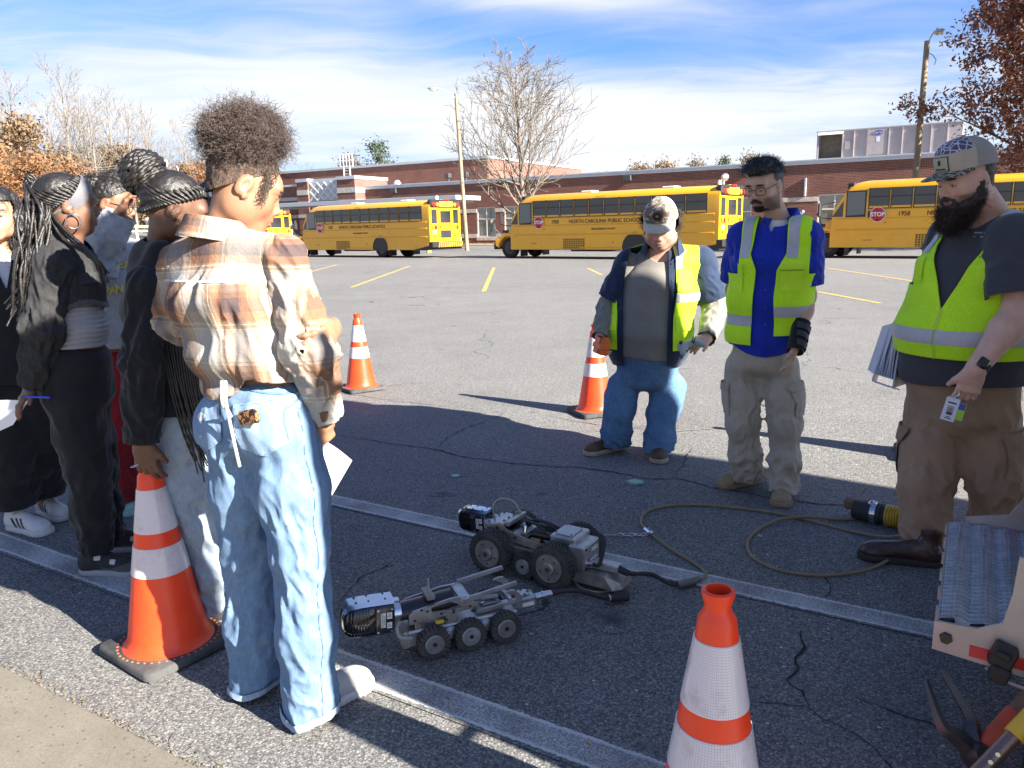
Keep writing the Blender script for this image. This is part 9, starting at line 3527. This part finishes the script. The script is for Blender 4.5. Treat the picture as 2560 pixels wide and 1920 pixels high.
# ================================================================ girl in the denim jacket
def girl_denim():
 p = Pm('girl in cropped black denim jacket with ponytail of braids and grey headband', (-1.93, 3.17))
 f = A3(.90, .436, 0)
 fr = Fr((-1.793, 3.170, 1.099), f)
 hf = nrm(A3(.80, .58, -.04))
 hc = A3(*(-1.764, 3.170, 1.583))
 R = frame_from(hf)
 hs = 1.0
 J = dict(torso=[(A3(*(-1.829, 3.170, 0.846)), .122, .110), (A3(*(-1.802, 3.170, 0.964)), .116, .102), (A3(*(-1.778, 3.170, 1.089)), .104, .090), (A3(*(-1.814, 3.170, 1.270)), .122, .102), (A3(*(-1.806, 3.170, 1.386)), .110, .076)],
             side=fr.r, side1=fr.r, neck=A3(*(-1.771, 3.170, 1.452)), head=hc, hf=hf, hup=R[:, 2], nr=.048,
             shR=A3(*(-1.771, 3.050, 1.357)), elR=A3(*(-1.844, 3.020, 1.096)), wrR=A3(*(-1.929, 3.060, 0.878)),
             shL=A3(*(-1.804, 3.260, 1.349)), elL=A3(*(-1.996, 3.340, 1.021)), wrL=A3(*(-1.905, 3.160, 0.897)),
             hipR=A3(*(-1.822, 3.120, 0.778)), knR=A3(*(-1.813, 3.140, 0.490)), anR=A3(*(-1.838, 3.170, 0.139)),
             hipL=A3(*(-1.848, 3.240, 0.751)), knL=A3(*(-1.845, 3.260, 0.453)), anL=A3(*(-1.864, 3.320, 0.125)),
             arm=(.044, .037, .027), leg=(.078, .055, .04))
 S = Sdf()
 body_core(S, J)
 w = head_sdf(S, hc, R, hs, .95, .002, .9)
 hand(S, J['wrR'], nrm(A3(*(-1.974, 3.020, 0.811)) - J['wrR']), A3(.4, .3, -.6), 1, .98, .25)
 hand(S, J['wrL'], A3(-.85, -.45, -.15), A3(-.2, .7, -.6), -1, .98, .5)
 V, T, N = surf(S, .0046)
 p.mesh('body', V, T, SKIN, attrs=face_colours(V, hc, R, hs, (.155, .075, .045), (.14, .06, .05), (.012, .009, .008)))
 o, HV, HT, HN = hair_cap(p, hc, R, hs, lambda q: -hairline(q), HAIR_BLACK, .003, .002, (40, 40, 40))
 g = A3(*(-1.830, 3.150, 1.641))
 gl = R.T @ (g - hc) / hs
 rim = rim_points(58)
 cornrows(p, hc, R, hs, gl, HAIR_BLACK, o, 58, .0055, rim, .009)
 rng = random.Random(6)
 k = MB()
 for i in range(54):
  b = g + A3(rng.uniform(-.02, .025), rng.uniform(-.035, .02), rng.uniform(-.03, .02))
  u = i / 53
  s1 = A3(*(-1.840, 3.080, 1.529)) + A3(rng.uniform(-.045, .06), rng.uniform(-.06, .05), rng.uniform(-.02, .02))
  s2 = A3(*(-1.856, 3.040, 1.352)) + A3(rng.uniform(-.05, .045), rng.uniform(-.05, .05), 0)
  s3 = A3(*(-1.919, 3.020, 1.156)) + A3(rng.uniform(-.05, .06), rng.uniform(-.04, .04), rng.uniform(-.04, .05))
  top = b + A3(-.03 - .02 * rng.random(), -.01, .03 - .02 * rng.random())
  if i % 9 == 0:       # a few swing forward over the shoulder
   s1, s2, s3 = (A3(*q) for q in ((-1.728, 3.060, 1.473), (-1.623, 3.030, 1.392), (-1.583, 3.050, 1.292)))
   s1, s2, s3 = (q + A3(rng.uniform(-.02, .02), 0, rng.uniform(-.025, .025)) for q in (s1, s2, s3))
  braid_tube(k, [V3(q) for q in (b, top, s1, s2, s3)], .0060)
 p.mb('ponytail_braids', k, HAIR_BLACK, o, 60)
 k = MB()
 k.lathe([(.026, -.018), (.033, -.01), (.034, .01), (.027, .018)], 14, MT(V3(g + A3(-.01, 0, .0))) @ V3((-1, -.2, .5)).to_track_quat('Z', 'Y').to_matrix().to_4x4())
 p.mb('hair_tie', k, BLACKC, o)
 S = Sdf()
 S.el(w(0, -.018, .034), A3(.0745 + .017, .096 + .018, .083 + .019) * hs, R, .02)
 S.fn(cloth(.003, (20, 20, 8), 3))
 lc = lambda V: head_local(V, hc, R, hs)
 bz = lambda V: lc(V)[:, 1] * .80 - lc(V)[:, 2] * .60
 garment(p, 'headband', S, .005, CM('grey_headband', (.15, .145, .165), .95, .12, 30, crease=1.0), [lambda V: np.abs(bz(V) + .004 - .02 * np.abs(lc(V)[:, 0]) / .07) - .030, lambda V: -.062 - lc(V)[:, 2]], .004)
 k = MB()
 e = A3(*w(.084, .004, -.072))
 k.tube([tuple(e + R @ A3(.004, .026 * cos(a), .028 * sin(a))) for a in np.linspace(0, 6.283, 24)[:-1]], .0026, 7, closed=True)
 p.mb('hoop_earring', k, STEEL)
 S = Sdf()
 torso(S, J['torso'], fr.r, fr.r, .008)
 S.fn(lambda P: .004 * np.sin(P[:, 2] * 330 + 2 * np.sin(fr.l(P) * 22)))
 garment(p, 'ruched_top', S, .006, CM('pale_grey_jersey', (.30, .30, .315), .85, .06, 20), [lambda V: V[:, 2] - 1.3, lambda V: (-1.713, 3.070, 1.010)[2] - V[:, 2]], 0)
 zh = (-1.718, 3.050, 1.171)[2]
 o, V, T, N = upper(p, 'denim_jacket', J, .064, .060, .050, .022, 23, .009, BLACKD, .0068, [lambda V: zh + .014 * np.sin(fr.o(V) * 30) - V[:, 2], lambda V: .080 - nlen(V - A3(*(-1.756, 3.170, 1.451)), axis=1)])
 SE = CM('black_denim_seam', (.075, .075, .08), .9, .2, 50)
 patch(p, 'chest_pocket_flap', V, T, N, [lambda V: np.maximum(np.abs(V[:, 2] - (-1.619, 3.100, 1.289)[2]) - .022, np.abs(fr.o(V) - .085) - .05), lambda V: -fr.l(V) - .0], denim_mat('black_denim_flap', (.014, .014, .015), (.07, .07, .074), .3), .006, o)
 patch(p, 'frayed_hem', V, T, N, [lambda V: V[:, 2] - zh - .022 - .014 * np.sin(fr.o(V) * 30) + .008 * noise3(V * 160), lambda V: zh - .02 - V[:, 2]], SE, .003, o)
 k = MB()
 k.cyl(J['torso'][-1][0] + A3(-.02, -.02, .02), J['torso'][-1][0] + A3(.03, .0, .055), .105, .085, 28, caps=False)
 p.mb('collar', k, BLACKD, o)
 S = Sdf()
 trousers(S, J, .088, .072, .056, .016, 27, .006, .007)
 zt = (-1.708, 3.070, 1.044)[2]
 o, V, T, N = garment(p, 'sweatpants', S, .007, BLACKC, [lambda V: V[:, 2] - zt, lambda V: .10 - V[:, 2]], .004, ret=True)
 patch(p, 'waistband', V, T, N, [lambda V: zt - .04 - V[:, 2]], CM('black_rib', (.010, .010, .011)), .004, o)
 BK = M('black_nubuck', (.018, .018, .019), .75, var=.3, vs=30)
 GS = M('sole_grey_white', (.30, .30, .31), .6)
 for hl, toe in (((-1.919, 3.173), (-1.705, 3.154)), ((-1.959, 3.404), (-1.780, 3.416))):
  yaw = math.atan2(toe[1] - hl[1], toe[0] - hl[0])
  so, (V, T, N, lc, W) = shoe(p, (hl[0], hl[1], 0), yaw, (BK, GS), .285, .02, 1.08, 'sneaker', laces=BK)
  patch(p, 'grey_panel', V, T, N, [lambda V: np.maximum(lc(V)[:, 2] - .052 - .012 * np.sin(lc(V)[:, 1] * 30), .12 - lc(V)[:, 1])], M('shoe_grey', (.07, .07, .072), .8), .0015, so)
  for y0, z0 in ((.105, .082), (.175, .066)):
   patch(p, 'lace_wing', V, T, N, [lambda V: np.maximum(np.abs(lc(V)[:, 1] - y0) - .013, np.abs(lc(V)[:, 2] - z0) - .009)], WSHOE, .003, so)
  patch(p, 'collar_lining', V, T, N, [lambda V: .105 - lc(V)[:, 2] + .1 * (lc(V)[:, 1] - .05)], M('shoe_lining', (.40, .40, .40), .8), .002, so)
 k = MB()
 a = A3(*(-1.904, 2.990, 0.835))
 k.cyl(a + A3(-.03, 0, .0), a + A3(.075, -.01, -.004), .0045, .0045, 10)
 tag(k.bd('pen', M('pen_blue', (.02, .06, .5), .3)), 'blue pen between the fingers of the girl in the denim jacket', 'pen')
 sheet('paper', 'white sheet of paper held behind her back by the girl in the denim jacket', 'paper', [(-2.130, 3.020, 0.811), (-1.928, 3.000, 0.815), (-2.032, 3.040, 0.708), (-2.183, 3.060, 0.643)], bow=.012)
# ================================================================ three more behind them
def simple_person(label, loc, f, J, hf, hc, hs, skin, h=.006, jaw=.95):
 p = Pm(label, loc)
 R = frame_from(hf)
 J.update(head=hc, hf=nrm(hf), hup=R[:, 2])
 S = Sdf()
 body_core(S, J)
 w = head_sdf(S, hc, R, hs, jaw, .002, .95)
 return p, R, S, w
def girl_edge():
 f = A3(.55, -.835, 0)
 fr = Fr((-2.379, 3.660, 1.051), f)
 hf = nrm(A3(.42, -.90, -.05))
 hc = A3(*(-2.351, 3.620, 1.563))
 sd_ = fr.r
 J = dict(torso=[(A3(*(-2.407, 3.680, 0.720)), .160, .125), (A3(*(-2.393, 3.680, 0.846)), .150, .12), (A3(*(-2.387, 3.680, 1.004)), .138, .11), (A3(*(-2.380, 3.660, 1.205)), .160, .12), (A3(*(-2.381, 3.660, 1.344)), .135, .075)],
             side=sd_, side1=sd_, neck=A3(*(-2.386, 3.660, 1.421)), nr=.048,
             shR=A3(*(-2.474, 3.600, 1.308)), elR=A3(*(-2.534, 3.600, 1.062)), wrR=A3(*(-2.466, 3.500, 0.858)), shL=A3(*(-2.309, 3.740, 1.308)), elL=A3(*(-2.312, 3.760, 1.026)), wrL=A3(*(-2.312, 3.660, 0.825)),
             hipR=A3(*(-2.464, 3.640, 0.650)), knR=A3(*(-2.489, 3.660, 0.364)), anR=A3(*(-2.565, 3.740, 0.064)), hipL=A3(*(-2.378, 3.740, 0.625)), knL=A3(*(-2.425, 3.820, 0.350)), anL=A3(*(-2.514, 3.920, 0.072)), arm=(.045, .038, .027))
 p, R, S, w = simple_person('girl with long dark hair in black jacket, half cut off by the left edge', (-2.45, 3.68), f, J, hf, hc, 1.0, None)
 hand(S, J['wrL'], A3(-.2, -.2, -1), A3(-.6, .3, 0), -1, .95, .4)
 hand(S, J['wrR'], A3(.2, -.2, -1), A3(.6, .3, 0), 1, .95, .4)
 V, T, N = surf(S, .0046)
 p.mesh('body', V, T, SKIN, attrs=face_colours(V, hc, R, 1.0, (.44, .255, .165), (.36, .14, .13), (.025, .016, .012)))
 def ex(S, w):
  for sg in (1, -1):
   S.chain([w(sg * .06, -.02, .06), w(sg * .088, -.01, -.04), w(sg * .098, .0, -.13), w(sg * .095, .02, -.22)], [.03, .036, .042, .022], .03)
 o, HV, HT, HN = hair_cap(p, hc, R, 1.0, lambda q: np.where(q[:, 1] > .035, q[:, 2] - .062, np.where((q[:, 1] > .01) & (np.abs(q[:, 0]) < .066), q[:, 2] - .03, 1.)), HAIR_BLACK, .011, .007, (34, 34, 12), extra=ex)
 fuzz(p, 'hair_strands', HV, HN, 1600, .06, .0008, HAIR_BLACK, o, np.random.RandomState(3), down=A3(0, 0, -2), curl=.3)
 S = Sdf()
 torso(S, J['torso'], sd_, sd_, .008)
 garment(p, 'white_top', S, .008, CM('white_undershirt', (.6, .6, .62)), [lambda V: V[:, 2] - (-2.262, 3.500, 1.360)[2]], 0)
 op = lambda V: np.interp(V[:, 2], [.9, 1.22, 1.42], [-.01, .0, .055])
 upper(p, 'jacket', J, .062, .058, .048, .018, 33, .008, BLACKC, .008, [lambda V: .78 - V[:, 2], lambda V: np.where(fr.o(V) > 0, op(V) - np.abs(fr.l(V)), -1.), lambda V: .07 - nlen(V - J['neck'], axis=1)])
 S = Sdf()
 trousers(S, J, .105, .092, .086, .002, 37, .007, .004)
 garment(p, 'wide_trousers', S, .0085, BLACKC, [lambda V: V[:, 2] - .98, lambda V: .12 - V[:, 2]], .004)
 k = MB()
 c = J['neck'] - A3(0, 0, .01)
 k.tube([tuple(c + (sd_ * sin(a) * .068 + f * cos(a) * .075) + A3(0, 0, -.035 * (1 + cos(a)))) for a in np.linspace(0, 6.283, 30)[:-1]], .0018, 5, closed=True)
 p.mb('necklace', k, M('gold', (.6, .38, .12), .3, 1.0))
 k = MB()
 k.lathe([(0, -.005), (.005, 0), (0, .005)], 8, MT(V3(w(-.082, .004, -.04))))
 p.mb('earring', k, STEEL)
 for hl, toe in (((-2.584, 3.724), (-2.284, 3.599)), ((-2.571, 3.974), (-2.285, 3.758))):
  shoe(p, (hl[0], hl[1], 0), math.atan2(toe[1] - hl[1], toe[0] - hl[0]), (WSHOE, WSOLE), .29, .0, 1.05, 'sneaker', stripes=M('stripe_black', (.012, .012, .013), .6), laces=WSHOE)
def kid_grey():
 f = A3(.62, -.785, 0)
 fr = Fr((-1.981, 3.920, 1.152), f)
 hf = nrm(A3(.93, .10, -.20))
 hc = A3(*(-1.959, 3.920, 1.614))
 sd_ = fr.r
 J = dict(torso=[(A3(*(-1.994, 3.940, 0.730)), .150, .125), (A3(*(-1.996, 3.940, 0.840)), .155, .125), (A3(*(-1.988, 3.940, 0.985)), .155, .125), (A3(*(-1.971, 3.930, 1.198)), .165, .12), (A3(*(-1.971, 3.930, 1.356)), .140, .08)],
             side=sd_, side1=sd_, neck=A3(*(-1.979, 3.930, 1.441)), nr=.050,
             shR=A3(*(-2.048, 3.860, 1.337)), elR=A3(*(-1.918, 3.600, 1.317)), wrR=A3(*(-1.785, 3.620, 1.543)), shL=A3(*(-1.890, 4.020, 1.327)), elL=A3(*(-1.884, 4.050, 1.042)), wrL=A3(*(-1.885, 3.980, 0.856)),
             hipR=A3(*(-2.042, 3.900, 0.629)), knR=A3(*(-2.042, 3.880, 0.374)), anR=A3(*(-2.099, 3.930, 0.064)), hipL=A3(*(-1.955, 4.000, 0.605)), knL=A3(*(-1.935, 4.050, 0.361)), anL=A3(*(-1.963, 4.160, 0.087)), arm=(.046, .04, .028))
 p, R, S, w = simple_person('kid in heather grey sweatshirt and red track pants shading eyes with raised hand', (-2.03, 3.95), f, J, hf, hc, .98, None)
 hand(S, J['wrR'], nrm(A3(*(-1.723, 3.620, 1.653)) - J['wrR']), A3(.5, .4, -.8), 1, .98, .38)
 hand(S, J['wrL'], A3(.1, -.2, -1), A3(-.6, .3, 0), -1, .95, .4)
 V, T, N = surf(S, .005)
 p.mesh('body', V, T, SKIN, attrs=face_colours(V, hc, R, .98, (.22, .105, .06), (.16, .07, .06), (.012, .009, .008)))
 o, HV, HT, HN = hair_cap(p, hc, R, .98, lambda q: -hairline(q), HAIR_BLACK, .005, .004, (50, 50, 50))
 fuzz(p, 'hair_strands', HV, HN, 1200, .014, .0007, HAIR_BLACK, o, np.random.RandomState(4), curl=.8)
 rs = np.random.RandomState(12)
 for c in ((-2.037, 3.900, 1.694), (-1.977, 3.990, 1.720)):
  c = A3(*c)
  S = Sdf()
  S.el(c, A3(.052, .052, .046))
  S.fn(lambda P: -.012 * ridged(P, A3(45, 45, 45), 4))
  b, PV, PT, PN = garment(p, 'hair_bun', S, .007, HAIR_BLACK, (), 0, o, ret=True)
  fuzz(p, 'bun_curls', PV, PN, 1100, .020, .0008, HAIR_BLACK, b, rs, curl=1.0, jitter=.8)
 k = MB()
 for sg in (-1, 1):
  k.tube([V3(w(sg * .034 + .025 * cos(a), .102, -.010 + .019 * sin(a))) for a in np.linspace(0, 6.283, 18)[:-1]], .0022, 6, closed=True)
  k.tube([V3(w(sg * .06, .095, -.004)), V3(w(sg * .078, .0, .0))], .002, 6)
 p.mb('glasses', k, BLK)
 zh = (-1.943, 3.800, 0.904)[2]
 o, V, T, N = upper(p, 'sweatshirt', J, .076, .072, .055, .030, 43, .010, HEATH, .0075, [lambda V: zh - V[:, 2], lambda V: .074 - nlen(V - J['neck'] - A3(0, 0, .01), axis=1)])
 YL = M('print_yellow', (.60, .50, .12), .8)
 hit = lambda u, z: V[np.argmin(np.abs(fr.l(V) - u) + np.abs(V[:, 2] - z) + (fr.o(V) < 0) * 9)] + f * .012
 for txt, z in (('TEAM', (-1.893, 3.800, 1.312)[2]), ('PANTHERS', (-1.906, 3.800, 1.202)[2])):
  n = len(txt)
  for i, ch in enumerate(txt[:7]):
   u = (.022 * (n - 1) / 2 - .030 * (i - .2)) if n < 6 else .085 - .026 * i
   if txt == 'TEAM' or i < 3:
    c = hit(u, z - .12 * abs(u))
    lettering(ch, .05, YL, p.o, V3(c - p.b), -sd_, (0, 0, 1), bold=.002)
 S = Sdf()
 trousers(S, J, .102, .078, .068, .004, 47, .008, .010)
 o, V, T, N = garment(p, 'track_pants', S, .0085, REDP, [lambda V: V[:, 2] - .95, lambda V: .07 - V[:, 2]], .004, ret=True)
 hp, an = J['knR'], J['anR']
 for d in (-.012, .012):
  patch(p, 'white_stripe', V, T, N, [lambda V: np.abs((V - hp) @ f - ((an - hp) @ f) * (hp[2] - V[:, 2]) / (hp[2] - an[2]) - d) - .005, lambda V: .03 - (V - hp) @ sd_, lambda V: V[:, 2] - .8], M('stripe_white', (.65, .62, .62), .7), .002, o)
 MINT = M('mint_clog', (.27, .46, .45), .55, var=.08, vs=20)
 for hl, toe in (((-2.216, 4.053), (-1.982, 3.805)), ((-2.098, 4.359), (-1.892, 4.169))):
  so, (V, T, N, lc, W) = shoe(p, (hl[0], hl[1], 0), math.atan2(toe[1] - hl[1], toe[0] - hl[0]), (MINT, MINT), .275, -.03, 1.2, 'clog', top=.09)
  k = MB()
  for x, y, z in ((-.02, .215, .068), (.0, .22, .071), (.02, .215, .068), (-.03, .185, .069), (.03, .185, .069), (0, .19, .077), (.045, .15, .05), (-.045, .15, .05)):
   k.cyl(V3(W(x, y, z)), V3(W(x, y, z + .006)), .006, n=8)
  p.mb('vent_holes', k, BLK, so)
  k = MB()
  k.tube(cmr([V3(W(-.046, .12, .06)), V3(W(-.045, .04, .075)), V3(W(0, -.012, .075)), V3(W(.045, .04, .075)), V3(W(.046, .12, .06))], 6), .006, 6)
  p.mb('heel_strap', k, MINT, so)
 sheet('paper', 'folded white paper held up against the sun by the kid in the grey sweatshirt', 'paper', [(-1.755, 3.640, 1.663), (-1.632, 3.560, 1.632), (-1.653, 3.600, 1.593), (-1.721, 3.660, 1.630)], bow=.004)
def kid_hidden():
 f = A3(.8, -.6, 0)
 fr = Fr((-1.291, 3.300, 1.072), f)
 hc = A3(*(-1.199, 3.300, 1.552))
 sd_ = fr.r
 J = dict(torso=[(A3(*(-1.337, 3.300, 0.705)), .14, .115), (A3(*(-1.321, 3.300, 0.829)), .14, .115), (A3(*(-1.301, 3.300, 0.972)), .14, .11), (A3(*(-1.269, 3.300, 1.191)), .15, .11), (A3(*(-1.244, 3.300, 1.347)), .13, .075)],
             side=sd_, side1=sd_, neck=A3(*(-1.229, 3.300, 1.408)), nr=.048, shR=A3(*(-1.305, 3.250, 1.322)), elR=A3(*(-1.314, 3.250, 1.099)), wrR=A3(*(-1.277, 3.200, 0.928)), shL=A3(*(-1.196, 3.350, 1.314)), elL=A3(*(-1.226, 3.400, 1.079)), wrL=A3(*(-1.227, 3.350, 0.880)),
             hipR=A3(*(-1.364, 3.270, 0.630)), knR=A3(*(-1.410, 3.260, 0.336)), anR=A3(*(-1.468, 3.300, 0.023)), hipL=A3(*(-1.306, 3.330, 0.613)), knL=A3(*(-1.325, 3.330, 0.310)), anL=A3(*(-1.360, 3.360, 0.006)), arm=(.044, .037, .027))
 p, R, S, w = simple_person('student almost hidden behind the plaid shirt woman, dark jeans cuff showing', (-1.35, 3.3), f, J, nrm(A3(.9, -.2, -.3)), hc, .95, None)
 V, T, N = surf(S, .008)
 p.mesh('body', V, T, SKIN, attrs=face_colours(V, hc, R, .95, (.20, .10, .06)))
 hair_cap(p, hc, R, .95, lambda q: -hairline(q), HAIR_BLACK, .008, .005, h=.008)
 upper(p, 'sweatshirt', J, .062, .058, .048, .02, 53, .007, BLACKC, .011, [lambda V: .8 - V[:, 2]])
 S = Sdf()
 trousers(S, J, .09, .07, .065, .0, 57, .007, .009)
 garment(p, 'jeans', S, .010, JEAN4, [lambda V: V[:, 2] - .95, lambda V: .05 - V[:, 2]], .004)
 for hl, toe in (((-1.454, 3.198), (-1.300, 3.125)), ((-1.327, 3.211), (-1.183, 3.138))):
  shoe(p, (hl[0], hl[1], 0), math.atan2(toe[1] - hl[1], toe[0] - hl[0]), (BLK, BLK), .26, 0, 1.0, 'slip_on')
 sheet('paper', 'corner of white paper held up between the hoodie girl and the plaid shirt woman', 'paper', [(-1.205, 3.100, 1.618), (-1.157, 3.100, 1.642), (-1.166, 3.120, 1.596), (-1.198, 3.120, 1.598)], bow=.002)
woman_plaid()
girl_hoodie()
girl_denim()
girl_edge()
kid_grey()
kid_hidden()
for o in list(SC.objects):       # rows of tiny fastenings and hairs that nobody would pick apart
 if o.parent and o.name.split('.')[0] in ('wheel_nuts', 'rivet_dots', 'scale_marks', 'button', 'cuff_button', 'panel_mount', 'vent_holes', 'frayed_patch', 'frayed_hem', 'marker_lights', 'side_marker', 'cooling_ribs', 'strap', 'laces', 'hair_strands', 'curls', 'beard_hairs', 'flyaways', 'swept_strands', 'side_curls', 'stubble_hairs', 'bun_curls', 'hair_puff', 'braids', 'ponytail_braids', 'hanging_braids', 'braided_bun', 'chest_print', 'mesh', 'tread_clip', 'crown', 'limbs'):
  o['kind'] = 'stuff'
